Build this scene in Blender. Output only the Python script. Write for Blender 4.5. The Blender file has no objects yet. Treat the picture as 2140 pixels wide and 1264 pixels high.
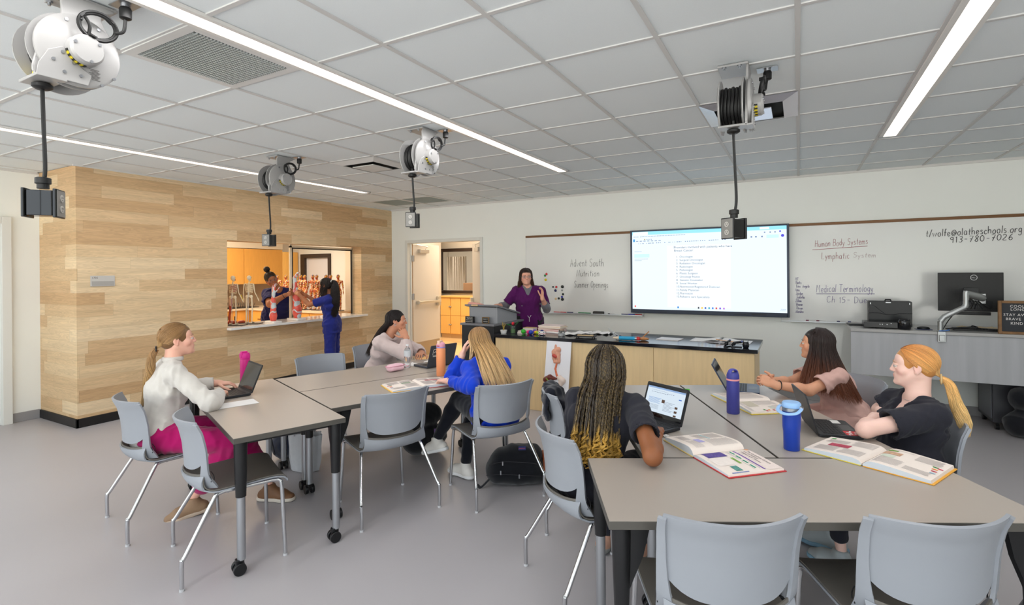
import bpy, bmesh, math, random
import numpy as np
from mathutils import Vector, Matrix
PI = math.pi
scene = bpy.context.scene
# ------------------------------------------------------------------ camera
RX, RY, HC = -6.59, 7.31, 2.747          # wood wall plane, teaching wall plane, ceiling height
YAW, ROLL = 0.506, -0.008
cam_d = bpy.data.cameras.new('camera'); cam = bpy.data.objects.new('camera', cam_d)
scene.collection.objects.link(cam); scene.camera = cam
cam_d.sensor_width = 36.0; cam_d.sensor_fit = 'HORIZONTAL'
cam_d.lens = 36.0 * 1082.1 / 2140.0
cam_d.shift_y = -(632.0 - 567.0) / 2140.0
cam_d.clip_start = 0.05; cam_d.clip_end = 60
Fv = Vector((-math.sin(YAW), math.cos(YAW), 0)); Rv = Vector((math.cos(YAW), math.sin(YAW), 0)); Zv = Vector((0, 0, 1))
cr, sr = math.cos(ROLL), math.sin(ROLL)
Xc = Rv * cr + Zv * sr; Yc = Zv * cr - Rv * sr; Zc = -Fv
M = Matrix.Identity(4)
for i in range(3):
    M[i][0] = Xc[i]; M[i][1] = Yc[i]; M[i][2] = Zc[i]
M[0][3], M[1][3], M[2][3] = 0, 0, 1.60
cam.matrix_world = M
# ------------------------------------------------------------------ world, view
scene.view_settings.view_transform = 'Standard'
scene.view_settings.look = 'None'
scene.view_settings.gamma = 1.0
scene.view_settings.use_curve_mapping = False
scene.view_settings.exposure = 0.28
world = bpy.data.worlds.new('daylight'); scene.world = world; world.use_nodes = True
wnt = world.node_tree; wn = wnt.nodes['Background']; wn.inputs[1].default_value = 2.2
_tc = wnt.nodes.new('ShaderNodeTexCoord'); _sp = wnt.nodes.new('ShaderNodeSeparateXYZ'); _rp = wnt.nodes.new('ShaderNodeValToRGB')
wnt.links.new(_tc.outputs['Generated'], _sp.inputs[0]); wnt.links.new(_sp.outputs['Z'], _rp.inputs[0]); wnt.links.new(_rp.outputs[0], wn.inputs[0])
_e = _rp.color_ramp.elements                       # lawn and paving below the horizon, brightened to light the ceiling, bright hazy sky above
_e[0].position = 0.0; _e[0].color = (1.75, 1.72, 1.62, 1); _e[1].position = 0.5; _e[1].color = (0.80, 0.90, 1.0, 1)
_k = _rp.color_ramp.elements.new(0.02); _k.color = (0.62, 0.86, 0.50, 1)
_k = _rp.color_ramp.elements.new(0.05); _k.color = (0.86, 0.93, 1.0, 1)

def srgb(r, g, b):
    f = lambda c: (c / 255) / 12.92 if c / 255 <= 0.04045 else (((c / 255) + 0.055) / 1.055) ** 2.4
    return (f(r), f(g), f(b), 1.0)

def area_light(name, loc, sx, sy, power, col=(1, 1, 1), rot=(0, 0, 0), spread=PI):
    d = bpy.data.lights.new(name, 'AREA'); d.shape = 'RECTANGLE'; d.size = sx; d.size_y = sy
    d.energy = power; d.color = col; d.spread = spread
    o = bpy.data.objects.new(name, d); scene.collection.objects.link(o); o.location = loc; o.rotation_euler = rot
    return o
LX = [-5.41, -2.36, 0.69]                # three linear fixtures, x of their centre lines
for lx in LX:
    for (ya, yb) in ((-2.6, 1.4), (1.4, 5.46)):
        area_light('linear_light_lamp', (lx, (ya + yb) / 2, HC - 0.012), 0.07, yb - ya, 19, (0.97, 0.97, 0.98))
# rooms behind: their own ceiling lamps, plus an added one in the corridor
area_light('lab_lamp', (-8.9, 4.6, 2.70), 1.6, 3.6, 120, (1.0, 0.82, 0.60))
area_light('lab_lamp', (-11.3, 8.2, 2.70), 2.0, 2.0, 75, (1.0, 0.90, 0.76))
area_light('unseen_corridor_lamp', (-5.6, 8.9, 2.70), 2.0, 1.6, 62, (1.0, 0.86, 0.70))
area_light('unseen_corridor_lamp', (-7.05, 9.2, 2.70), 0.6, 1.6, 16, (1.0, 0.88, 0.74))  # added, unseen lamp: brightens the dark strip behind the open left leaf
area_light('far_room_lamp', (-8.6, 11.8, 2.70), 2.0, 1.2, 42, (1.0, 0.92, 0.82))

# ------------------------------------------------------------------ materials
MATS = {}
def mat(name, col=(0.8, 0.8, 0.8, 1), rough=0.5, metal=0.0, spec=0.5, emit=None, estr=0.0, trans=0.0, ior=1.45,
        noise=0.0, nscale=20.0, bump=0.0, bscale=200.0, coat=0.0, vcol=False, sheen=0.0, alpha=1.0, sss=0.0, nstretch=(1, 1, 1)):
    if name in MATS: return MATS[name]
    m = bpy.data.materials.new(name); m.use_nodes = True; nt = m.node_tree; N = nt.nodes; L = nt.links
    b = N['Principled BSDF']
    if len(col) == 3: col = (*col, 1)
    b.inputs['Base Color'].default_value = col; b.inputs['Roughness'].default_value = rough
    b.inputs['Metallic'].default_value = metal; b.inputs['Specular IOR Level'].default_value = spec
    b.inputs['IOR'].default_value = ior; b.inputs['Transmission Weight'].default_value = trans
    b.inputs['Coat Weight'].default_value = coat; b.inputs['Alpha'].default_value = alpha
    if sheen: b.inputs['Sheen Weight'].default_value = sheen
    if sss:
        b.inputs['Subsurface Weight'].default_value = sss; b.inputs['Subsurface Radius'].default_value = (0.02, 0.008, 0.004)
        b.inputs['Subsurface Scale'].default_value = 0.5
    if emit: b.inputs['Emission Color'].default_value = (*emit[:3], 1); b.inputs['Emission Strength'].default_value = estr
    tc = None
    def coords():
        nonlocal tc
        if tc is None:
            t = N.new('ShaderNodeTexCoord'); mp = N.new('ShaderNodeMapping'); mp.inputs['Scale'].default_value = nstretch
            L.new(t.outputs['Object'], mp.inputs[0]); tc = mp.outputs[0]
        return tc
    src = None
    if vcol:
        a = N.new('ShaderNodeAttribute'); a.attribute_name = 'Col'; src = a.outputs['Color']; L.new(src, b.inputs['Base Color'])
    if noise:
        nz = N.new('ShaderNodeTexNoise'); nz.inputs['Scale'].default_value = nscale; nz.inputs['Detail'].default_value = 5
        L.new(coords(), nz.inputs['Vector'])
        mr = N.new('ShaderNodeMapRange'); mr.inputs['From Min'].default_value = 0.25; mr.inputs['From Max'].default_value = 0.75
        mr.inputs['To Min'].default_value = 1 - noise; mr.inputs['To Max'].default_value = 1 + noise
        L.new(nz.outputs['Fac'], mr.inputs['Value'])
        mx = N.new('ShaderNodeVectorMath'); mx.operation = 'SCALE'; mx.inputs[0].default_value = col[:3]
        if src: L.new(src, mx.inputs[0])
        L.new(mr.outputs[0], mx.inputs['Scale']); L.new(mx.outputs[0], b.inputs['Base Color'])
    if bump:
        nb = N.new('ShaderNodeTexNoise'); nb.inputs['Scale'].default_value = bscale; nb.inputs['Detail'].default_value = 4
        L.new(coords(), nb.inputs['Vector'])
        bp = N.new('ShaderNodeBump'); bp.inputs['Strength'].default_value = bump; bp.inputs['Distance'].default_value = 0.01
        L.new(nb.outputs['Fac'], bp.inputs['Height']); L.new(bp.outputs[0], b.inputs['Normal'])
    MATS[name] = m
    return m

def math_node(nt, op, a, b=None, c=None):
    n = nt.nodes.new('ShaderNodeMath'); n.operation = op
    for i, v in enumerate((a, b, c)):
        if v is None: continue
        if isinstance(v, (int, float)): n.inputs[i].default_value = v
        else: nt.links.new(v, n.inputs[i])
    return n.outputs[0]

def plank_mat(name, c1, c2, c3, row=0.128, length=1.15, along='Y', grain=1.0, rough=0.55, rowaxis='Z'):
    """boards laid in rows of random length; per-board tone and a stretched, ringed grain"""
    m = bpy.data.materials.new(name); m.use_nodes = True; nt = m.node_tree; N = nt.nodes; L = nt.links; b = N['Principled BSDF']
    t = N.new('ShaderNodeTexCoord'); s = N.new('ShaderNodeSeparateXYZ'); L.new(t.outputs['Object'], s.inputs[0])
    if along == 'XY': u = math_node(nt, 'ADD', s.outputs['X'], s.outputs['Y'])
    else: u = s.outputs[along]
    z = s.outputs[rowaxis]
    zr = math_node(nt, 'DIVIDE', z, row); r = math_node(nt, 'FLOOR', zr)
    w1 = N.new('ShaderNodeTexWhiteNoise'); w1.noise_dimensions = '1D'; L.new(r, w1.inputs['W'])
    off = math_node(nt, 'MULTIPLY', w1.outputs['Value'], 7.31)
    # row dependent board length
    w1b = N.new('ShaderNodeTexWhiteNoise'); w1b.noise_dimensions = '1D'; L.new(math_node(nt, 'ADD', r, 37.7), w1b.inputs['W'])
    ln = math_node(nt, 'MULTIPLY_ADD', w1b.outputs['Value'], length * 0.8, length * 0.6)
    ur = math_node(nt, 'DIVIDE', math_node(nt, 'ADD', u, off), ln); ui = math_node(nt, 'FLOOR', ur)
    cmb = N.new('ShaderNodeCombineXYZ'); L.new(r, cmb.inputs[0]); L.new(ui, cmb.inputs[1])
    w2 = N.new('ShaderNodeTexWhiteNoise'); w2.noise_dimensions = '2D'; L.new(cmb.outputs[0], w2.inputs['Vector'])
    ramp = N.new('ShaderNodeValToRGB'); e = ramp.color_ramp.elements
    e[0].position = 0.0; e[0].color = c1; e[1].position = 1.0; e[1].color = c3
    k = ramp.color_ramp.elements.new(0.42); k.color = c2
    L.new(w2.outputs['Value'], ramp.inputs[0])
    # grain
    g = N.new('ShaderNodeCombineXYZ')
    L.new(math_node(nt, 'MULTIPLY', u, 1.1), g.inputs[0]); L.new(math_node(nt, 'MULTIPLY', z, 14.0), g.inputs[1])
    L.new(math_node(nt, 'MULTIPLY', w2.outputs['Value'], 91.0), g.inputs[2])
    nz = N.new('ShaderNodeTexNoise'); nz.inputs['Scale'].default_value = 1.6; nz.inputs['Detail'].default_value = 3; nz.inputs['Distortion'].default_value = 0.8
    L.new(g.outputs[0], nz.inputs['Vector'])
    rings = math_node(nt, 'SINE', math_node(nt, 'MULTIPLY', nz.outputs['Fac'], 62.0))
    rings = math_node(nt, 'MULTIPLY', rings, 0.055 * grain)
    big = math_node(nt, 'MULTIPLY', math_node(nt, 'SUBTRACT', nz.outputs['Fac'], 0.5), 0.35 * grain)
    g2 = N.new('ShaderNodeCombineXYZ'); L.new(math_node(nt, 'MULTIPLY', u, 6.0), g2.inputs[0]); L.new(math_node(nt, 'MULTIPLY', z, 260.0), g2.inputs[1])
    n2 = N.new('ShaderNodeTexNoise'); n2.inputs['Scale'].default_value = 1.0; n2.inputs['Detail'].default_value = 2; L.new(g2.outputs[0], n2.inputs['Vector'])
    fine = math_node(nt, 'MULTIPLY', math_node(nt, 'SUBTRACT', n2.outputs['Fac'], 0.5), 0.16 * grain)
    # seams
    fz = math_node(nt, 'FRACT', zr); fu = math_node(nt, 'FRACT', ur)
    sz = math_node(nt, 'LESS_THAN', fz, 0.012); su = math_node(nt, 'LESS_THAN', fu, 0.0022)
    seam = math_node(nt, 'MULTIPLY', math_node(nt, 'MAXIMUM', sz, su), -0.22)
    tot = math_node(nt, 'ADD', math_node(nt, 'ADD', rings, big), math_node(nt, 'ADD', fine, seam))
    sc = math_node(nt, 'ADD', tot, 1.0)
    mx = N.new('ShaderNodeVectorMath'); mx.operation = 'SCALE'; L.new(ramp.outputs[0], mx.inputs[0]); L.new(sc, mx.inputs['Scale'])
    L.new(mx.outputs[0], b.inputs['Base Color']); b.inputs['Roughness'].default_value = rough
    b.inputs['Specular IOR Level'].default_value = 0.3
    MATS[name] = m
    return m

# ------------------------------------------------------------------ mesh helpers
class MB:
    def __init__(self): self.v = []; self.f = []; self.m = []; self.n = 0; self.c = None
    def add(self, verts, faces, mi=0, M=None):
        verts = np.asarray(verts, float).reshape(-1, 3)
        if M is not None:
            A = np.array(M); verts = verts @ A[:3, :3].T + A[:3, 3]
        self.v.append(verts); self.f += [tuple(i + self.n for i in f) for f in faces]; self.m += [mi] * len(faces); self.n += len(verts)
        return self
    def box(self, x0, x1, y0, y1, z0, z1, mi=0, M=None):
        if x0 > x1: x0, x1 = x1, x0
        if y0 > y1: y0, y1 = y1, y0
        if z0 > z1: z0, z1 = z1, z0
        v = [(x0, y0, z0), (x1, y0, z0), (x1, y1, z0), (x0, y1, z0), (x0, y0, z1), (x1, y0, z1), (x1, y1, z1), (x0, y1, z1)]
        return self.add(v, [(0, 3, 2, 1), (4, 5, 6, 7), (0, 1, 5, 4), (1, 2, 6, 5), (2, 3, 7, 6), (3, 0, 4, 7)], mi, M)
    def rbox(self, x0, x1, y0, y1, z0, z1, r, mi=0, M=None, seg=3, axis='z'):
        """box with rounded vertical edges (round rectangle prism along axis)"""
        a = {'z': (x0, x1, y0, y1, z0, z1), 'x': (y0, y1, z0, z1, x0, x1), 'y': (z0, z1, x0, x1, y0, y1)}[axis]
        pts = rrect(a[0], a[1], a[2], a[3], r, seg)
        P = {'z': lambda p, h: (p[0], p[1], h), 'x': lambda p, h: (h, p[0], p[1]), 'y': lambda p, h: (p[1], h, p[0])}[axis]
        n = len(pts); v = [P(p, a[4]) for p in pts] + [P(p, a[5]) for p in pts]
        f = [tuple(range(n - 1, -1, -1)), tuple(range(n, 2 * n))] + [(i, (i + 1) % n, n + (i + 1) % n, n + i) for i in range(n)]
        return self.add(v, f, mi, M)
    def prism(self, pts, h0, h1, axis='z', mi=0, M=None):
        P = {'z': lambda p, h: (p[0], p[1], h), 'x': lambda p, h: (h, p[0], p[1]), 'y': lambda p, h: (p[0], h, p[1])}[axis]
        n = len(pts); v = [P(p, h0) for p in pts] + [P(p, h1) for p in pts]
        f = [tuple(range(n - 1, -1, -1)), tuple(range(n, 2 * n))] + [(i, (i + 1) % n, n + (i + 1) % n, n + i) for i in range(n)]
        return self.add(v, f, mi, M)
    def lathe(self, prof, seg=24, mi=0, M=None, cap=True):
        prof = [(max(r, 1e-5), z) for r, z in prof]; n = len(prof); a = np.linspace(0, 2 * PI, seg, endpoint=False)
        v = [(r * math.cos(t), r * math.sin(t), z) for r, z in prof for t in a]
        f = [(i * seg + j, i * seg + (j + 1) % seg, (i + 1) * seg + (j + 1) % seg, (i + 1) * seg + j) for i in range(n - 1) for j in range(seg)]
        if cap:
            f.append(tuple(range(seg - 1, -1, -1))); f.append(tuple((n - 1) * seg + j for j in range(seg)))
        return self.add(v, f, mi, M)
    def cyl(self, p0, p1, r, r1=None, seg=16, mi=0, M=None): return self.tube([p0, p1], [r, r if r1 is None else r1], seg, mi, M)
    def tube(self, pts, r, seg=8, mi=0, M=None, closed=False, flat=1.0, up=None):
        P = np.asarray(pts, float); n = len(P)
        R = np.full(n, r) if np.isscalar(r) else np.asarray(r, float)
        if closed: T = np.roll(P, -1, 0) - np.roll(P, 1, 0)
        else: T = np.gradient(P, axis=0)
        T /= np.linalg.norm(T, axis=1)[:, None] + 1e-12
        u = np.array(up, float) if up is not None else (np.array([0, 0, 1.]) if abs(T[0][2]) < 0.9 else np.array([1., 0, 0]))
        v = []; 
        for i in range(n):
            u = u - T[i] * u.dot(T[i]); u /= np.linalg.norm(u) + 1e-12; w = np.cross(T[i], u)
            for j in range(seg):
                a = 2 * PI * j / seg
                v.append(P[i] + R[i] * (math.cos(a) * u * flat + math.sin(a) * w))
        f = []
        for i in range(n if closed else n - 1):
            i2 = (i + 1) % n
            f += [(i * seg + j, i * seg + (j + 1) % seg, i2 * seg + (j + 1) % seg, i2 * seg + j) for j in range(seg)]
        if not closed: f.append(tuple(range(seg - 1, -1, -1))); f.append(tuple((n - 1) * seg + j for j in range(seg)))
        return self.add(v, f, mi, M)
    def sphere(self, c, r, seg=16, rings=10, mi=0, M=None):
        r3 = (r, r, r) if np.isscalar(r) else r
        v = [(c[0], c[1], c[2] - r3[2])]
        for i in range(1, rings):
            t = -PI / 2 + PI * i / rings
            for j in range(seg):
                a = 2 * PI * j / seg
                v.append((c[0] + r3[0] * math.cos(t) * math.cos(a), c[1] + r3[1] * math.cos(t) * math.sin(a), c[2] + r3[2] * math.sin(t)))
        v.append((c[0], c[1], c[2] + r3[2])); L = len(v) - 1
        f = [(0, 1 + (j + 1) % seg, 1 + j) for j in range(seg)]
        for i in range(rings - 2):
            f += [(1 + i * seg + j, 1 + i * seg + (j + 1) % seg, 1 + (i + 1) * seg + (j + 1) % seg, 1 + (i + 1) * seg + j) for j in range(seg)]
        f += [(L, 1 + (rings - 2) * seg + j, 1 + (rings - 2) * seg + (j + 1) % seg) for j in range(seg)]
        return self.add(v, f, mi, M)
    def sheet(self, G, thick=0.0, mi=0, M=None, mi2=None):
        """grid of points G[i][j] -> surface, thickened along its normals when thick"""
        G = np.asarray(G, float); a, b, _ = G.shape
        f = [(i * b + j, i * b + j + 1, (i + 1) * b + j + 1, (i + 1) * b + j) for i in range(a - 1) for j in range(b - 1)]
        if not thick: return self.add(G.reshape(-1, 3), f, mi, M)
        du = np.gradient(G, axis=0); dv = np.gradient(G, axis=1); nn = np.cross(dv, du); nn /= np.linalg.norm(nn, axis=2)[..., None] + 1e-12
        G2 = G - nn * thick if True else G; k = a * b
        v = np.concatenate([G.reshape(-1, 3), G2.reshape(-1, 3)])
        f1 = [tuple(reversed(q)) for q in f]; f2 = [tuple(i + k for i in q) for q in f]
        ring = [(i, 0) for i in range(a)] + [(a - 1, j) for j in range(1, b)] + [(i, b - 1) for i in range(a - 2, -1, -1)] + [(0, j) for j in range(b - 2, 0, -1)]
        ids = [i * b + j for i, j in ring]; m = len(ids)
        f3 = [(ids[i], ids[(i + 1) % m], ids[(i + 1) % m] + k, ids[i] + k) for i in range(m)]
        self.add(v, f1, mi, M); self.n -= len(v); 
        self.f += [tuple(i + self.n for i in q) for q in f2 + f3]; self.m += [mi if mi2 is None else mi2] * len(f2) + [mi] * len(f3)
        self.n += len(v); return self

def rrect(x0, x1, y0, y1, r, seg=4):
    p = []
    for cx, cy, a0 in ((x1 - r, y1 - r, 0), (x0 + r, y1 - r, PI / 2), (x0 + r, y0 + r, PI), (x1 - r, y0 + r, 1.5 * PI)):
        for i in range(seg + 1):
            a = a0 + PI / 2 * i / seg; p.append((cx + r * math.cos(a), cy + r * math.sin(a)))
    return p

def catmull(pts, n=8, closed=False):
    P = np.asarray(pts, float)
    if closed: P = np.vstack([P[-1], P, P[0], P[1]])
    else: P = np.vstack([2 * P[0] - P[1], P, 2 * P[-1] - P[-2]])
    out = []
    for i in range(1, len(P) - 2):
        for t in np.linspace(0, 1, n, endpoint=False):
            a, b, c, d = P[i - 1], P[i], P[i + 1], P[i + 2]
            out.append(0.5 * ((2 * b) + (-a + c) * t + (2 * a - 5 * b + 4 * c - d) * t * t + (-a + 3 * b - 3 * c + d) * t ** 3))
    if not closed: out.append(P[-2])
    return np.array(out)

def obj(name, mb, mats, parent=None, smooth=40, bevel=0.0, loc=None, rotz=None, col=None, label=None):
    if not isinstance(mats, (list, tuple)): mats = [mats]
    me = bpy.data.meshes.new(name)
    V = np.concatenate(mb.v) if mb.v else np.zeros((0, 3))
    me.from_pydata(V.tolist(), [], mb.f)
    for m in mats: me.materials.append(m)
    if len(mats) > 1: me.polygons.foreach_set('material_index', np.array(mb.m, dtype=np.int32))
    if smooth:
        me.polygons.foreach_set('use_smooth', np.ones(len(me.polygons), dtype=bool))
        me.update()
        if smooth < 180: me.set_sharp_from_angle(angle=math.radians(smooth))
    if col is not None:
        a = me.color_attributes.new('Col', 'FLOAT_COLOR', 'POINT'); c = np.ones((len(V), 4)); c[:, :3] = np.asarray(col)[:, :3]
        a.data.foreach_set('color', c.ravel())
    me.update()
    o = bpy.data.objects.new(name, me); scene.collection.objects.link(o)
    if parent: o.parent = parent
    if loc is not None: o.location = loc
    if rotz is not None: o.rotation_euler = (0, 0, rotz)
    if bevel:
        b = o.modifiers.new('bevel', 'BEVEL'); b.width = bevel; b.segments = 2; b.limit_method = 'ANGLE'; b.angle_limit = math.radians(50)
    if label: o['label'] = label
    return o

def thing(name, label, cat, loc=(0, 0, 0), rotz=0.0, group=None):
    o = bpy.data.objects.new(name, None); scene.collection.objects.link(o); o.empty_display_size = 0.1
    o.location = loc; o.rotation_euler = (0, 0, rotz); return tag(o, label, cat, group)

def tag(o, label, cat, group=None, kind=None):
    o['label'] = label; o['category'] = cat
    if group: o['group'] = group
    if kind: o['kind'] = kind
    return o

def struct(name, mb, mats, **k):
    o = obj(name, mb, mats, **k); o['kind'] = 'structure'; return o

def dup(root, loc, rotz, label=None, group=None):
    def cp(o, par):
        c = o.copy(); scene.collection.objects.link(c); c.parent = par
        for ch in list(o.children):
            if ch.name not in seen: cp(ch, c)
        return c
    seen = set(); r = root.copy(); scene.collection.objects.link(r); r.parent = None
    for ch in list(root.children): cp(ch, r)
    r.location = loc; r.rotation_euler = (0, 0, rotz)
    if label: r['label'] = label
    if group: r['group'] = group
    return r

def text_mesh(mb, s, size, M, mi=0, align='LEFT', space=1.0):
    c = bpy.data.curves.new('txt', 'FONT'); c.body = s; c.size = size; c.align_x = align; c.space_character = space; c.resolution_u = 2
    o = bpy.data.objects.new('txt', c); scene.collection.objects.link(o)
    dg = bpy.context.evaluated_depsgraph_get(); dg.update()
    me = bpy.data.meshes.new_from_object(o.evaluated_get(dg))
    v = np.zeros(len(me.vertices) * 3); me.vertices.foreach_get('co', v)
    mb.add(v.reshape(-1, 3), [tuple(p.vertices) for p in me.polygons], mi, M)
    bpy.data.objects.remove(o); bpy.data.curves.remove(c); bpy.data.meshes.remove(me)

def frame_M(o, xd, yd):
    """matrix whose x axis is xd, y axis yd, z their cross"""
    x = Vector(xd).normalized(); z = x.cross(Vector(yd)).normalized(); y = z.cross(x)
    m = Matrix.Identity(4)
    for i in range(3): m[i][0], m[i][1], m[i][2], m[i][3] = x[i], y[i], z[i], o[i]
    return m
def Tm(x=0, y=0, z=0): return Matrix.Translation((x, y, z))
def Rm(a, ax='Z'): return Matrix.Rotation(math.radians(a), 4, ax)
# ------------------------------------------------------------------ setting
WALL = mat('wall_paint', srgb(238, 240, 235), 0.75, noise=0.01, nscale=3)
WALLW = mat('wall_paint_back', srgb(232, 226, 214), 0.75)
BLACKBASE = mat('black_base', srgb(26, 24, 24), 0.45)
GREYBASE = mat('grey_base', srgb(150, 148, 148), 0.5)
def floor_mat():
    m = mat('floor_sheet', srgb(174, 170, 172), 0.30, spec=0.45, noise=0.035, nscale=900)
    nt = m.node_tree; b = nt.nodes['Principled BSDF']
    t = nt.nodes.new('ShaderNodeTexCoord'); n = nt.nodes.new('ShaderNodeTexNoise'); n.inputs['Scale'].default_value = 1.3; n.inputs['Detail'].default_value = 3
    nt.links.new(t.outputs['Object'], n.inputs['Vector'])
    r = nt.nodes.new('ShaderNodeMapRange'); r.inputs['To Min'].default_value = 0.27; r.inputs['To Max'].default_value = 0.42
    nt.links.new(n.outputs['Fac'], r.inputs['Value']); nt.links.new(r.outputs[0], b.inputs['Roughness'])
    n2 = nt.nodes.new('ShaderNodeTexNoise'); n2.inputs['Scale'].default_value = 90; nt.links.new(t.outputs['Object'], n2.inputs['Vector'])
    bp = nt.nodes.new('ShaderNodeBump'); bp.inputs['Strength'].default_value = 0.12; bp.inputs['Distance'].default_value = 0.002
    nt.links.new(n2.outputs['Fac'], bp.inputs['Height']); nt.links.new(bp.outputs[0], b.inputs['Normal'])
    return m
FLOOR = floor_mat()
struct('floor', MB().box(-7.6, 4.3, -2.7, 7.5, -0.12, 0), FLOOR, smooth=0)
WOODP = plank_mat('ash_panelling', srgb(226, 202, 165), srgb(216, 188, 148), srgb(198, 162, 120), along='XY', grain=1.25)

# ceiling with its suspended grid
X0, Y0, S = -1.826, 2.582, 0.6096
gx = [X0 + S * i for i in range(-10, 11) if -7.47 < X0 + S * i < 4.2]
gy = [Y0 + S * j for j in range(-9, 9) if -2.6 < Y0 + S * j < 7.31]
TILE = mat('ceiling_tile', srgb(226, 232, 234), 0.9, noise=0.02, nscale=260, bump=0.12, bscale=420)
TBAR = mat('ceiling_bar', srgb(204, 203, 201), 0.55)
cb = MB(); cb.box(-7.6, 4.3, -2.7, 7.5, HC + 0.006, HC + 0.1, 0)
for x in gx: cb.box(x - 0.012, x + 0.012, -2.65, 7.31, HC - 0.001, HC + 0.008, 1)
for y in gy: cb.box(-7.47, 4.2, y - 0.012, y + 0.012, HC - 0.0005, HC + 0.008, 1)
struct('ceiling', cb, [TILE, TBAR], smooth=0)
cb = MB(); cb.box(-6.59, 4.2, 7.29, 7.312, HC - 0.02, HC + 0.006); cb.box(-6.61, -6.588, 2.5, 7.3, HC - 0.012, HC + 0.006)
cb.box(-7.47, -7.45, -2.6, 2.5, HC - 0.02, HC + 0.006)
struct('trim_1', cb, mat('ceiling_angle', srgb(214, 212, 208), 0.6), smooth=0)

# teaching wall with the double door opening
DX0, DX1, DZ = -6.21, -4.65, 2.125
w = MB(); w.box(-6.7, DX0, 7.31, 7.45, 0, HC); w.box(DX1, 4.3, 7.31, 7.45, 0, HC); w.box(DX0, DX1, 7.31, 7.45, DZ, HC)
struct('wall_back', w, WALL, smooth=0)
w = MB(); w.box(-7.6, -7.47, -2.7, 1.25, 0, HC); w.box(-7.6, -7.47, 2.19, 2.6, 0, HC); w.box(-7.6, -7.47, 1.25, 2.19, 2.15, HC)
struct('wall_left', w, WALL, smooth=0)
struct('wall_right', MB().box(4.2, 4.3, -2.7, 7.31, 0, HC), WALL, smooth=0)
# the ash-clad wall with its pass-through opening
PY0, PY1, PZ0, PZ1 = 4.15, 6.54, 0.853, 2.04
w = MB(); w.box(-7.47, -6.59, 2.52, PY0, 0.095, HC); w.box(-6.84, -6.59, PY1, 7.31, 0.095, HC)
w.box(-6.84, -6.59, PY0, PY1, 0.095, PZ0); w.box(-6.84, -6.59, PY0, PY1, PZ1, HC)
struct('wall_ash_clad', w, WOODP, smooth=0)
w = MB(); w.box(-7.47, -6.595, 2.525, 4.15, 0, 0.0945); w.box(-6.84, -6.595, 4.15, 7.31, 0, 0.0945); w.box(-7.47, -6.578, 2.508, 2.53, 0, 0.093); w.box(-6.6, -6.578, 2.508, 7.31, 0, 0.093)
struct('baseboard_ash_wall', w, BLACKBASE, smooth=0, bevel=0.003)
w = MB(); w.box(-7.47, -7.458, 2.27, 2.508, 0, 0.1); w.box(-7.47, -7.458, -2.6, 1.17, 0, 0.1)
struct('baseboard_left', w, GREYBASE, smooth=0, bevel=0.003)
w = MB(); w.box(DX1 + 0.09, 4.2, 7.298, 7.31, 0, 0.1); w.box(-6.578, DX0 - 0.09, 7.298, 7.31, 0, 0.1)
struct('baseboard_back', w, GREYBASE, smooth=0, bevel=0.003)
FRAMEW = mat('door_frame_paint', srgb(222, 222, 216), 0.4)
DOORW = mat('door_leaf_paint', srgb(226, 217, 204), 0.45)
STEEL = mat('satin_steel', srgb(170, 172, 176), 0.3, metal=0.9)
KICK = mat('kick_plate', srgb(176, 158, 134), 0.4, metal=0.3)
BROWNEDGE = mat('door_edge_wood', srgb(196, 146, 84), 0.5)

def door_frame(name, x0, x1, z, y, depth=0.15, face=0.05):
    m = MB()
    m.box(x0 - face, x0 + .004, y - 0.02, y + depth, 0, z + face); m.box(x1 - .004, x1 + face, y - 0.02, y + depth, 0, z + face); m.box(x0 + .004, x1 - .004, y - 0.02, y + depth, z - .004, z + face)
    m.box(x0, x0 + 0.016, y + 0.06, y + 0.1, 0, z); m.box(x1 - 0.016, x1, y + 0.06, y + 0.1, 0, z)
    return struct(name, m, FRAMEW, smooth=0, bevel=0.004)
door_frame('door_1', DX0, DX1, DZ, 7.31)
# leaf in local coordinates: hinge at origin, leaf along +x, room side faces -y
def door_leaf(name, loc, rot, flip, label):
    t = thing(name, label, 'door', loc, rot); t['kind'] = 'structure'
    W = 0.775; s = -1 if flip else 1
    m = MB(); m.box(0, s * W, 0, 0.045, 0.01, DZ - 0.012); o = obj('leaf', m, DOORW, t, smooth=0, bevel=0.002)
    obj('edge_band', MB().box(-0.003 * s, 0.001 * s, 0.002, 0.043, 0.012, DZ - 0.014), BROWNEDGE, t, smooth=0)
    fs = 1 if not flip else 1
    obj('kick_plate', MB().box(s * 0.02, s * (W - 0.01), -0.004, 0, 0.03, 0.30), KICK, t, smooth=0, label='tan kick plate')
    m = MB(); m.box(s * 0.09, s * 0.16, -0.06, 0, 1.0, 1.07); m.box(s * (W - 0.1), s * (W - 0.02), -0.055, 0, 0.95, 1.13)
    m.rbox(s * 0.1 if s > 0 else s * (W - 0.03), s * (W - 0.03) if s > 0 else s * 0.1, -0.075, -0.035, 1.015, 1.06, 0.012)
    obj('push_bar', m, mat('bar_metal', srgb(214, 204, 186), 0.35, metal=0.6), t, bevel=0.003, label='metal push bar')
    m = MB(); m.box(s * 0.14, s * 0.40, -0.06, 0, DZ - 0.17, DZ - 0.10); m.tube([(s * 0.30, -0.05, DZ - 0.095), (s * 0.36, -0.05, DZ - 0.05), (s * 0.08, -0.02, DZ - 0.02)], 0.009)
    obj('door_closer', m, mat('closer_metal', srgb(196, 190, 180), 0.35, metal=0.7), t, bevel=0.003)
    for z in (0.25, 1.15, 1.85):
        obj('hinge', MB().box(-0.03 * s, 0.035 * s, -0.008, 0.004, z - 0.055, z + 0.055).cyl((0, -0.008, z - 0.057), (0, -0.008, z + 0.057), 0.008), STEEL, t, bevel=0.001)
    return t
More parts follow.
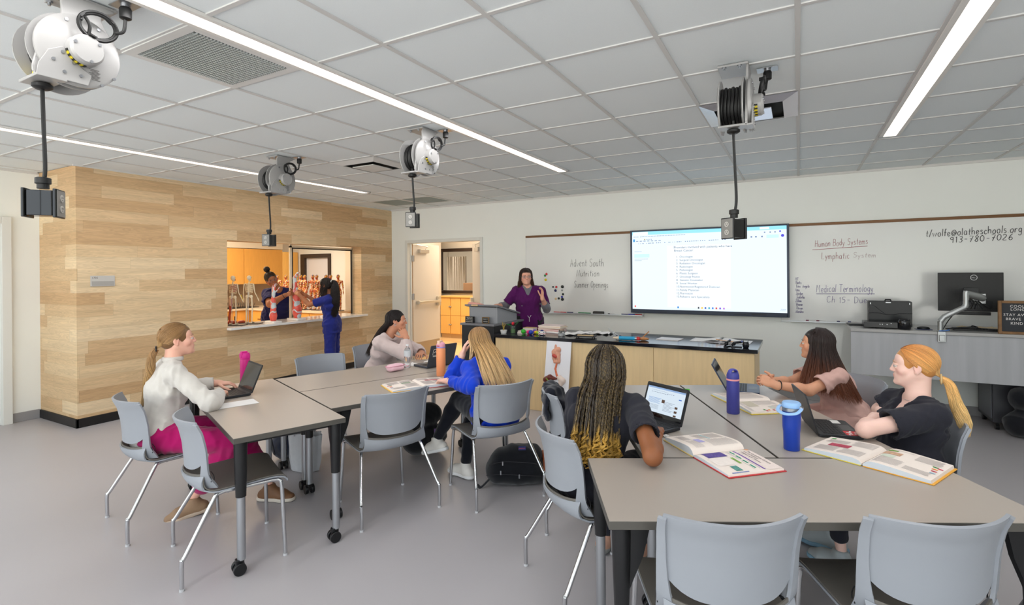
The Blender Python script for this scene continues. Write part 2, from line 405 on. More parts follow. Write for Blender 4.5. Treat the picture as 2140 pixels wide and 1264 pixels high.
door_leaf('door_2', (DX0 + 0.02, 7.425, 0), math.radians(89), False, 'white left leaf of the double door, swung open into the corridor')
t = door_leaf('door_3', (DX1 - 0.02, 7.425, 0), math.radians(-43), True, 'white right leaf of the double door, half open behind the lectern')
# the door at the far left edge
m = MB(); m.box(-7.475, -7.42, 2.19, 2.27, 0, 2.23); m.box(-7.475, -7.42, 1.17, 1.25, 0, 2.23); m.box(-7.475, -7.42, 1.25, 2.19, 2.15, 2.23)
struct('door_4', m, FRAMEW, smooth=0, bevel=0.004)
struct('door_5', MB().box(-7.53, -7.49, 1.25, 2.19, 0.01, 2.15), mat('door_leaf_white', srgb(216, 214, 208), 0.5), smooth=0)
# tall glazed wall behind the camera: its mullions only
m = MB()
for x in (-7.4, -5.1, -2.8, -0.5, 1.8, 4.1): m.box(x - 0.03, x + 0.03, -2.68, -2.6, 0, HC)
m.box(-7.47, 4.2, -2.68, -2.6, 0, 0.12); m.box(-7.47, 4.2, -2.68, -2.6, 2.66, HC)
struct('window_1', m, mat('mullion', srgb(90, 90, 92), 0.4, metal=0.6), smooth=0)

# ---- pass-through: counter slab, window frame
slab = MB().box(-7.05, -6.50, 4.14, 6.60, 0.855, 0.888)
tag(obj('service_counter', slab, mat('white_quartz', srgb(236, 232, 226), 0.12, spec=0.6, noise=0.012, nscale=200), smooth=0, bevel=0.003),
    'white quartz counter slab running through the opening in the ash wall', 'counter')
BLK = mat('black_gasket', srgb(30, 26, 26), 0.5)
fr = MB(); fy = 5.27; fx = -6.80
for (a, b_, c, d) in ((fy, fy + 0.035, 0.89, PZ1), (PY1 - 0.02, PY1, 0.89, PZ1), (fy, PY1, PZ1 - 0.05, PZ1 - 0.02)):
    fr.box(fx - 0.02, fx + 0.01, a, b_, c, d)
wi = struct('window_2', fr, mat('pale_ash', srgb(222, 206, 178), .5), smooth=0, bevel=0.002)
fr = MB(); fr.box(fx - 0.012, fx + 0.014, fy + 0.035, fy + 0.05, 0.89, PZ1 - 0.05); fr.box(fx - 0.012, fx + 0.014, PY1 - 0.035, PY1 - 0.02, 0.89, PZ1 - 0.05); fr.box(fx - 0.012, fx + 0.014, fy + 0.035, PY1 - 0.02, PZ1 - 0.065, PZ1 - 0.05)
obj('gasket', fr, BLK, wi, smooth=0)
GLASS = mat('clear_glass', (1, 1, 1, 1), 0.0, trans=1.0, ior=1.02, spec=0.3)
obj('pane', MB().box(fx - 0.003, fx + 0.003, fy + 0.05, PY1 - 0.035, 0.892, PZ1 - 0.065), GLASS, wi, smooth=0)

# ---- lab behind the opening
YEL = mat('maple_cabinet', srgb(232, 176, 92), 0.45, noise=0.05, nscale=6, nstretch=(8, 8, 0.8))
struct('floor_lab', MB().box(-13.6, -6.6, 2.9, 7.4, -0.12, -0.001).box(-13.6, -7.75, 7.4, 10.3, -0.12, -0.001), mat('lab_floor', srgb(196, 180, 160), 0.4), smooth=0)
struct('ceiling_lab', MB().box(-13.7, -6.84, 2.9, 7.4, HC + 0.0, HC + 0.1).box(-13.7, -7.75, 7.4, 10.3, HC, HC + .1), mat('lab_ceiling', srgb(240, 232, 220), 0.9), smooth=0)
w = MB(); w.box(-13.7, -12.62, 10.2, 10.3, 0, HC); w.box(-11.42, -7.70, 10.2, 10.3, 0, HC); w.box(-12.62, -11.42, 10.2, 10.3, 2.14, HC)
struct('wall_lab_back', w, WALLW, smooth=0)
struct('wall_lab_left', MB().box(-13.7, -13.6, 2.9, 10.3, 0, HC).box(-10.8, -10.66, 2.9, 7.82, 0, HC).box(-10.66, -10.3, 2.9, 7.80, 2.14, HC), WALLW, smooth=0)
struct('wall_lab_front', MB().box(-13.7, -7.47, 2.8, 2.9, 0, HC).box(-7.47, -7.40, 2.9, 4.15, 0, HC).box(-7.80, -7.70, 7.45, 10.2, 0, HC).box(-7.8, -6.84, 7.31, 7.45, 0, HC), WALLW, smooth=0)
DK = mat('dark_frame', srgb(58, 44, 36), 0.45)
dw = MB(); dw.box(-12.62, -12.45, 10.14, 10.3, 0, 2.14); dw.box(-11.50, -11.42, 10.14, 10.3, 0, 2.14); dw.box(-12.45, -11.5, 10.14, 10.3, 2.03, 2.14)
d6 = struct('door_6', dw, DK, smooth=0, bevel=0.003)
obj('glass_panel', MB().box(-12.45, -11.5, 10.22, 10.24, 0.0, 2.03), mat('frosted_panel', srgb(214, 208, 208), 0.3), d6, smooth=0)
def cabinet(name, label, x0, x1, y0, y1, z0, z1, face, n, cols, group=None, handle=True):
    """a cabinet run unit: carcass and n doors on the given face ('+x' or '-y')"""
    t = thing(name, label, 'cabinet', (x0, y0, z0), 0, group); W, D, H = x1 - x0, y1 - y0, z1 - z0
    obj('carcass', MB().box(0, W, 0, D, 0, H), cols, t, smooth=0)
    for i in range(n):
        d = MB()
        if face == '+x': a, b_ = D * i / n + 0.004, D * (i + 1) / n - 0.004; d.box(W, W + 0.02, a, b_, 0.004, H - 0.004)
        else: a, b_ = W * i / n + 0.004, W * (i + 1) / n - 0.004; d.box(a, b_, -0.02, 0, 0.004, H - 0.004)
        do = obj('door', d, cols, t, smooth=0, bevel=0.002)
        if handle:
            k = MB(); hz = H * 0.8
            if face == '+x': k.box(W + 0.02, W + 0.035, b_ - 0.06, b_ - 0.05, hz - 0.06, hz + 0.06)
            else: k.box((a + b_) / 2 - 0.06, (a + b_) / 2 + 0.06, -0.035, -0.02, hz - 0.005, hz + 0.005)
            obj('handle', k, BLK, do, smooth=0)
    return t
ys = [4.9, 5.66, 6.27, 6.98, 7.72]
for a, b_, l in ((4.9, 5.95, 'maple wall cabinet at the left of the opening, over the anatomy figures'), (5.95, 6.86, 'maple wall cabinet above the bun of the person in navy'), (6.86, 7.80, 'maple wall cabinet at the right end of the lab run')):
    cabinet('wall_cabinet', l, -10.66, -10.32, a, b_ - 0.004, 1.37, 2.13, '+x', 1, YEL, handle=False)
cabinet('base_cabinet', 'maple base cabinet run along the back of the lab', -10.655, -10.05, 4.6, 7.8, 0.0, 0.84, '+x', 5, YEL)
tag(obj('lab_worktop', MB().box(-10.66, -10.0, 4.6, 7.82, 0.842, 0.88), mat('worktop_pale', srgb(226, 214, 196), 0.25), smooth=0, bevel=0.003), 'pale worktop under the lab wall cabinets', 'worktop')
struct('trim_2', MB().box(-10.66, -10.655, 4.6, 7.8, 0.88, 1.37), mat('splash', srgb(168, 150, 130), 0.5), smooth=0)
cabinet('island_cabinet', 'maple island cabinet behind the person in navy, carrying the anatomy figures', -9.9, -7.55, 6.75, 7.28, 0.0, 0.84, '-y', 4, YEL)
tag(obj('island_worktop', MB().box(-9.95, -7.5, 6.70, 7.30, 0.842, 0.88), mat('worktop_pale', srgb(226, 214, 196), 0.25), smooth=0, bevel=0.003), 'pale worktop of the lab island under the row of anatomy figures', 'worktop')
tall = cabinet('tall_cabinet', 'tall maple cabinet in the far corner of the lab', -13.5, -12.74, 9.6, 10.15, 0, 2.2, '-y', 2, YEL, handle=False)

# ---- corridor behind the double door, with lockers and a borrowed light
struct('floor_corridor', MB().box(-7.75, -3.0, 7.4, 10.8, -0.12, -0.001).box(-8.7, -7.75, 10.3, 10.8, -.12, -.001), plank_mat('corridor_floor', srgb(238, 208, 158), srgb(232, 198, 146), srgb(222, 186, 134), row=0.15, along='X', rowaxis='Y', grain=0.5, rough=0.3), smooth=0)
struct('ceiling_corridor', MB().box(-7.75, -3.0, 7.4, 14.2, HC, HC + 0.1).box(-10.3, -7.75, 10.3, 14.2, HC, HC + .1), mat('lab_ceiling', srgb(240, 232, 220)), smooth=0)
w = MB(); w.box(-10.2, -3.0, 10.75, 10.85, 0, 1.06); w.box(-10.2, -3.0, 10.75, 10.85, 2.19, HC); w.box(-10.2, -8.12, 10.75, 10.85, 1.06, 2.19); w.box(-5.3, -3.0, 10.75, 10.85, 1.06, 2.19)
w.box(-3.1, -3.0, 7.45, 14.2, 0, HC); w.box(-10.3, -10.2, 10.85, 14.2, 0, HC); w.box(-10.3, -3, 14.1, 14.2, 0, HC); w.box(-8.75, -8.7, 10.3, 10.75, 0, HC)
struct('wall_corridor', w, WALLW, smooth=0)
struct('floor_far_room', MB().box(-10.2, -3.0, 10.85, 14.2, -0.12, -0.001), mat('far_floor', srgb(196, 180, 160), 0.4), smooth=0)
w = MB(); w.box(-8.12, -8.05, 10.7, 10.86, 1.06, 2.19); w.box(-5.37, -5.3, 10.7, 10.86, 1.06, 2.19); w.box(-8.05, -5.37, 10.7, 10.86, 1.06, 1.13); w.box(-8.05, -5.37, 10.7, 10.86, 2.11, 2.19)
w3 = struct('window_3', w, DK, smooth=0, bevel=0.003)
obj('pane', MB().box(-8.05, -5.37, 10.78, 10.786, 1.13, 2.11), GLASS, w3, smooth=0)
LOCK = mat('locker_wood', srgb(236, 186, 104), 0.45, noise=0.04, nscale=5, nstretch=(6, 6, 1))
LKL = ['at the edge of the open door leaf', 'second from the open door leaf', 'third from the open door leaf', 'fourth along, behind the lectern', 'fifth along, behind the half open leaf', 'last on the right']
for i in range(6):
    t = thing('locker', 'narrow maple two-door locker under the corridor window, ' + LKL[i], 'locker', (-7.68 + 0.30 * i, 10.25, 0), 0, 'lockers along the corridor')
    obj('carcass', MB().box(0, 0.296, 0, 0.49, 0.1, 0.98), LOCK, t, smooth=0); obj('plinth', MB().box(0, 0.296, 0.03, 0.49, 0, 0.098), mat('plinth_tan', srgb(206, 170, 124), 0.5), t, smooth=0)
    for z0, z1 in ((0.11, 0.54), (0.548, 0.97)):
        d = obj('door', MB().box(0.006, 0.290, -0.02, 0, z0, z1), LOCK, t, smooth=0, bevel=0.003)
        obj('knob', MB().sphere((0.275 if i % 2 == 0 else .02, -0.035, (z0 + z1) / 2), 0.020, 10, 6), STEEL, d)
tag(obj('locker_ledge', MB().box(-7.69, -5.86, 10.2, 10.745, 0.982, 1.02), LOCK, smooth=0, bevel=0.004), 'maple ledge on top of the corridor lockers', 'ledge')
# curtain in the far room
cu = MB(); n = 90; G = []
for i in range(n):
    x = -9.22 + 0.72 * i / (n - 1); y = 12.6 + 0.05 * math.sin(i * 0.55) + 0.02 * math.sin(i * 2.3 + 1)
    G.append([(x, y, 0.35), (x, y, 1.2), (x, y, 2.05)])
cu.sheet(G, 0.004)
tag(obj('privacy_curtain', cu, mat('curtain', srgb(206, 194, 176), 0.85), smooth=180), 'beige pleated curtain seen through the corridor window', 'curtain')
bd = thing('cot', 'low white cot behind the corridor window, left of the curtain', 'bed', (-9.95, 11.9, 0))
obj('mattress', MB().rbox(0, 0.65, 0, 1.7, 0.75, 1.0, 0.05), mat('cot_white', srgb(232, 224, 214), 0.8), bd, bevel=0.03)
obj('base', MB().box(0.03, 0.62, 0.03, 1.67, 0, 0.74), mat('cot_tan', srgb(176, 134, 98), 0.6), bd, smooth=0)
bx = MB().box(0, 0.5, 0, 0.4, 0, 1.28)
o = obj('side_cabinet', bx, mat('cot_tan', srgb(176, 134, 98), 0.6), smooth=0, bevel=0.01, loc=(-8.42, 12.3, 0)); tag(o, 'brown side cabinet in the far room, right of the curtain', 'cabinet')

# ------------------------------------------------------------------ ceiling fittings
HOUS = mat('fixture_white', srgb(224, 222, 218), 0.4)
DIFF = mat('lit_diffuser', srgb(255, 250, 244), 0.6, emit=srgb(255, 238, 226), estr=2.2)
for i, lx in enumerate(LX):
    t = thing('linear_light', ['lit linear ceiling light nearest the ash wall', 'lit linear ceiling light crossing the middle of the ceiling', 'lit linear ceiling light at the right of the ceiling'][i], 'ceiling light', (lx, 0, HC), 0, 'linear lights in the ceiling')
    m = MB(); m.box(-0.072, -0.046, -2.6, 5.49, -0.012, 0.004); m.box(0.046, 0.072, -2.6, 5.49, -0.012, 0.004); m.box(-0.072, 0.072, 5.475, 5.49, -0.012, 0.004)
    obj('housing', m, HOUS, t, smooth=0)
    obj('diffuser', MB().box(-0.046, 0.046, -2.6, 5.475, -0.008, 0.004), DIFF, t, smooth=0)
def tx(i): return X0 + S * i
def ty(j): return Y0 + S * j
VW = mat('vent_white', srgb(214, 214, 212), 0.5); VD = mat('vent_dark', srgb(22, 24, 22), 0.8)
t = thing('return_air_grille', 'large egg-crate air grille in the ceiling beside the nearest cord reel', 'air grille', (tx(-2), ty(-2), HC))
m = MB(); b_ = 0.05
m.box(0, S, 0, b_, -0.006, 0); m.box(0, S, S - b_, S, -0.006, 0); m.box(0, b_, b_, S - b_, -0.006, 0); m.box(S - b_, S, b_, S - b_, -0.006, 0)
obj('frame', m, VW, t, smooth=0, bevel=0.002)
obj('backing', MB().box(b_, S - b_, b_, S - b_, -0.0008, 0.001), VD, t, smooth=0)
m = MB(); n = 30
for i in range(1, n):
    p = b_ + (S - 2 * b_) * i / n
    m.box(p - 0.0015, p + 0.0015, b_, S - b_, -0.009, -0.001); m.box(b_, S - b_, p - 0.0015, p + 0.0015, -0.0092, -0.001)
obj('egg_crate', m, mat('crate_metal', srgb(196, 202, 202), 0.4, metal=0.3), t, smooth=0)
def diffuser(i, j, label, mtl, name='supply_air_diffuser'):
    t = thing(name, label, 'air diffuser', (tx(i), ty(j), HC)); q = 0.16
    obj('throat', MB().box(0.02, S - 0.02, 0.02, S - 0.02, -0.001, 0.001), VD, t, smooth=0)
    m = MB(); o = [(0, 0), (S, 0), (S, S), (0, S)]; inn = [(0.09, 0.09), (S - 0.09, 0.09), (S - 0.09, S - 0.09), (0.09, S - 0.09)]
    v = [(x, y, -0.004) for x, y in o] + [(x, y, -0.03) for x, y in inn] + [(x, y, -0.002) for x, y in o] + [(x, y, -0.027) for x, y in inn]
    f = [(k, (k + 1) % 4, 4 + (k + 1) % 4, 4 + k) for k in range(4)] + [(8 + k, 12 + k, 12 + (k + 1) % 4, 8 + (k + 1) % 4) for k in range(4)] + [(4 + k, 4 + (k + 1) % 4, 12 + (k + 1) % 4, 12 + k) for k in range(4)]
    m.add(v, f); obj('cone', m, mtl, t, smooth=0)
    obj('plaque', MB().box(q, S - q, q, S - q, -0.042, -0.034), mtl, t, smooth=0, bevel=0.002)
diffuser(-4, 2, 'square ceiling air diffuser with a white centre plaque, between two cord reels', VW)
diffuser(2, 2, 'shiny square ceiling air diffuser behind the rightmost cord reel', mat('vent_bright', srgb(206, 206, 216), 0.16, metal=0.6))
for k, i in enumerate((-7, -6)):
    t = thing('perforated_grille', ['perforated ceiling grille by the corner, the one nearer the ash wall', 'perforated ceiling grille by the corner, the one farther from the ash wall'][k], 'air grille', (tx(i), ty(6), HC), 0, 'perforated grilles in the corner')
    obj('frame', MB().box(0.013, S - 0.013, 0.013, S - 0.013, -0.001, 0), VW, t, smooth=0)
    m = MB(); n = 26
    for a in range(1, n):
        p = 0.03 + (S - 0.06) * a / n; m.box(p - 0.006, p + 0.006, 0.03, S - 0.03, -0.004, -0.0015)
    obj('perforated_face', m, mat('perf_metal', srgb(150, 160, 156), 0.5), t, smooth=0)
# room sign on the ash wall
t = thing('room_sign', 'grey room number sign on the ash wall', 'sign', (-6.589, 2.64, 1.475))
obj('plate', MB().box(0, 0.008, 0, 0.225, 0, 0.115), mat('sign_grey', srgb(196, 192, 186), 0.4), t, smooth=0, bevel=0.002)
obj('insert_strip', MB().box(0.008, 0.011, 0.01, 0.215, 0.008, 0.055), mat('sign_strip', srgb(168, 164, 158), 0.35), t, smooth=0, bevel=0.001)
m = MB(); text_mesh(m, '1735', 0.028, frame_M((0.0088, 0.012, 0.082), (0, 1, 0), (0, 0, 1))); obj('lettering', m, mat('ink_dark', srgb(50, 48, 48), 0.6), t, smooth=0)
# ------------------------------------------------------------------ tables and chairs
TOPM = mat('laminate_taupe', srgb(170, 160, 150), 0.32, spec=0.45, noise=0.012, nscale=500)
EDGEM = mat('table_edge', srgb(84, 81, 76), 0.45)
BLKM = mat('black_paint', srgb(24, 24, 26), 0.38)
SILV = mat('silver_tube', srgb(178, 180, 184), 0.32, metal=0.85)
CHROME = mat('chrome', srgb(205, 206, 208), 0.14, metal=1.0)
RUB = mat('caster_rubber', srgb(18, 18, 20), 0.35)
TZ = 0.737
def make_table(name, label):
    t = thing(name, label, 'table', (0, 0, 0), 0, 'flip tables pushed together in two groups'); L, W = 1.518, 0.604
    top = MB().box(-L / 2, L / 2, -W / 2, W / 2, TZ - 0.030, TZ - 0.0015); obj('edge', top, EDGEM, t, smooth=0, bevel=0.0015)
    obj('tabletop', MB().box(-L / 2 + 0.002, L / 2 - 0.002, -W / 2 + 0.002, W / 2 - 0.002, TZ - 0.002, TZ), TOPM, t, smooth=0)
    fr = MB(); fr.box(-L / 2 + 0.12, L / 2 - 0.12, -0.03, 0.03, TZ - 0.075, TZ - 0.03)
    for s in (-1, 1): fr.box(s * (L / 2 - 0.10) - 0.03, s * (L / 2 - 0.10) + 0.03, -W / 2 + 0.05, W / 2 - 0.05, TZ - 0.06, TZ - 0.03)
    obj('under_frame', fr, BLKM, t, smooth=0, bevel=0.004)
    for sx in (-1, 1):
        for sy in (-1, 1):
            x, y = sx * (L / 2 - 0.05), sy * (W / 2 - 0.045)
            m = MB(); m.lathe([(0.026, 0.41), (0.031, 0.55), (0.034, TZ - 0.03)], 18, M=Tm(x, y, 0))
            m.prism([(x, TZ - 0.03), (x - sx * 0.10, TZ - 0.03), (x - sx * 0.075, 0.6), (x, 0.42)], y - 0.011, y + 0.011, axis='y')
            lg = obj('leg', m, BLKM, t, label='black upper sleeve over a silver tube')
            m = MB(); m.cyl((x, y, 0.075), (x, y, 0.42), 0.0215, seg=18); obj('tube', m, SILV, lg, label='silver tube')
            m = MB(); m.cyl((x - 0.032, y + 0.012, 0.0325), (x - 0.010, y + 0.012, 0.0325), 0.0325, seg=20); m.cyl((x + 0.010, y + 0.012, 0.0325), (x + 0.032, y + 0.012, 0.0325), 0.0325, seg=20)
            m.rbox(x - 0.018, x + 0.018, y - 0.012, y + 0.03, 0.045, 0.08, 0.008); m.cyl((x - 0.03, y + 0.012, 0.0325), (x + 0.03, y + 0.012, 0.0325), 0.012)
            obj('caster', m, RUB, lg, bevel=0.003)
    return t
GA, GB = {}, {}
def grp(fl, a1, s):
    a = math.radians(a1); e1 = Vector((math.cos(a), math.sin(a), 0)); e2 = Vector((-math.sin(a) * s, math.cos(a) * s, 0)); f = Vector((*fl, 0))
    P = lambda u, v: f + e1 * u + e2 * v
    ang2 = math.atan2(e2.y, e2.x)
    return [(P(0.305, 0.762), ang2), (P(0.6135 + 0.762, 0.26 + 0.305), a), (P(0.6135 + 0.762, 0.874 + 0.305), a)]
TPOS = grp((-2.585, 1.65), 69.0, 1) + grp((-0.58, 1.714), 117.5, -1)
TL = ['taupe table with the pink bottle and the paper sheet, nearest the ash wall corner', 'taupe table holding the orange bottle, with the empty grey chair at its near side',
      'taupe table with the pink pouch and clear water bottle', 'taupe table closest to the camera, with two empty chairs at its near edge',
      'taupe table carrying the laptop that shows a web page', 'taupe table with the indigo bottle and the royal blue tumbler']
proto = make_table('table', TL[0]); proto.location = TPOS[0][0]; proto.rotation_euler.z = TPOS[0][1]
for i in range(1, 6): dup(proto, TPOS[i][0], TPOS[i][1], TL[i])

SHELL = mat('chair_shell', srgb(152, 156, 163), 0.42, spec=0.4)
SEATM = mat('chair_seat', srgb(108, 104, 98), 0.48, spec=0.35)
def make_chair(label):
    t = thing('stacking_chair', label, 'chair', (0, 0, 0), 0, 'grey shell chairs around the tables')
    prof = [(0.262, 0.418), (0.258, 0.434), (0.236, 0.449), (0.17, 0.457), (0.05, 0.452), (-0.07, 0.446), (-0.14, 0.449), (-0.185, 0.466), (-0.212, 0.497), (-0.222, 0.53)]
    pc = catmull([(0, y, z) for y, z in prof], 3)
    def surf(off, n0=0, n1=None, ns=17, z0=1.0):
        G = []; N = len(pc)
        for i in range(n0, n1 or N):
            t_ = i / (N - 1); y, z = pc[i][1], pc[i][2]; hw = 0.214 + 0.014 * math.sin(PI * min(t_ * 1.1, 1)); rear = max(0, (t_ - 0.55) / 0.45)
            row = []
            for j in range(ns):
                s = -1 + 2 * j / (ns - 1)
                row.append((s * hw * (1 - 0.02 * rear), y + 0.085 * s * s * rear, z + 0.012 * s ** 4 * (0.3 + rear) - off * 1.0 - 0.006 * (1 - s * s) * (1 - rear)))
            G.append(row)
        return G
    obj('seat', MB().sheet(surf(0.0), 0.006), SEATM, t, smooth=70, bevel=0)
    shell = MB()
    G = surf(0.0065); 
    g2 = [[(x * 1.012, y - (0.008 if k > len(G) * 0.7 else -0.003 if k < 3 else 0), z - 0.004) for x, y, z in row] for k, row in enumerate(G)]
    shell.sheet(g2, 0.008)
    # side wings climbing to the top of the back
    def bk(s, z):
        zz = [0.49, 0.53, 0.60, 0.68, 0.76, 0.815]; yy = [-0.205, -0.218, -0.222, -0.229, -0.246, -0.272]
        y = float(np.interp(z, zz, yy)); hw = float(np.interp(z, [0.46, 0.55, 0.7, 0.815], [0.214, 0.224, 0.226, 0.232]))
        return (s * hw, y + 0.092 * s * s, z)
    zs = np.linspace(0.462, 0.812, 16)
    for sd in (-1, 1):
        G = []
        for z in zs:
            inner = float(np.interp(z, [0.46, 0.50, 0.54, 0.60, 0.66, 0.8], [0.80, 0.82, 0.85, 0.885, 0.905, 0.925]))
            fw = float(np.interp(z, [0.46, 0.50, 0.56], [0.035, 0.012, 0.0]))   # foot of the wing sweeps forward into the seat edge
            row = []
            for k in range(7):
                s = sd * (inner + (1.02 - inner) * k / 6); p = bk(s, z); row.append((p[0] * 1.012, p[1] - 0.006 + fw * (k / 6) ** 2, p[2]))
            G.append(row if sd > 0 else row[::-1])
        shell.sheet(G, 0.012)
    obj('shell', shell, SHELL, t, smooth=70, label='pale grey moulded shell')
    # back panel with a bowed lower edge
    G = []
    for a in np.linspace(0, 1, 15):
        row = []
        for s in np.linspace(-0.96, 0.96, 25):
            zl = 0.548 + 0.075 * abs(s / 0.96) ** 4.5; z = zl + (0.822 - zl) * a; p = bk(s, z); row.append((p[0], p[1] + 0.004, z))
        G.append(row)
    obj('backrest', MB().sheet(G, 0.011), SHELL, t, smooth=70)
    for sd in (-1, 1):   # pair of short slots on each wing
        m = MB()
        for k in (0, 1):
            pts = [(sd * (0.2225 + 0.0015 * q), -0.112 + 0.014 * k - 0.016 * q + 0.006 * math.sin(q * PI), 0.50 + 0.05 * q + 0.008 * k) for q in np.linspace(0, 1, 5)]; m.tube(pts, 0.0022, 5)
        obj('vent_slot', m, BLKM, t)
    for sd in (-1, 1):
        p = catmull([(sd * 0.272, -0.25, 0.004), (sd * 0.272, -0.25, 0.145), (sd * 0.266, -0.232, 0.175), (sd * 0.215, -0.10, 0.405), (sd * 0.207, -0.078, 0.425), (sd * 0.204, -0.045, 0.431)], 6)
        lg = obj('leg', MB().tube(p, 0.0108, 10), CHROME, t); obj('glide', MB().cyl((sd * 0.272, -0.25, 0), (sd * 0.272, -0.25, 0.012), 0.0125), mat('glide', srgb(196, 196, 198), 0.4), lg)
        p = catmull([(sd * 0.236, 0.25, 0.004), (sd * 0.222, 0.243, 0.25), (sd * 0.214, 0.238, 0.395), (sd * 0.208, 0.225, 0.425), (sd * 0.205, 0.195, 0.431)], 6)
        lg = obj('leg', MB().tube(p, 0.0108, 10), CHROME, t); obj('glide', MB().cyl((sd * 0.236, 0.25, 0), (sd * 0.236, 0.25, 0.012), 0.0125), MATS['glide'], lg)
    m = MB()
    for sd in (-1, 1): m.cyl((sd * 0.204, -0.05, 0.431), (sd * 0.205, 0.2, 0.431), 0.0106)
    m.cyl((-0.204, -0.03, 0.425), (0.204, -0.03, 0.425), 0.009); m.cyl((-0.204, 0.16, 0.425), (0.204, 0.16, 0.425), 0.009)
    obj('seat_rail', m, CHROME, t)
    return t
CH = [(-3.68, 1.87, 77, 'grey shell chair occupied by the person in the oatmeal sweatshirt'),
      (-2.88, 1.81, 66, 'empty grey shell chair at the left table, right of the person in oatmeal'),
      (-3.78, 3.33, -19, 'empty grey shell chair tucked in beside the ash wall, below the person in navy scrubs'),
      (-3.86, 4.10, -20, 'grey shell chair under the person with black hair and a pale hoodie'),
      (-2.49, 2.69, 156, 'empty grey shell chair in front of the open textbook on the left tables'),
      (-1.965, 3.25, 150, 'grey shell chair occupied by the person in the blue hoodie'),
      (-1.25, 3.20, 27, 'grey shell chair with a dark jacket over it, in front of the anatomy board'),
      (-0.94, 2.485, 46, 'grey shell chair occupied by the person with long braids'),
      (-0.276, 1.936, 118.5, 'empty grey shell chair, the left of the two nearest the camera'),
      (0.295, 2.235, 118.5, 'empty grey shell chair, the right of the two nearest the camera'),
      (0.235, 4.35, 214, 'grey shell chair occupied by the person in pink scrubs'),
      (0.455, 3.40, 208, 'grey shell chair occupied by the person in black with a blonde ponytail')]
c0 = make_chair(CH[0][3]); c0.location = (CH[0][0], CH[0][1], 0); c0.rotation_euler.z = math.radians(CH[0][2] - 90)
for x, y, a, l in CH[1:]: dup(c0, (x, y, 0), math.radians(a - 90), l)

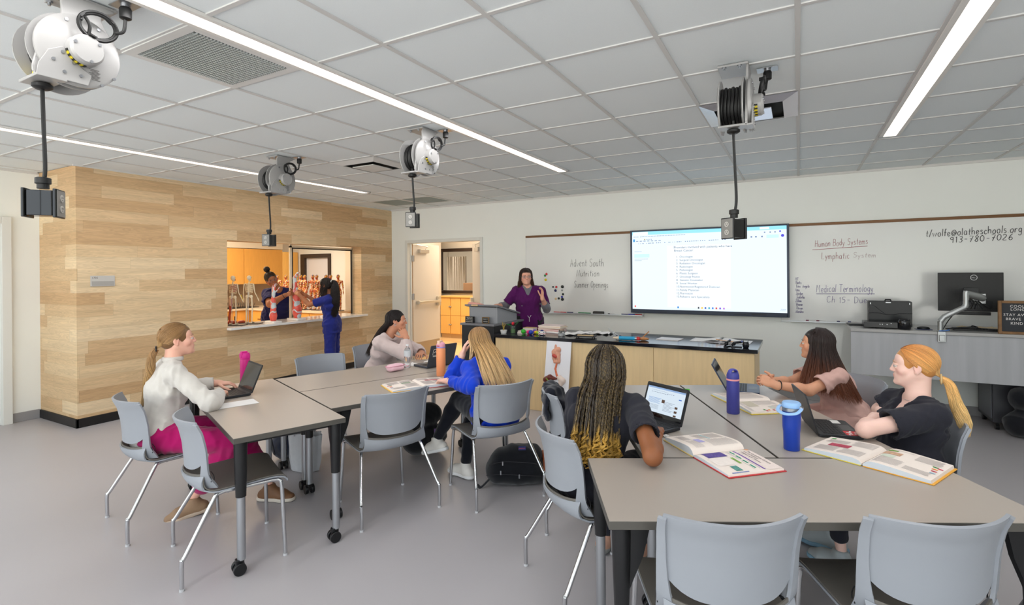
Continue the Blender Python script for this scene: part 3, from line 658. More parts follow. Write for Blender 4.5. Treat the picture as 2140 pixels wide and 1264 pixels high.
# ------------------------------------------------------------------ cord reels
REELW = mat('reel_white', srgb(160, 159, 158), 0.28, spec=0.5)
CORD = mat('black_cord', srgb(22, 22, 22), 0.45)
GLOSSB = mat('glossy_black', srgb(14, 16, 16), 0.08, spec=0.7)
GREYP = mat('outlet_plate', srgb(128, 126, 122), 0.35)
def reel(loc, boxz, boxrot, label, sway=0.02, glossy=False):
    t = thing('cord_reel', label, 'cord reel', loc, 0, 'cord reels hanging from the ceiling'); cz = -0.232; HY = -0.055
    # bracket: ceiling plate, side arm, lower guide plate
    m = MB(); m.box(-0.085, 0.075, -0.10, 0.10, -0.012, 0.0)
    arm = [(-0.085, -0.012), (0.085, -0.012), (0.04, -0.05), (0.05, -0.10), (0.085, -0.15), (0.10, -0.24), (0.04, -0.33), (-0.05, -0.345), (-0.09, -0.345), (-0.175, -0.358), (-0.19, -0.335), (-0.175, -0.26), (-0.15, -0.17), (-0.10, -0.10)]
    arm = [(float(a), float(b)) for a, b, _ in catmull([(p[0], p[1], 0) for p in arm], 3, closed=True)][:]
    m.prism(arm, 0.062, 0.075, axis='x'); m.box(-0.075, 0.072, -0.185, -0.09, -0.372, -0.360)
    m.box(0.0612, 0.0758, -0.185, -0.06, -0.3715, -0.30)
    obj('bracket', m, REELW, t, smooth=40, bevel=0.003)
    m = MB(); m.prism([(-.187, -.368), (-.02, -.368), (-.008, -.325), (-.045, -.300), (-.06, -.262), (-.105, -.235), (-.15, -.262), (-.180, -.322)], .094, .101, axis='x'); m.box(.07, .101, -.187, -.09, -.374, -.364)
    obj('foot_plate', m, REELW, t, smooth=0, bevel=.002)
    m = MB(); 
    for x in (-0.075, 0.045): m.lathe([(0.0, -0.002), (0.135, -0.002), (0.150, 0.004), (0.150, 0.010), (0.133, 0.008), (0.0, 0.008)], 40, M=Matrix.Translation((x, HY, cz)) @ Rm(90, 'Y'))
    for x in (-0.075, 0.045):
        for k in range(5):
            a = 2 * PI * k / 5; m.box(-0.004, 0.004, 0.03, 0.14, -0.012, 0.012, M=Matrix.Translation((x + 0.002, HY, cz)) @ Matrix.Rotation(a, 4, 'X') @ Matrix.Scale(0.6, 4, (0, 0, 1)))
    obj('spool', m, REELW, t, smooth=40)
    m = MB()
    for k in range(6):
        x = -0.058 + 0.0185 * k; pts = [(x + 0.003 * math.sin(3 * a), HY + (0.098 + 0.005 * (k % 2)) * math.cos(a), cz + (0.098 + 0.005 * (k % 2)) * math.sin(a)) for a in np.linspace(0, 2 * PI, 28, endpoint=False)]
        m.tube(pts, 0.0098, 8, closed=True)
    obj('cord_coil', m, CORD, t)
    m = MB(); m.lathe([(0.145, 0), (0.145, 0.012), (0.135, 0.018), (0.0, 0.018)], 40, M=Matrix.Translation((0.075, HY + 0.01, cz)) @ Rm(90, 'Y'), cap=False)
    m.lathe([(0.062, 0.018), (0.060, 0.060), (0.052, 0.070), (0.0, 0.071)], 32, M=Matrix.Translation((0.075, HY + 0.02, cz)) @ Rm(90, 'Y'), cap=False)
    obj('cover', m, REELW, t, smooth=35)
    for a, r in ((40, 0.048), (160, 0.048), (280, 0.048)):
        m = MB(); m.cyl((0.143, HY + 0.02 + r * math.cos(math.radians(a)), cz + r * math.sin(math.radians(a))), (0.149, HY + 0.02 + r * math.cos(math.radians(a)), cz + r * math.sin(math.radians(a))), 0.0065, seg=10); obj('screw', m, STEEL, t)
    for y, z in ((-0.135, -0.295), (-0.105, -0.258), (-0.07, -0.29), (-0.10, -0.335), (-0.045, -0.335), (0.02, -0.12), (-0.09, -0.12), (0.03, -0.35), (0.075, -0.31)): obj('screw', MB().cyl((0.092, y, z), (0.105 if y < -.04 and z < -.2 else 0.098, y, z), 0.0065, seg=10), STEEL, t)
    for x in (-0.05, 0.03): m = MB(); m.cyl((x, -0.093, -0.03), (x, -0.093, 0), 0.006); m.cyl((x, -0.093, -0.02), (x, -0.093, -0.012), 0.012, seg=6); obj('mounting_bolt', m, STEEL, t)
    m = MB(); 
    for k in range(9):
        a = math.radians(195 + 9 * k); r = 0.0618; m.box(0.10, 0.118, -0.006, 0.006, -0.001, 0.0012, mi=k % 2, M=Matrix.Translation((0, HY + 0.02 + r * math.cos(a), cz + r * math.sin(a))) @ Matrix.Rotation(a - PI / 2, 4, 'X'))
    obj('warning_label', m, [mat('label_black', srgb(24, 24, 22), 0.5), mat('label_yellow', srgb(216, 196, 40), 0.5)], t, smooth=0)
    m = MB()
    for (cy, w_) in ((-0.055 + HY, 0.04), (0.005 + HY, 0.035), (0.06 + HY, 0.04)):
        for k in range(9): m.box(0.0935, 0.0942, cy - w_ * 0.5 * (1 - 0.25 * (k % 3)), cy + w_ * 0.5 * (1 - 0.2 * ((k + 1) % 3)), cz - 0.075 - k * 0.0052 + abs(cy - HY) * 0.25, cz - 0.0772 - k * 0.0052 + abs(cy - HY) * 0.25)
    obj('printed_text', m, mat('label_print', srgb(90, 88, 86), 0.6), t, smooth=0)
    # strap cord looped at the cover and up into the ceiling box
    m = MB(); c = Vector((0.135, 0.0, -0.125))
    for k in range(2):
        pts = [c + Vector((0.004 * k + 0.012 * math.sin(a), (0.062 + 0.006 * k) * math.cos(a), (0.047 + 0.006 * k) * math.sin(a))) for a in np.linspace(0, 2 * PI, 30, endpoint=False)]
        m.tube(pts, 0.0068, 8, closed=True)
    m.tube(catmull([(0.13, -0.03, -0.17), (0.14, -0.03, -0.13), (0.14, -0.05, -0.10), (0.14, -0.06, -0.12)], 6), 0.0066, 8)
    m.tube(catmull([(0.14, 0.06, -0.13), (0.15, 0.085, -0.115), (0.155, 0.09, -0.08), (0.16, 0.09, -0.05)], 6), 0.0066, 8)
    for a in (0.9, 2.6, 4.4): m.box(-0.012, 0.016, -0.003, 0.003, -0.012, 0.012, M=Matrix.Translation(c + Vector((0.002, 0.066 * math.cos(a), 0.05 * math.sin(a)))) @ Matrix.Rotation(a, 4, 'X'))
    obj('strap_cord', m, CORD, t)
    m = MB(); m.lathe([(0.016, -0.062), (0.022, -0.058), (0.023, -0.02), (0.019, -0.012)], 16, M=Tm(0.16, 0.09, 0)); obj('plug', m, CORD, t)
    m = MB(); m.lathe([(0.018, -0.016), (0.018, -0.003)], 16, M=Tm(0.16, 0.09, 0)); m.box(0.105, 0.215, 0.05, 0.13, -0.004, 0); obj('ceiling_plate', m, STEEL, t, smooth=30, bevel=0.001)
    yd = -0.135; m = MB(); m.lathe([(0.022, -0.40), (0.034, -0.392), (0.034, -0.380), (0.024, -0.374)], 16, M=Tm(0.0, yd, 0)); obj('cable_stop', m, CORD, t)
    m = MB(); bz = boxz - loc[2]
    m.tube(catmull([(0.0, yd, -0.33), (0, yd, -0.39), (sway * 0.5, yd, -0.39 + (bz + 0.39) * 0.35), (sway, yd, -0.39 + (bz + 0.39) * 0.7), (0, yd, bz + 0.07)], 8), 0.0075, 8)
    m.lathe([(0.019, bz + 0.105), (0.026, bz + 0.102), (0.026, bz + 0.08), (0.020, bz + 0.078), (0.020, bz + 0.06)], 16, M=Tm(0, yd, 0))
    obj('drop_cord', m, CORD, t)
    B = Matrix.Translation((0, yd, bz)) @ Rm(boxrot, 'Z') @ Matrix.Diagonal((.86, .80, .90, 1))
    bm_ = GLOSSB if glossy else mat('satin_black', srgb(20, 20, 21), 0.3)
    m = MB(); m.rbox(-0.042, 0.042, -0.055, 0.055, -0.056, 0.056, 0.008, M=B); m.rbox(-0.048, 0.048, -0.072, -0.055, -0.064, 0.064, 0.006, M=B); m.rbox(-0.048, 0.048, 0.055, 0.070, -0.064, 0.064, 0.006, M=B)
    bo = obj('outlet_box', m, bm_, t, smooth=40, bevel=0.002)
    m = MB(); m.box(-0.041, 0.041, -0.0745, -0.071, -0.058, 0.058, M=B); obj('face_plate', m, GREYP, bo, smooth=0, bevel=0.0008, label='grey face plate with two sockets')
    for z in (-0.024, 0.024):
        m = MB(); m.lathe([(0.0165, 0), (0.0165, 0.004), (0, 0.004)], 20, M=B @ Tm(0, -0.0745, z) @ Rm(90, 'X'), cap=False)
        for x in (-0.006, 0.006): m.box(x - 0.001, x + 0.001, -0.0796, -0.078, z - 0.001, z + 0.007, 1, M=B)
        m.box(-0.002, 0.002, -0.0796, -0.078, z - 0.009, z - 0.005, 1, M=B)
        obj('socket', m, [mat('socket_ivory', srgb(176, 172, 166), 0.4), BLKM], bo)
    return t
r1 = reel((-2.66, 1.045, HC), 1.888, 140, 'large white cord reel in the top left corner, with a glossy black outlet box', 0.02, True)
reel((-4.49, 3.387, HC), 1.92, 22, 'small white cord reel in front of the ash wall, above the service window', 0.02)
reel((-2.66, 3.328, HC), 2.009, 22, 'white cord reel hanging above the double door', 0.015)
reel((-0.31, 3.22, HC), 1.825, -32, 'white cord reel hanging in front of the big screen', 0.012)
o = obj('yellow_guard', MB().prism([(-0.155, -0.355), (-0.115, -0.355), (-0.105, -0.27), (-0.135, -0.26)], -0.055, 0.0, axis='x'), mat('yellow_plastic', srgb(236, 212, 20), 0.4), r1, smooth=0, bevel=0.002, label='yellow guard')

# ------------------------------------------------------------------ handwriting
GL = {}
for ln in '''A 5|0,0 2.2,8 4.4,0;1,3 3.6,3
B 4.6|0,0 0,8;0,8 3,7.6 3.2,5 0,4.2;0,4.2 3.8,3.6 3.6,.6 0,0
C 4.8|4,6.8 2.4,8 .4,6 .2,2.4 1.8,0 4.2,1
D 5|.4,0 .4,8;.4,8 3.6,6.8 4.2,4 3,.8 .4,0
E 4|3.6,8 .3,8 .3,0 3.6,0;.3,4.2 2.8,4.2
H 5|.2,0 .4,8;4,8 4,0;.3,4 4,4.2
I 3|0,8 2.6,8;1.3,8 1.3,0;0,0 2.6,0
J 4|1,8 3.8,8;2.6,8 2.6,1.4 1.2,0 0,1.2
K 4|0,8 0,0;3.6,8 0,3.8 3.6,0
L 4|.4,8 .2,0 3.4,.2
M 6|0,0 .8,8 2.6,2.6 4.6,8 5.2,0
N 5|0,0 .3,8 3.9,0 4.1,8
O 5|2.4,8 .4,6 .3,2 2.3,0 4.2,2 4.2,6 2.4,8
S 4.6|4,7 2.4,8 .6,6.6 1.2,4.8 3.4,3.6 3.7,1.4 2,0 .2,1
T 4.6|0,8 4.6,8;2.3,8 2.2,0
W 6|0,8 1.4,0 2.8,6 4.2,0 5.6,8
a 3.8|3,4 1.2,4.4 .2,2 1.2,0 2.8,1.2 3,4;3,4 3.2,0
b 3.6|.2,8 .2,0;.2,1 1.8,0 3,1.8 2,4 .2,3
c 3.4|2.8,3.6 1.4,4.2 .2,2.2 1.2,0 3,.6
d 3.8|3,3.6 1.2,4.2 .2,2 1.4,0 3,1.2;3,8 3.1,0
e 3.6|.3,2.2 2.8,2.6 2.2,4.2 .8,4 .3,1.8 1.4,0 3,.8
f 2.8|2.6,7.4 1.6,8 1,6.6 1,0;0,4.2 2.4,4.2
g 3.8|3,4 1.2,4.2 .2,2.2 1.4,.4 3,1.6;3,4 3,-2 1.4,-3 .2,-2
h 3.8|.2,8 .2,0;.2,2.6 1.6,4.2 2.9,3.4 3,0
i 1.6|.6,4 .6,0;.6,5.8 .7,6.1
k 3.4|.2,8 .2,0;2.6,4 .3,2 2.8,0
l 1.6|.6,8 .6,0
m 5.4|.2,4 .2,0;.2,2.8 1.4,4.2 2.3,3 2.3,0;2.3,2.8 3.5,4.2 4.5,3 4.5,0
n 3.8|.2,4 .2,0;.2,2.6 1.6,4.2 2.9,3.2 3,0
o 3.8|1.6,4.2 .2,2.6 .8,.2 2.4,0 3.2,2 2.6,4 1.6,4.2
p 3.8|.2,4 .2,-3.4;.2,3 1.8,4.2 3,2.4 2,.2 .2,.8
r 3|.2,4 .3,0;.3,2.4 1.2,4 2.6,4
s 3.2|2.6,3.8 1,4.2 .6,2.8 2.4,1.8 2.2,.2 .2,.2
t 3|1.2,7 1.2,.6 2.2,.2;0,4.4 2.6,4.4
u 3.8|.2,4 .4,.6 1.8,0 3,1.4;3,4 3.1,0
v 3.4|0,4 1.4,0 2.9,4
w 5|0,4 1.1,0 2.2,3.4 3.3,0 4.4,4
x 3.4|0,4 2.8,0;2.8,4 0,0
y 3.6|0,4 1.4,.6;3,4 1,-3
@ 6|3.8,3.6 2.2,4.2 1.6,2 2.8,1 4,2.6 4,4.2;4,2 4.8,1.4 5.4,3.6 4,6 1.6,5.6 .3,3 1.4,.2 4.2,-.2
/ 3|0,-.5 2.6,8
. 1.6|.5,0 .7,.3
- 4|.6,3.4 3.2,3.4
0 4.4|2,7 .4,5 .5,1.4 2,0 3.6,2 3.5,5.6 2,7
1 2.4|.4,5.8 1.2,7 1.2,0
2 4.4|.3,5.6 1.6,7 3.2,5.6 2.6,3.4 .2,.2 3.6,.1
3 4.2|.4,6.6 2.8,6.8 2.8,4.6 1.4,3.8 3.2,2.6 2.4,.2 .2,.6
5 4.4|3.6,7 .8,7 .6,4.2 2.8,4 3.4,1.8 2,0 .2,.6
6 4.2|3,7 1,4.4 .4,1.6 1.8,0 3.4,1.4 2.4,3.4 .6,2.4
7 4.4|.2,7 3.6,7 1.4,0;.8,3.6 3,3.7
8 4.2|3.2,6 1.8,7 .6,5.6 3,2.2 2,0 .4,1.4 3.2,5.4 3.2,6
9 4.2|3.2,5.6 1.8,7 .4,5.4 1.4,3.8 3.1,4.8;3.2,6.6 2.8,0
+ 5|.4,4 4.2,4.2;2.4,7.4 2.2,.4'''.split('\n'):
    h, st = ln.split('|'); ch, wd = h.split(' ')
    GL[ch] = (float(wd), [[tuple(map(float, p.split(','))) for p in s.split(' ')] for s in st.split(';')])
hrng = random.Random(4)
def handwrite(mb, s, x, z, h, y=7.283, r=0.0020, slope=0.0, xs=1.0, x1=None):
    """marker strokes on a board facing -y; h = capital height, x1 = where the line ends"""
    u = h / 8; cx = x
    if x1: xs = (x1 - x) / (u * sum(3.6 if c == ' ' else GL[c][0] + 0.9 for c in s))
    for ch in s:
        if ch == ' ': cx += 3.6 * u * xs; continue
        wd, st = GL[ch]
        dz = hrng.uniform(-.3, .3) * u; sk = hrng.uniform(0.02, 0.12)
        for k in st:
            pts = [(cx + (px + sk * pz) * u * xs, y, z + pz * u + dz + slope * (cx - x)) for px, pz in k]
            curvy = ch not in 'AEFHIKLMNTVWXZvwxlt-1+/7'
            pts = catmull(pts, 5) if (curvy and len(pts) > 2) else np.array(pts)
            mb.tube(pts, r, 5, flat=0.35, up=(0, 1, 0))
        cx += (wd + 0.9) * u * xs
    return cx
# ------------------------------------------------------------------ whiteboards, screen
WB = mat('whiteboard', srgb(230, 230, 227), 0.13, spec=0.5)
BRNZ = mat('bronze_trim', srgb(108, 74, 42), 0.4, metal=0.3)
ALU = mat('aluminium', srgb(200, 202, 204), 0.35, metal=0.7)
def whiteboard(x0, x1, label):
    t = thing('whiteboard', label, 'whiteboard', (x0, 7.31, 0.955)); W = x1 - x0
    obj('surface', MB().box(0.006, W - 0.006, -0.022, -0.002, 0.005, 1.19), WB, t, smooth=0)
    obj('top_rail', MB().box(0, W, -0.03, -0.001, 1.172, 1.205), BRNZ, t, smooth=0, bevel=0.002, label='bronze coloured top rail')
    m = MB(); m.box(0, 0.006, -0.026, -0.001, 0, 1.172); m.box(W - 0.006, W, -0.026, -0.001, 0, 1.172); m.box(0, W, -0.026, -0.001, -0.006, 0.006)
    obj('frame', m, ALU, t, smooth=0)
    obj('tray', MB().box(0.1, W - 0.002, -0.085, -0.001, 0.0, 0.008).box(0.1, W - 0.002, -0.088, -0.082, 0.0, 0.016), ALU, t, smooth=0, bevel=0.001)
    return t
wl = whiteboard(-3.785, -1.92, 'whiteboard behind the person in purple, with three lines of black handwriting')
wr = whiteboard(-0.20, 3.9, 'long whiteboard at the right, with red, purple and black handwriting')
INKB = mat('ink_black', srgb(62, 60, 62), 0.5); INKR = mat('ink_red', srgb(166, 98, 104), 0.5); INKP = mat('ink_purple', srgb(116, 104, 154), 0.5); INKF = mat('ink_faded', srgb(196, 176, 178), 0.5)
def board_text(par, lines, mtl):
    L0 = par.location
    for a in lines:
        m = MB(); handwrite(m, *a[:4], **(a[4] if len(a) > 4 else {}))
        for i in range(len(m.v)): m.v[i] = m.v[i] - np.array(L0)
        obj('handwriting', m, mtl, par, smooth=60)
board_text(wl, [('Advent South', -3.026, 1.665, .115, dict(x1=-2.49)), ('Nutrition', -2.926, 1.516, .095, dict(x1=-2.56)), ('Summer Openings', -2.966, 1.35, .10, dict(x1=-2.43))], INKB)
def line_stroke(par, p0, p1, mtl, r=0.003):
    L0 = Vector(par.location); obj('underline', MB().tube([Vector(p0) - L0, Vector(p1) - L0], r, 5, flat=0.3, up=(0, 1, 0)), mtl, par)
board_text(wr, [('Human Body Systems', .172, 1.867, .078, dict(x1=.71, slope=.04)), ('Lymphatic', .241, 1.72, .078, dict(x1=.53))], INKR)
line_stroke(wr, (.146, 7.284, 1.833), (.701, 7.284, 1.862), INKR)
board_text(wr, [('System', .56, 1.73, .06, dict(x1=.79))], INKF)
board_text(wr, [('Medical Terminology', .183, 1.318, .09, dict(x1=.76, slope=.02)), ('Ch 15- Due', .291, 1.196, .075, dict(x1=.70))], INKP)
line_stroke(wr, (.183, 7.284, 1.298), (.766, 7.284, 1.306), INKP)
board_text(wr, [('t/wolfe@olatheschools.org', 1.24, 1.945, .078, dict(x1=2.04, slope=0.03, r=.003)), ('913-780-7026', 1.448, 1.875, .072, dict(x1=1.97, slope=.03, r=.003))], INKB)
nm = ['MT', 'Barks', 'Lexi  Angela', 'Amy', 'Jordyn', 'Isabella', 'Jillian', 'Winnie', 'Devyn', 'Alondra']
board_text(wr, [(s_, -.04 + .006 * (i % 3), 1.462 - .0445 * i, .036, dict(xs=.62, r=.0017)) for i, s_ in enumerate(nm)], INKP)
# magnets and tray clutter
MG = [(-3.425, 1.555, 'red', .018), (-3.45, 1.53, 'green', .018), (-3.44, 1.465, 'yellow', .02), (-3.26, 1.355, 'red', .017), (-3.16, 1.36, 'black', .024), (-3.275, 1.30, 'navy', .02), (-3.15, 1.245, 'black', .018), (-3.168, 1.205, 'blue', .017), (-3.27, 1.175, 'cream', .018), (-3.22, 1.18, 'black', .017), (-3.16, 1.168, 'black', .024), (-3.165, 1.305, 'silver', .014), (-3.315, 1.355, 'black', .014)]
MC = dict(red=srgb(214, 40, 48), green=srgb(24, 132, 72), yellow=srgb(232, 210, 30), black=srgb(22, 30, 26), navy=srgb(26, 34, 92), blue=srgb(36, 48, 170), cream=srgb(232, 204, 160), silver=srgb(150, 152, 154))
pos_ = ['at the top of the cluster by the hair', 'second from the top, beside the hair', 'third from the top, beside the shoulder', 'level with the hand', 'large, at the upper right of the lower cluster', 'left in the lower cluster', 'right of the hand, mid height', 'just above the lowest pair', 'lowest row, left', 'lowest row, middle', 'lowest row, right, large', 'tiny, right column', 'tiny, touching the finger']
for (x, z, c, r), p in zip(MG, pos_):
    m = MB(); m.lathe([(r * .8, 0), (r, .003), (r, .008), (r * .8, .011), (0, .011)], 20, M=Matrix.Translation((x, 7.288, z)) @ Rm(90, 'X'))
    tag(obj('magnet', m, mat('magnet_' + c, MC[c], 0.35)), 'round %s magnet on the whiteboard, %s' % (c, p), 'magnet', 'magnets on the left whiteboard')
MK = [(-3.24, 'red'), (-3.13, 'red'), (-3.02, 'navy'), (-2.84, 'green'), (-2.74, 'green'), (-2.38, 'black'), (-2.18, 'navy'), (-2.08, 'blue'), (-1.98, 'red'), (0.12, 'plum'), (0.23, 'plum'), (0.44, 'navy'), (0.55, 'navy')]
MC['plum'] = srgb(110, 30, 60)
mp = ['at the left end of the left tray', 'second along the left tray', 'third along the left tray', 'just left of the eraser, farther one', 'touching the left of the eraser', 'right of the eraser', 'in the middle of the tray right of the eraser', 'beside the red one at the tray end', 'at the right end of the left tray', 'first on the right tray', 'second on the right tray', 'third on the right tray', 'last on the right tray before the desk']
for (x, c), p in zip(MK, mp):
    t = thing('marker', '%s dry-erase marker lying %s' % (c, p), 'marker', (x, 7.252, 0.972), 0, 'markers on the board trays')
    obj('barrel', MB().cyl((-0.02, 0, 0), (0.045, 0, 0), 0.0085, seg=10), mat('marker_white', srgb(210, 208, 206), 0.4) if x > 0 or c in ('black',) else mat('marker_' + c, MC[c], 0.4), t)
    obj('cap', MB().cyl((-0.05, 0, 0), (-0.019, 0, 0), 0.0095, seg=10), mat('marker_' + c, MC[c], 0.4), t)
m = MB().rbox(-2.655, -2.495, 7.228, 7.275, 0.964, 1.005, 0.01, axis='y'); tag(obj('eraser', m, mat('eraser_grey', srgb(66, 64, 62), 0.8), bevel=0.004), 'dark grey felt eraser on the left board tray', 'eraser')

t = thing('television', 'large flat screen on the teaching wall showing a numbered list', 'television', (-2.078, 7.31, 1.005)); W, Hh = 1.975, 1.155; yb, yf = -0.03, -0.105
BEZ = mat('tv_bezel', srgb(46, 52, 66), 0.3, metal=0.4)
m = MB(); m.box(0, W, yf, yb, 0, Hh); m.box(0.3, W - 0.3, yb, -0.001, 0.3, 0.9)
obj('body', m, BEZ, t, smooth=0, bevel=0.004)
fr = MB(); fr.box(0, 0.026, yf - 0.008, yf, 0.0, Hh); fr.box(W - 0.026, W, yf - 0.008, yf, 0, Hh); fr.box(0.026, W - 0.026, yf - 0.008, yf, Hh - 0.022, Hh); fr.box(0.026, W - 0.026, yf - 0.012, yf, 0, 0.055)
obj('bezel', fr, BEZ, t, smooth=0, bevel=0.003)
obj('pen_tray', MB().box(0.35, 0.5, yf - 0.02, yf - 0.012, 0.02, 0.026).box(1.34, 1.5, yf - 0.02, yf - 0.012, 0.02, 0.026).box(1.55, 1.72, yf - 0.014, yf - 0.012, 0.02, 0.034), BLKM, t, smooth=0)
def emis(name, r, g, b_, s=0.9): return mat('scr_' + name, (0, 0, 0, 1), 0.3, spec=0.2, emit=srgb(r, g, b_), estr=s)
SW, SZ0, SZ1 = 0.026, 0.055, Hh - 0.022; sy = yf - 0.0015
obj('screen', MB().box(SW, W - SW, sy, yf, SZ0, SZ1), emis('page', 224, 240, 252, 1.0), t, smooth=0, label='lit pale blue screen')
pw, ph = W - 2 * SW, SZ1 - SZ0
def sp(u, v): return (SW + u * pw, SZ1 - v * ph)        # fractions of the picture, v downwards
def srect(mb, u0, v0, u1, v1, k=1, mi=0): 
    a, b_ = sp(u0, v0); c, d = sp(u1, v1); mb.box(a, c, sy - 0.0006 * k, sy - 0.0001, d, b_, mi)
m = MB(); srect(m, 0, 0, 1, .042); obj('title_bar', m, emis('cyan', 150, 222, 246, 1.0), t, smooth=0)
m = MB(); srect(m, .006, .004, .115, .042, 2); srect(m, .845, .006, .90, .034, 2); srect(m, .245, .185, .252, .19, 1); srect(m, .25, .19, .667, .965, 1)
obj('white_areas', m, emis('white', 236, 248, 255, 1.0), t, smooth=0)
m = MB(); srect(m, .015, .29, .125, .335); srect(m, .884, .098, .955, .135); obj('highlight', m, emis('pale', 196, 232, 248, 1.0), t, smooth=0)
m = MB(); rr = random.Random(2)
def sdot(mb, u, v, r, mi=0, k=3):
    a, b_ = sp(u, v); mb.lathe([(r, 0), (r, 0.0004 * k), (0, 0.0004 * k)], 14, mi, Matrix.Translation((a, sy, b_)) @ Rm(90, 'X'))
for u in [.012 + .0135 * k for k in range(3)] + [.06]: srect(m, u, .062, u + .006, .07)
for k in range(28): srect(m, .07 + .011 * k, .0605 - .0002 * k, .077 + .011 * k, .0675 - .0002 * k)
for k in range(7): srect(m, .028 + .027 * k, .118, .045 + .027 * k, .126)
for u in (.088, .105, .12, .135): srect(m, u, .098, u + .007, .106)
for k in range(44):
    u = .018 + .0142 * k
    if rr.random() < .85: srect(m, u, .15 - .00045 * k, u + rr.choice([.004, .007, .01]), .159 - .00045 * k)
for (u, v, n) in ((.018, .255, 7), (.018, .335 + .015, 13), (.018, .37, 7)):
    for k in range(n): srect(m, u + .0075 * k, v, u + .0075 * k + .005, v + .006)
for u in (.79, .817, .853): srect(m, u, .108, u + .01, .125)
for u in (.8695, .902, .93): srect(m, u, .062, u + .008, .075)
for k in range(6): srect(m, .965 + .005 * k, .955, .968 + .005 * k, .96); srect(m, .96 + .006 * k, .972, .963 + .006 * k, .977)
for k in range(12): srect(m, .305 + .03 * k, .183, .3055 + .03 * k, .188)
obj('interface_marks', m, emis('grey', 128, 148, 186, .8), t, smooth=0)
m = MB()
def stext(s_, u, v, size, mb=None):
    mb = mb or m; a, b_ = sp(u, v); text_mesh(mb, s_, size, frame_M((a, sy - 0.0016, b_), (1, 0, 0), (0, 0, 1)))
stext('Providers involved with patients who have', .298, .228, .0425); stext('Breast Cancer:', .298, .268, .0425); srect(m, .2962, .196, .2976, .23, 3)
obj('heading_text', m, emis('ink', 58, 66, 110, .8), t, smooth=0); m = MB()
L13 = ['Oncologist', 'Surgical Oncologist', 'Radiation Oncologist', 'Radiologist', 'Pathologist', 'Plastic Surgeon', 'Oncology Nurse', 'Genetic Counselor', 'Social Worker', 'Nutritionist/Registered Dietician', 'Family Physician', 'Pharmacist', 'Palliative care Specialists']
for i, s_ in enumerate(L13):
    v = .345 + i * .0415; stext('%d.' % (i + 1), .312, v, .0385, m); stext(s_, .335, v, .0385, m)
obj('list_text', m, emis('ink', 58, 66, 110, .8), t, smooth=0)
m = MB(); cols = []
for u, c in ((.318, (30, 130, 220)), (.455, (60, 60, 70)), (.478, (240, 200, 60)), (.50, (50, 90, 200)), (.524, (40, 170, 190)), (.547, (60, 130, 230)), (.57, (220, 70, 60)), (.594, (120, 80, 220)), (.618, (190, 120, 220)), (.015, (240, 90, 80))): cols.append((u, c))
for i, (u, c) in enumerate(cols): m = MB(); srect(m, u, .955, u + .010, .977, 2); obj('icon', m, emis('icon%d' % i, *c), t, smooth=0)
for u, v, r_, c in ((.963, .062, .011, (84, 74, 220)), (.977, .112, .018, (84, 74, 220)), (.092, .102, .008, (170, 140, 40))): m = MB(); sdot(m, u, v, r_); obj('icon', m, emis('dot%d' % c[0], *c), t, smooth=0)
m = MB(); srect(m, .008, .095, .02, .13, 2); obj('icon', m, emis('docblue', 40, 150, 220), t, smooth=0)

# ------------------------------------------------------------------ teaching bench, lectern
MAPLE = mat('maple_front', srgb(232, 204, 156), 0.42, spec=0.35, noise=0.06, nscale=4, nstretch=(9, 9, 0.7))
BTOP = mat('black_top', srgb(26, 26, 30), 0.12, spec=0.6)
t = thing('teaching_bench', 'long maple teaching bench with a black worktop in front of the screen', 'bench', (-3.19, 5.34, 0))
m = MB(); m.box(0, 2.82, 0, 0.70, 0.0, 0.812); obj('carcass', m, MAPLE, t, smooth=0, bevel=0.002)
m = MB(); 
for a, b_ in ((0.002, 0.94), (0.944, 1.88), (1.884, 2.818)): m.box(a, b_, -0.008, 0, 0.002, 0.81)
obj('front_panels', m, MAPLE, t, smooth=0, bevel=0.0012)
obj('worktop', MB().box(-0.01, 2.85, -0.03, 0.79, 0.814, 0.85), BTOP, t, smooth=0, bevel=0.003, label='black worktop')
obj('outlet', MB().box(2.82, 2.835, 0.3, 0.37, 0.3, 0.41), BLKM, t, smooth=0, bevel=0.002)
GRYL = mat('grey_laminate', srgb(148, 150, 154), 0.45); GRYD = mat('grey_edge', srgb(120, 120, 124), 0.4)
t = thing('lectern_cabinet', 'black cabinet with a grey top carrying the lectern, at the left end of the bench', 'cabinet', (-3.70, 5.36, 0))
obj('carcass', MB().box(0.005, 0.475, 0, 0.74, 0, 0.935), mat('cabinet_black', srgb(26, 26, 30), 0.35), t, smooth=0, bevel=0.003)
obj('top', MB().box(-0.01, 0.485, -0.015, 0.76, 0.937, 0.962), GRYD, t, smooth=0, bevel=0.002)
t = thing('lectern', 'grey sloped tabletop lectern beside the person in purple', 'lectern', (-3.64, 5.45, 0.963))
m = MB(); m.prism([(0, 0), (0.50, 0), (0.50, 0.09), (0, 0.20)], 0.0, 0.018, axis='x'); m.prism([(0, 0), (0.50, 0), (0.50, 0.09), (0, 0.20)], 0.392, 0.41, axis='x'); m.box(0.018, 0.392, 0.0, 0.018, 0, 0.195)
obj('body', m, GRYL, t, smooth=0, bevel=0.002)
m = MB(); m.prism([(-0.03, 0.208), (0.56, 0.079), (0.56, 0.10), (-0.03, 0.229)], -0.05, 0.43, axis='x'); obj('slope_top', m, GRYD, t, smooth=0, bevel=0.002)
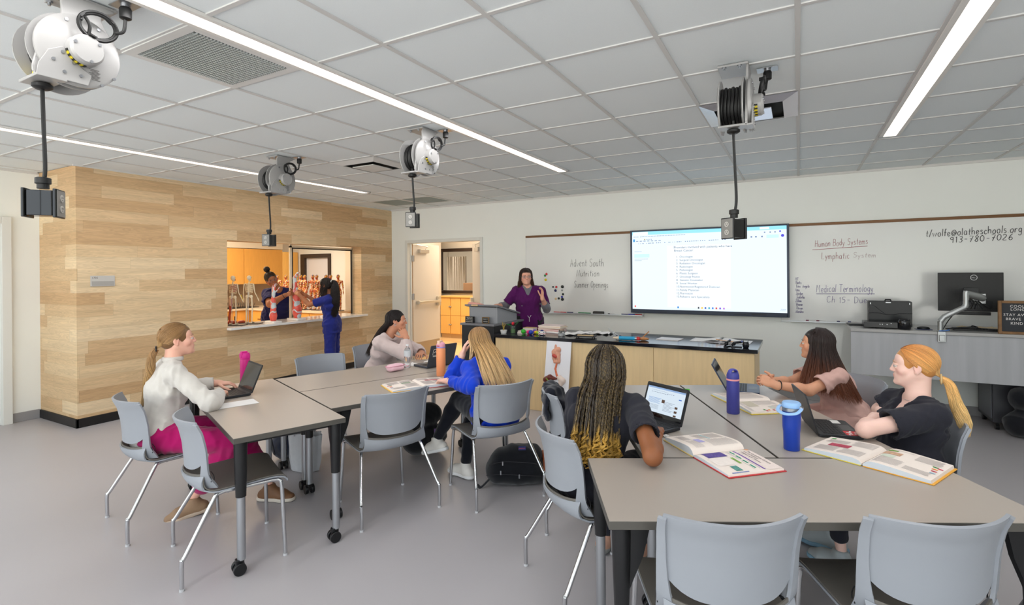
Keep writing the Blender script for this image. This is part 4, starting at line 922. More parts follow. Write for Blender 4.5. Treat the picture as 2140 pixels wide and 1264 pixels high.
def sign(name, label, x, y, z, w, h, d, lines, border=None, rot=0, fg=srgb(226, 222, 214)):
    t = thing(name, label, 'sign', (x, y, z), rot); obj('block', MB().box(0, w, 0, d, 0, h), mat('sign_black', srgb(28, 28, 30), 0.6), t, smooth=0, bevel=0.001)
    m = MB()
    for s_, zz, sz in lines: text_mesh(m, s_, sz, frame_M((w / 2, -0.0008, zz), (1, 0, 0), (0, 0, 1)), align='CENTER')
    obj('lettering', m, mat('sign_letters', fg, 0.6), t, smooth=0)
    if border:
        b_ = 0.005; m = MB(); m.box(-b_, w + b_, -0.004, d, -0.0, b_); m.box(-b_, w + b_, -0.004, d, h - b_, h + 0.002); m.box(-b_, 0, -0.004, d, 0, h); m.box(w, w + b_, -0.004, d, 0, h); obj('frame', m, border, t, smooth=0)
    return t
sign('block_sign', 'black block sign reading I TEACH at the left foot of the lectern', -3.66, 5.385, 0.963, .118, .078, .035, [('I TEACH', .052, .027), ("WHAT'S YOUR", .031, .0155), ('SUPERPOWER', .010, .0165)])
sign('framed_sign', 'small black framed sign at the right foot of the lectern', -3.405, 5.385, 0.964, .085, .078, .015, [('MAKE IT', .048, .018), ('HAPPEN', .018, .018)], mat('sign_frame', srgb(150, 120, 80), 0.5))
# desk at the right
DESKG = mat('desk_panel', srgb(176, 177, 180), 0.5, noise=0.09, nscale=2.4, nstretch=(6, 6, 0.35))
t = thing('sit_stand_desk', 'grey teacher desk with a deep front panel at the right', 'desk', (0.475, 6.53, 0))
obj('desktop', MB().box(0, 2.4, -0.015, 0.74, 0.94, 0.97), mat('desk_top', srgb(170, 168, 166), 0.3), t, smooth=0, bevel=0.003)
obj('modesty_panel', MB().box(0.0, 2.4, 0.0, 0.02, 0.49, 0.938), DESKG, t, smooth=0, bevel=0.002)
for x in (0.03, 2.29): 
    m = MB(); m.box(x, x + 0.08, 0.25, 0.33, 0.03, 0.937); m.box(x, x + 0.08, 0.08, 0.72, 0, 0.03); obj('leg', m, mat('desk_leg', srgb(150, 156, 164), 0.4, metal=0.5), t, smooth=0, bevel=0.003)
# ------------------------------------------------------------------ figures: implicit body surface, cloth and hair
def V3(*a): return np.array(a, float)
def unit(v): v = np.asarray(v, float); return v / (np.linalg.norm(v) + 1e-12)
class Field:
    def __init__(self, lo, hi, h, fine=(), hf=None):
        self.ax = []
        for i in range(3):
            if not fine: self.ax.append(np.arange(lo[i], hi[i] + h, h)); continue
            x = lo[i]; out = []
            while x < hi[i] + h:
                out.append(x); step = h
                for c, r in fine:
                    if c[i] - r - h < x < c[i] + r: step = hf; break
                x += step
            self.ax.append(np.array(out))
        self.D = np.full([len(a) for a in self.ax], 0.08, np.float32)
    def win(self, lo, hi):
        s = []
        for i in range(3):
            a = np.searchsorted(self.ax[i], lo[i]); b = np.searchsorted(self.ax[i], hi[i])
            if b <= a: return None
            s.append(slice(a, b))
        return tuple(s)
    def put(self, fn, lo, hi, k=0.02, op='u', m=0.055):
        s = self.win(np.array(lo) - m, np.array(hi) + m)
        if s is None: return
        X = self.ax[0][s[0]][:, None, None]; Y = self.ax[1][s[1]][None, :, None]; Z = self.ax[2][s[2]][None, None, :]
        d = fn(X, Y, Z).astype(np.float32); a = self.D[s]
        if op == 'u':
            h = np.clip(.5 + .5 * (d - a) / k, 0, 1); self.D[s] = d + (a - d) * h - k * h * (1 - h)
        elif op == 's':
            d = -d; h = np.clip(.5 - .5 * (d - a) / k, 0, 1); self.D[s] = d + (a - d) * h + k * h * (1 - h)
        else:   # intersection inside window only
            self.D[s] = np.maximum(a, d)
    def cone(self, a, b, ra, rb, k=0.02, lat=None, f=1.0, op='u'):
        a, b = np.array(a, float), np.array(b, float); ba = b - a; L2 = ba.dot(ba) + 1e-12; R = max(ra, rb) * max(f, 1)
        lt = unit(lat) if lat is not None else None
        def fn(X, Y, Z):
            px, py, pz = X - a[0], Y - a[1], Z - a[2]
            t = np.clip((px * ba[0] + py * ba[1] + pz * ba[2]) / L2, 0, 1)
            qx, qy, qz = px - t * ba[0], py - t * ba[1], pz - t * ba[2]
            if lt is not None:
                u = (qx * lt[0] + qy * lt[1] + qz * lt[2]) * (1 - 1 / f); qx, qy, qz = qx - u * lt[0], qy - u * lt[1], qz - u * lt[2]
            return np.sqrt(qx * qx + qy * qy + qz * qz) - (ra + (rb - ra) * t)
        self.put(fn, np.minimum(a, b) - R, np.maximum(a, b) + R, k, op)
    def ell(self, c, r, R=None, k=0.02, op='u'):
        c = np.array(c, float); r = np.array(r, float); R = np.eye(3) if R is None else np.array(R); m = r.max()
        def fn(X, Y, Z):
            px, py, pz = X - c[0], Y - c[1], Z - c[2]; k0 = 0; k1 = 0
            for i in range(3):
                q = px * R[0, i] + py * R[1, i] + pz * R[2, i]; k0 = k0 + (q / r[i]) ** 2; k1 = k1 + (q / r[i] ** 2) ** 2
            k0 = np.sqrt(k0); k1 = np.sqrt(k1) + 1e-9; return k0 * (k0 - 1) / k1
        self.put(fn, c - m, c + m, k, op)
    def halfspace(self, p, n):
        """keep the side opposite to n"""
        p = np.array(p, float); n = unit(n)
        X = self.ax[0][:, None, None]; Y = self.ax[1][None, :, None]; Z = self.ax[2][None, None, :]
        self.D = np.maximum(self.D, ((X - p[0]) * n[0] + (Y - p[1]) * n[1] + (Z - p[2]) * n[2]).astype(np.float32))
    def folds(self, amp=0.004, seed=0, freq=85.0, n=6):
        rg = np.random.RandomState(seed); X = self.ax[0][:, None, None]; Y = self.ax[1][None, :, None]; Z = self.ax[2][None, None, :]
        tot = 0
        for i in range(n):
            d = unit(rg.normal(size=3) * [1, 1, .8]); e = unit(rg.normal(size=3)); fr = freq * rg.uniform(.5, 1.5); ph = rg.uniform(0, 6)
            w = np.sin((X * e[0] + Y * e[1] + Z * e[2]) * fr * .45 + ph * 2)
            tot = tot + (1 - 2 * np.abs(np.sin(((X * d[0] + Y * d[1] + Z * d[2]) * fr + 1.8 * w + ph) * .5))) * (0.5 + 0.5 * np.sin((X * e[1] + Y * e[2] + Z * e[0]) * 14 + ph))
        self.D = self.D - (tot * amp * 1.25 / math.sqrt(n)).astype(np.float32) * (self.D < 0.05)
    def cut(self, p, n, r):
        p = np.array(p, float); n = unit(n)
        def fn(X, Y, Z):
            x, y, z = X - p[0], Y - p[1], Z - p[2]; return np.maximum(-(x * n[0] + y * n[1] + z * n[2]), np.sqrt(x * x + y * y + z * z) - r)
        self.put(fn, p - r, p + r, .003, 's')
    def mesh(self):
        """surface nets"""
        D = self.D; S = D < 0; nx, ny, nz = D.shape
        cnt = np.zeros((nx - 1, ny - 1, nz - 1), np.int8)
        for i in (0, 1):
            for j in (0, 1):
                for k in (0, 1): cnt += S[i:nx - 1 + i, j:ny - 1 + j, k:nz - 1 + k]
        act = (cnt > 0) & (cnt < 8); idx = np.argwhere(act); N = len(idx)
        if N == 0: return np.zeros((0, 3)), []
        ids = np.full(act.shape, -1, np.int32); ids[act] = np.arange(N)
        x, y, z = idx.T; C = [(0, 0, 0), (1, 0, 0), (0, 1, 0), (1, 1, 0), (0, 0, 1), (1, 0, 1), (0, 1, 1), (1, 1, 1)]
        val = {c: D[x + c[0], y + c[1], z + c[2]] for c in C}
        pos = {c: np.stack([self.ax[0][x + c[0]], self.ax[1][y + c[1]], self.ax[2][z + c[2]]], 1) for c in C}
        acc = np.zeros((N, 3)); n = np.zeros(N)
        for a in C:
            for ax_ in range(3):
                if a[ax_]: continue
                b = list(a); b[ax_] = 1; b = tuple(b); va, vb = val[a], val[b]; m = (va < 0) != (vb < 0)
                t = np.where(m, va / (va - vb + 1e-12), 0)[:, None]; acc += np.where(m[:, None], pos[a] + t * (pos[b] - pos[a]), 0); n += m
        V = acc / np.maximum(n, 1)[:, None]; F = []
        for ax_ in range(3):
            o = [ax for ax in range(3) if ax != ax_]
            A = S[:-1, :, :] if ax_ == 0 else S[:, :-1, :] if ax_ == 1 else S[:, :, :-1]; B = S[1:, :, :] if ax_ == 0 else S[:, 1:, :] if ax_ == 1 else S[:, :, 1:]
            e = np.argwhere(A != B)
            ok = (e[:, o[0]] > 0) & (e[:, o[1]] > 0) & (e[:, o[0]] < D.shape[o[0]] - 1) & (e[:, o[1]] < D.shape[o[1]] - 1); e = e[ok]
            def g(d0, d1):
                q = e.copy(); q[:, o[0]] -= d0; q[:, o[1]] -= d1; return ids[q[:, 0], q[:, 1], q[:, 2]]
            q = np.stack([g(0, 0), g(1, 0), g(1, 1), g(0, 1)], 1); s = S[e[:, 0], e[:, 1], e[:, 2]]
            if ax_ == 1: s = ~s
            q[~s] = q[~s][:, ::-1]; F.append(q)
        F = np.concatenate(F); F = F[(F >= 0).all(1)]
        return V, F

def net_obj(name, V, F, m, parent, col=None, label=None):
    me = bpy.data.meshes.new(name); me.vertices.add(len(V)); me.vertices.foreach_set('co', np.asarray(V, np.float32).ravel())
    F = np.asarray(F, np.int32); k = F.shape[1]; me.loops.add(len(F) * k); me.loops.foreach_set('vertex_index', F.ravel())
    me.polygons.add(len(F)); me.polygons.foreach_set('loop_start', np.arange(0, len(F) * k, k, dtype=np.int32))
    try: me.polygons.foreach_set('loop_total', np.full(len(F), k, np.int32))
    except Exception: pass
    me.polygons.foreach_set('use_smooth', np.ones(len(F), bool)); me.materials.append(m)
    if col is not None:
        a = me.color_attributes.new('Col', 'FLOAT_COLOR', 'POINT'); c = np.ones((len(V), 4), np.float32); c[:, :3] = col[:, :3]; a.data.foreach_set('color', c.ravel())
    me.update(calc_edges=True); me.validate()
    o = bpy.data.objects.new(name, me); scene.collection.objects.link(o)
    if parent: o.parent = parent
    if label: o['label'] = label
    return o

def head_frame(c, yaw, pitch=0, roll=0, s=1.0):
    """columns: right, forward, up in world; yaw = facing in degrees, pitch>0 looks up, roll>0 tips to the right"""
    a, p, r = math.radians(yaw), math.radians(pitch), math.radians(roll)
    f = V3(math.cos(a) * math.cos(p), math.sin(a) * math.cos(p), math.sin(p)); rt = V3(math.sin(a), -math.cos(a), 0); up = np.cross(rt, f)
    r2 = rt * math.cos(r) - up * math.sin(r); u2 = np.cross(r2, f)
    R = np.stack([r2, f, u2], 1); return np.array(c, float), R, s
def hp(H, *p): c, R, s = H; return c + R @ (np.array(p, float) * s)

def build_head(F, H, neck_to, male=0, fat=0.0, nk=0.047):
    c, R, s = H; P = lambda *a: hp(H, *a)
    E = lambda q, r, k=.012, op='u': F.ell(P(*q), np.array(r) * s, R, k, op)
    Cn = lambda a, b, ra, rb, k=.012, op='u': F.cone(P(*a), P(*b), ra * s, rb * s, k, op=op)
    E((0, -.012, .030), (.072 + fat * .2, .092, .082)); E((0, .048, .028), (.056, .034, .044), .02)
    E((0, .028, -.030), (.056 + fat, .058, .070), .02)
    for g in (-1, 1):
        Cn((g * .049, -.004, -.036), (g * .020, .058, -.084), .021 + fat, .017 + fat * .6, .018); E((g * .040, .052, -.020), (.025 + fat, .024, .024), .016)
    Cn((0, .025, -.055), (0, .052, -.080), .040 + fat, .026 + fat, .02); E((0, .0800, -.087), (.018, .016, .017), .014); E((0, .060, -.056), (.038, .025, .040), .015)
    for g in (-1, 1): E((g * .0315, .107, .003), (.0175, .0155, .0115), .012, 's')
    Cn((0, .082, .020), (0, .098, -.017), .0078, .0100, .011); E((0, .1000, -.0225), (.0108, .0095, .0088), .006)
    for g in (-1, 1): E((g * .0118, .0925, -.0255), (.0080, .0095, .0066), .005)
    E((0, .0755, -.052), (.026, .017, .018), .012)
    Cn((-.021, .081, -.0480), (0, .0900, -.0468), .0032, .0042, .005); Cn((.021, .081, -.0480), (0, .0900, -.0468), .0032, .0042, .005)
    Cn((-.016, .081, -.0560), (0, .0885, -.0572), .0036, .0048, .005); Cn((.016, .081, -.0560), (0, .0885, -.0572), .0036, .0048, .005)
    for g in (-1, 1):
        E((g * .0315, .0775, .0125), (.0170, .0135, .0068), .004); E((g * .0315, .0765, -.0070), (.0155, .0125, .0058), .004)
        E((g * .075, -.014, .002), (.0095, .018, .030), .006); E((g * .074, -.008, -.024), (.007, .009, .010), .006); E((g * .087, -.008, .004), (.0080, .009, .016), .004, 's')
    F.cone(P(0, -.022, -.045), neck_to, nk, nk + .004, .03)

def skin_color(V, H, base, lip=(.62, .25, .22), flush=.10):
    c, R, s = H; L = (V - c) @ R / s; col = np.tile(np.array(base[:3]), (len(V), 1))
    def blob(p, r): return np.exp(-(((L - np.array(p)) / np.array(r)) ** 2).sum(1))
    lipm = np.clip(blob((0, .093, -.0515), (.021, .02, .0085)) * 1.6 - .25, 0, 1)[:, None] * (L[:, 1] > .07)[:, None]
    fl = (blob((.042, .06, -.025), (.02, .03, .018)) + blob((-.042, .06, -.025), (.02, .03, .018)) + .7 * blob((0, .11, -.02), (.014, .015, .012)) + .6 * blob((.08, -.01, 0), (.01, .02, .03)) + .6 * blob((-.08, -.01, 0), (.01, .02, .03)))[:, None]
    col = col * (1 - fl * flush * np.array([0.2, 2.0, 1.8])); lipc = np.array(base[:3]) * .35 + np.array(lip) * .65 * (0.35 + np.array(base[0]))
    return col * (1 - lipm) + lipc * lipm

def build_hand(F, W, d, back, thumb, curl=(25, 35, 25), s=1.0, spread=4, tcurl=20):
    """W wrist, d finger direction, back = normal of the back of the hand, thumb = side the thumb is on"""
    d = unit(d); back = unit(np.array(back) - d * np.dot(back, d)); t = unit(np.cross(d, back)); 
    if np.dot(t, thumb) < 0: t = -t
    W = np.array(W, float); Q = lambda x, y, z: W + (d * x + t * y + back * z) * s
    F.cone(Q(-.02, 0, 0), Q(.02, 0, 0), .0225 * s, .022 * s, .012, lat=t, f=1.25); R = np.stack([d, t, back], 1)
    F.ell(Q(.050, 0, 0), np.array([.046, .039, .0155]) * s, R, .010)
    for y0, L, r in ((.029, .068, .0078), (.010, .077, .0080), (-.010, .071, .0076), (-.028, .055, .0068)):
        F.cone(Q(.02, y0 * .6, .001), Q(.086 - abs(y0 - .01) * .2, y0, .001), .010 * s, .0088 * s, .006)
        p = np.array([.084 - abs(y0 - .005) * .3, y0, .001]); a = 0; lens = (L * .45, L * .31, L * .26); sp = math.radians(spread * y0 / .02)
        for q in range(3):
            a += math.radians(curl[q]); n = p + np.array([math.cos(a) * math.cos(sp), math.sin(sp) * math.cos(a), -math.sin(a)]) * lens[q]
            F.cone(Q(*p), Q(*n), r * s * (1 - .10 * q), r * s * (1 - .10 * (q + 1)), .0025); p = n
    p = np.array([.018, .028, -.006]); dirs = ((.62, .72, -.25), (.80, .50, -.30), (.92, .20, -.35))
    for q, (L, r) in enumerate(((.040, .0115), (.032, .0098), (.026, .0085))):
        n = p + unit(dirs[q]) * L; F.cone(Q(*p), Q(*n), r * s, r * .88 * s, .005); p = n

def hair_tubes(paths, rad, cols, sides=4):
    """paths (N,P,3), rad (N,P) or scalar, cols (N,P,3) -> verts, quads, colours"""
    N, P, _ = paths.shape; T = np.gradient(paths, axis=1); T /= np.linalg.norm(T, axis=2)[..., None] + 1e-9
    ref = np.array([.31, .52, .79]); u = np.cross(T, ref); u /= np.linalg.norm(u, axis=2)[..., None] + 1e-9; w = np.cross(T, u)
    rad = np.broadcast_to(rad, (N, P)); V = []
    for j in range(sides):
        a = 2 * PI * j / sides; V.append(paths + rad[..., None] * (math.cos(a) * u + math.sin(a) * w))
    V = np.stack(V, 2).reshape(-1, 3); C = np.repeat(cols[:, :, None, :], sides, 2).reshape(-1, 3)
    b = (np.arange(N)[:, None, None] * P + np.arange(P - 1)[None, :, None]) * sides; j = np.arange(sides)[None, None, :]; j2 = (j + 1) % sides
    Fq = np.stack([b + j, b + j2, b + sides + j2, b + sides + j], -1).reshape(-1, 4)
    return V, Fq, C
def resample(P, n):
    P = catmull(P, 8); d = np.r_[0, np.cumsum(np.linalg.norm(np.diff(P, axis=0), axis=1))]; t = np.linspace(0, d[-1], n)
    return np.stack([np.interp(t, d, P[:, i]) for i in range(3)], 1)
def curtain(guides, n0, thick=.015, r=.0012, seed=0, pts=22, pal=None, wave=0.0, wfreq=30, tipvar=.1, center=None, frizz=.0, clump=0, taper=True):
    """strands between neighbouring guide curves; center = head centre, thickness grows outward from it"""
    n = int(n0 * DENS); r = r * .72; rg = np.random.RandomState(seed); G = np.stack([resample(g, pts) for g in guides]); K = len(G)
    q = np.sort(rg.uniform(0, K - 1.0001, n)); i = q.astype(int); f = (q - i)[:, None, None]; P = G[i] * (1 - f) + G[i + 1] * f
    t = np.linspace(0, 1, pts)[None, :, None]
    cut = 1 - tipvar * rg.uniform(0, 1, n)[:, None, None]; tt = (t * cut)[..., 0]
    k = tt * (pts - 1); a = np.clip(k.astype(int), 0, pts - 2); fr = (k - a)[..., None]; ii = np.arange(n)[:, None]; P = P[ii, a] * (1 - fr) + P[ii, a + 1] * fr
    T = np.gradient(P, axis=1); T /= np.linalg.norm(T, axis=2)[..., None] + 1e-9; side = np.gradient(G, axis=0)[i]; nrm = np.cross(T, side); nrm /= np.linalg.norm(nrm, axis=2)[..., None] + 1e-9
    if center is not None:
        sg = np.sign(((P - center) * nrm).sum(2).mean(1)); nrm = nrm * sg[:, None, None]
    off = rg.uniform(-1, .25, n)[:, None, None] * thick * np.clip(t * 5, .15, 1); P = P + nrm * off
    sd = side / (np.linalg.norm(side, axis=2)[..., None] + 1e-9)
    if clump:
        cl = (q * clump).astype(int); ph = rg.uniform(0, 6.28, cl.max() + 1)[cl][:, None]; am = rg.uniform(.5, 1, cl.max() + 1)[cl][:, None]
    else: ph = rg.uniform(0, 6.28, n)[:, None]; am = rg.uniform(.4, 1, n)[:, None]
    L = np.linalg.norm(np.diff(G, axis=1), axis=2).sum(1).mean()
    if wave: 
        w = wave * am * np.clip(t[..., 0] * 2 - .3, 0, 1); P = P + sd * (np.sin(t[..., 0] * L * wfreq + ph) * w)[..., None] + nrm * (np.cos(t[..., 0] * L * wfreq + ph) * w)[..., None]
    if frizz: P = P + rg.normal(size=(n, 1, 3)) * frizz * t ** 1.5
    pal = np.array(pal, float)     # (root, mid, tip) rows
    c = np.stack([np.interp(t[0, :, 0], np.linspace(0, 1, len(pal)), pal[:, j]) for j in range(3)], 1)[None] * rg.uniform(.62, 1.38, n)[:, None, None]
    rr = r * np.interp(t[..., 0], [0, .08, .8, 1], [.7, 1, .9, .25 if taper else .9]) * rg.uniform(.7, 1.3, n)[:, None]
    return hair_tubes(P, rr, np.broadcast_to(c, P.shape).copy())
def scalp(H, az, el, g=.008):
    """point on the hair surface; az 0 = front, 90 = right, 180 = back (degrees)"""
    a, e = math.radians(az), math.radians(el); rx, ry, rz = .074 + g, .094 + g, .085 + g
    z = .030 + rz * math.sin(e) * (1 if e > 0 else 1.2)
    k = math.cos(e) if e > 0 else math.cos(e) ** .5
    return hp(H, rx * math.sin(a) * k, -.012 + ry * math.cos(a) * k, z)
def fall(H, az, root_el=82, part=0.0, length=.35, flare=1.0, drift=(0, 0, 0), ex=1.3, g=.010, top=None, inward=0.0):
    """guide: from the parting over the skull at azimuth az, then hanging straight down (world z)"""
    sgn = 1 if math.sin(math.radians(az)) >= 0 else -1
    top = top if top is not None else hp(H, sgn * .004 + part, .045 * math.cos(math.radians(az)) - .01, .1205)
    pts = [top, scalp(H, az, 72, g), scalp(H, az, 52, g), scalp(H, az, 28, g), scalp(H, az, 4, g), scalp(H, az, -22, g * 1.2)]
    a = pts[-1]; rad = a - hp(H, 0, -.012, -.02); rad[2] = 0; drift = np.array(drift, float); n = 5
    for i in range(1, n + 1):
        t = i / n; pts.append(a + rad * ((flare - 1) * t) + V3(0, 0, -length * t) + drift * t ** ex - unit(rad) * inward * t)
    return np.array(pts)
DENS = 1.9
def pony(H, tie, n, seed, pal, r=.0012, fr=(18, 342), el0=None):
    """scalp strands combed back to a tie"""
    n = int(n * DENS); r = r * .72; rg = np.random.RandomState(seed); c, R, s = H; out = []; cc = hp(H, 0, -.012, .03); td = np.linalg.inv(R) @ ((tie - cc) / s); 
    A = np.diag([.081, .101, .091]); tl = unit(np.linalg.inv(A) @ td); pts = 16
    for i in range(n):
        az = rg.uniform(*fr); a_ = min(az, 360 - az)
        e0 = np.interp(a_, [0, 30, 50, 65, 80, 95, 120, 180], [47, 43, 30, 10, -8, -22, -36, -46]); el = e0 + rg.uniform(-1, 3) if rg.rand() < .5 else rg.uniform(e0, 88)
        a, e = math.radians(az), math.radians(el); rl = V3(math.sin(a) * math.cos(e), math.cos(a) * math.cos(e), math.sin(e))
        w = math.acos(np.clip(rl.dot(tl), -1, 1)) + 1e-6; P = []
        lift = rg.uniform(-.6, 1) * .004
        for t in np.linspace(0, 1, pts):
            q = (math.sin((1 - t) * w) * rl + math.sin(t * w) * tl) / math.sin(w); q = A @ q; q = q * (1 + (lift + .003) * 10 * math.sin(PI * min(t * 1.1, 1)) * .5)
            if t > .8: q = q * (1 - (t - .8) / .2) + td * ((t - .8) / .2)
            P.append(cc + R @ (q * s))
        out.append(P)
    P = np.array(out); pal = np.array(pal, float); t = np.linspace(0, 1, pts)
    c_ = np.stack([np.interp(t, np.linspace(0, 1, len(pal)), pal[:, j]) for j in range(3)], 1)[None] * rg.uniform(.65, 1.35, n)[:, None, None]
    return hair_tubes(P, r, np.broadcast_to(c_, P.shape).copy())
def bundle(path, radf, n, seed, pal, r=.0012, pts=26, wave=.0, wfreq=20, tip=.15):
    """a tail of strands around a centre path with radius profile radf"""
    n = int(n * DENS); r = r * .72; rg = np.random.RandomState(seed); C = resample(path, pts); T = np.gradient(C, axis=0); T /= np.linalg.norm(T, axis=1)[:, None]
    u = np.cross(T, V3(.3, .2, .9)); u /= np.linalg.norm(u, axis=1)[:, None]; w = np.cross(T, u); t = np.linspace(0, 1, pts)
    R = np.interp(t, np.linspace(0, 1, len(radf)), radf); th = rg.uniform(0, 2 * PI, n); q = np.sqrt(rg.uniform(.25, 1, n)); ph = rg.uniform(0, 6, n)
    tw = th[:, None] + .5 * np.sin(3 * t[None] + ph[:, None]) * .4
    P = C[None] + (q[:, None] * R[None] * np.cos(tw))[..., None] * u[None] + (q[:, None] * R[None] * np.sin(tw))[..., None] * w[None]
    if wave: P = P + (np.sin(t[None] * wfreq + ph[:, None]) * wave * t[None])[..., None] * u[None] + (np.cos(t[None] * wfreq * .9 + ph[:, None]) * wave * t[None])[..., None] * w[None]
    cut = rg.uniform(1 - tip, 1, n); k = t[None] * cut[:, None] * (pts - 1); a = np.clip(k.astype(int), 0, pts - 2); fr = (k - a)[..., None]; ii = np.arange(n)[:, None]; P = P[ii, a] * (1 - fr) + P[ii, a + 1] * fr
    pal = np.array(pal, float); c = np.stack([np.interp(t, np.linspace(0, 1, len(pal)), pal[:, j]) for j in range(3)], 1)[None] * rg.uniform(.65, 1.35, n)[:, None, None]
    return hair_tubes(P, r * np.interp(t, [0, .85, 1], [1, .9, .3])[None], np.broadcast_to(c, P.shape).copy())
def join_hair(parts):
    V, F, C = [], [], []; n = 0
    for v, f, c in parts: V.append(v); F.append(f + n); C.append(c); n += len(v)
    return np.concatenate(V), np.concatenate(F), np.concatenate(C)
def cap_mesh(H, col, g=.004, back=True, extra=None, hairline=.052, low=-.062):
    """solid under-hair so that no skin shows between strands"""
    c, R, s = H; lo = c - .17; hi = c + .17; F = Field(lo, hi, .005)
    F.ell(hp(H, 0, -.012, .030), np.array([.073 + g, .093 + g, .083 + g]) * s, R, .01)
    F.ell(hp(H, 0, -.050, -.012), np.array([.056 + g, .044 + g, .046]) * s, R, .02)
    F.ell(hp(H, 0, .130, -.022), np.array([.098, .086, .103]) * s, R, .006, 's')
    for g_ in (-1, 1): F.ell(hp(H, g_ * .085, .01, -.035), np.array([.026, .036, .055]) * s, R, .006, 's')
    if extra: extra(F)
    V, Q = F.mesh(); return V, Q, np.tile(np.array(col), (len(V), 1))
HAIRM = None
def hair_mat():
    m = mat('hair_strands', (1, 1, 1, 1), 0.36, spec=0.5, vcol=True, sheen=0.0); return m
SKINM = lambda: mat('skin', (1, 1, 1, 1), 0.5, spec=0.35, vcol=True, sss=0.12, bump=0.03, bscale=260)

def cloth_mat(name, col, rough=.85, sheen=.25): return mat('cloth_' + name, col, rough, spec=.15, sheen=sheen, bump=.25, bscale=420, noise=.035, nscale=30)
def eyes(par, H, iris=(.10, .05, .03), dark=False):
    m = MB(); c, R, s = H; A = Matrix([[R[i][0], R[i][1], R[i][2], c[i]] for i in range(3)] + [[0, 0, 0, 1]])
    o = []
    for g in (-1, 1):
        m = MB(); m.sphere((g * .0315, .0762, .0030), .0112, 16, 10, 0, A); 
        m.lathe([(.0060, -.0006), (.0054, .0012), (0, .0020)], 14, 1, A @ Tm(g * .0315, .0866, .0030) @ Rm(-90, 'X')); m.lathe([(.0024, 0), (.0, .0010)], 10, 2, A @ Tm(g * .0315, .0881, .0030) @ Rm(-90, 'X'))
        obj('eye', m, [mat('eye_white', srgb(196, 184, 176), .3), mat('iris_%d' % int(iris[0] * 100), (*iris, 1), .2), mat('pupil', (.01, .01, .01, 1), .15)], par, smooth=60)
def brows(par, H, col, th=.0026):
    c, R, s = H; m = MB()
    for g in (-1, 1):
        m = MB(); m.tube([hp(H, g * .014, .090, .0225), hp(H, g * .026, .0925, .0265), hp(H, g * .040, .086, .0255), hp(H, g * .050, .076, .020)], [th * .8, th, th, th * .4], 6, flat=.6)
        obj('eyebrow', m, mat('brow_%d' % int(col[0] * 200), (*col, 1), .7), par)
def glasses(par, H, col, metal=.3):
    m = MB()
    for g in (-1, 1):
        pts = [hp(H, g * .0325 + .022 * math.cos(a), .103 - .004 * abs(math.cos(a)) * (1 if math.cos(a) * g > 0 else 0), .002 + .0165 * math.sin(a)) for a in np.linspace(0, 2 * PI, 24, endpoint=False)]
        m.tube(pts, .0016, 6, closed=True)
        m.tube([hp(H, g * .0545, .099, .006), hp(H, g * .073, .06, .006), hp(H, g * .080, 0, .008)], .0015, 6)
    m.tube([hp(H, -.0105, .103, .006), hp(H, 0, .106, .008), hp(H, .0105, .103, .006)], .0014, 6)
    return obj('glasses', m, mat('glasses_frame', col, .3, metal=metal), par)

def shoe(par, ankle, toe_dir, col, sole=(.8, .8, .8, 1), L=.245, name='shoe', tilt=0, mtl=None, accent=None):
    """trainer: upper, sole; ankle = joint position, sole plane ~ .085 below"""
    f = unit(toe_dir); up = unit(V3(0, 0, 1) - f * f[2]); r = np.cross(f, up); A = np.array(ankle, float); P = lambda x, y, z: A + f * x + r * y + up * z
    F = Field(A - .26, A + .26, .006)
    F.cone(P(-.045, 0, -.055), P(.10, 0, -.058), .036, .036, .02, lat=r, f=1.1); F.cone(P(.10, 0, -.058), P(.155, 0, -.066), .038, .026, .02, lat=r, f=1.25)
    F.cone(P(-.02, 0, -.05), P(.005, 0, .01), .038, .036, .02); F.cone(P(.0, 0, -.02), P(.09, 0, -.045), .036, .030, .02); F.halfspace(P(0, 0, -.078), -up); F.halfspace(P(0, 0, .022), up)
    V, Q = F.mesh(); o = net_obj(name, V, Q, mtl or mat('shoe_%d' % int(col[0] * 99 + col[2] * 999), col, .6), par)
    F = Field(A - .26, A + .26, .006); F.cone(P(-.05, 0, -.078), P(.10, 0, -.078), .040, .044, .02, lat=r, f=1.0); F.cone(P(.10, 0, -.078), P(.155, 0, -.076), .044, .032, .02, lat=r, f=1.2)
    F.halfspace(P(0, 0, -.066), up); F.halfspace(P(0, 0, -.092), -up); V, Q = F.mesh(); net_obj('sole', V, Q, mat('sole_%d' % int(sole[0] * 99), sole, .6), o)
    if accent:
        m = MB()
        for k in range(4): m.tube([P(.03 + .02 * k, -.030, -.035 - .006 * k), P(.03 + .02 * k, 0, -.006 - .009 * k), P(.03 + .02 * k, .030, -.035 - .006 * k)], .0028, 5)
        obj('laces', m, mat('laces', accent, .8), o)
    return o

def two_bone(a, c, la, lb, hint):
    a, c = np.array(a, float), np.array(c, float); d = c - a; L = min(np.linalg.norm(d), (la + lb) * .999); d = unit(d)
    x = (la * la - lb * lb + L * L) / (2 * L); h = math.sqrt(max(la * la - x * x, 0)); n = np.array(hint, float) - a; n = unit(n - d * n.dot(d)); return a + d * x + n * h

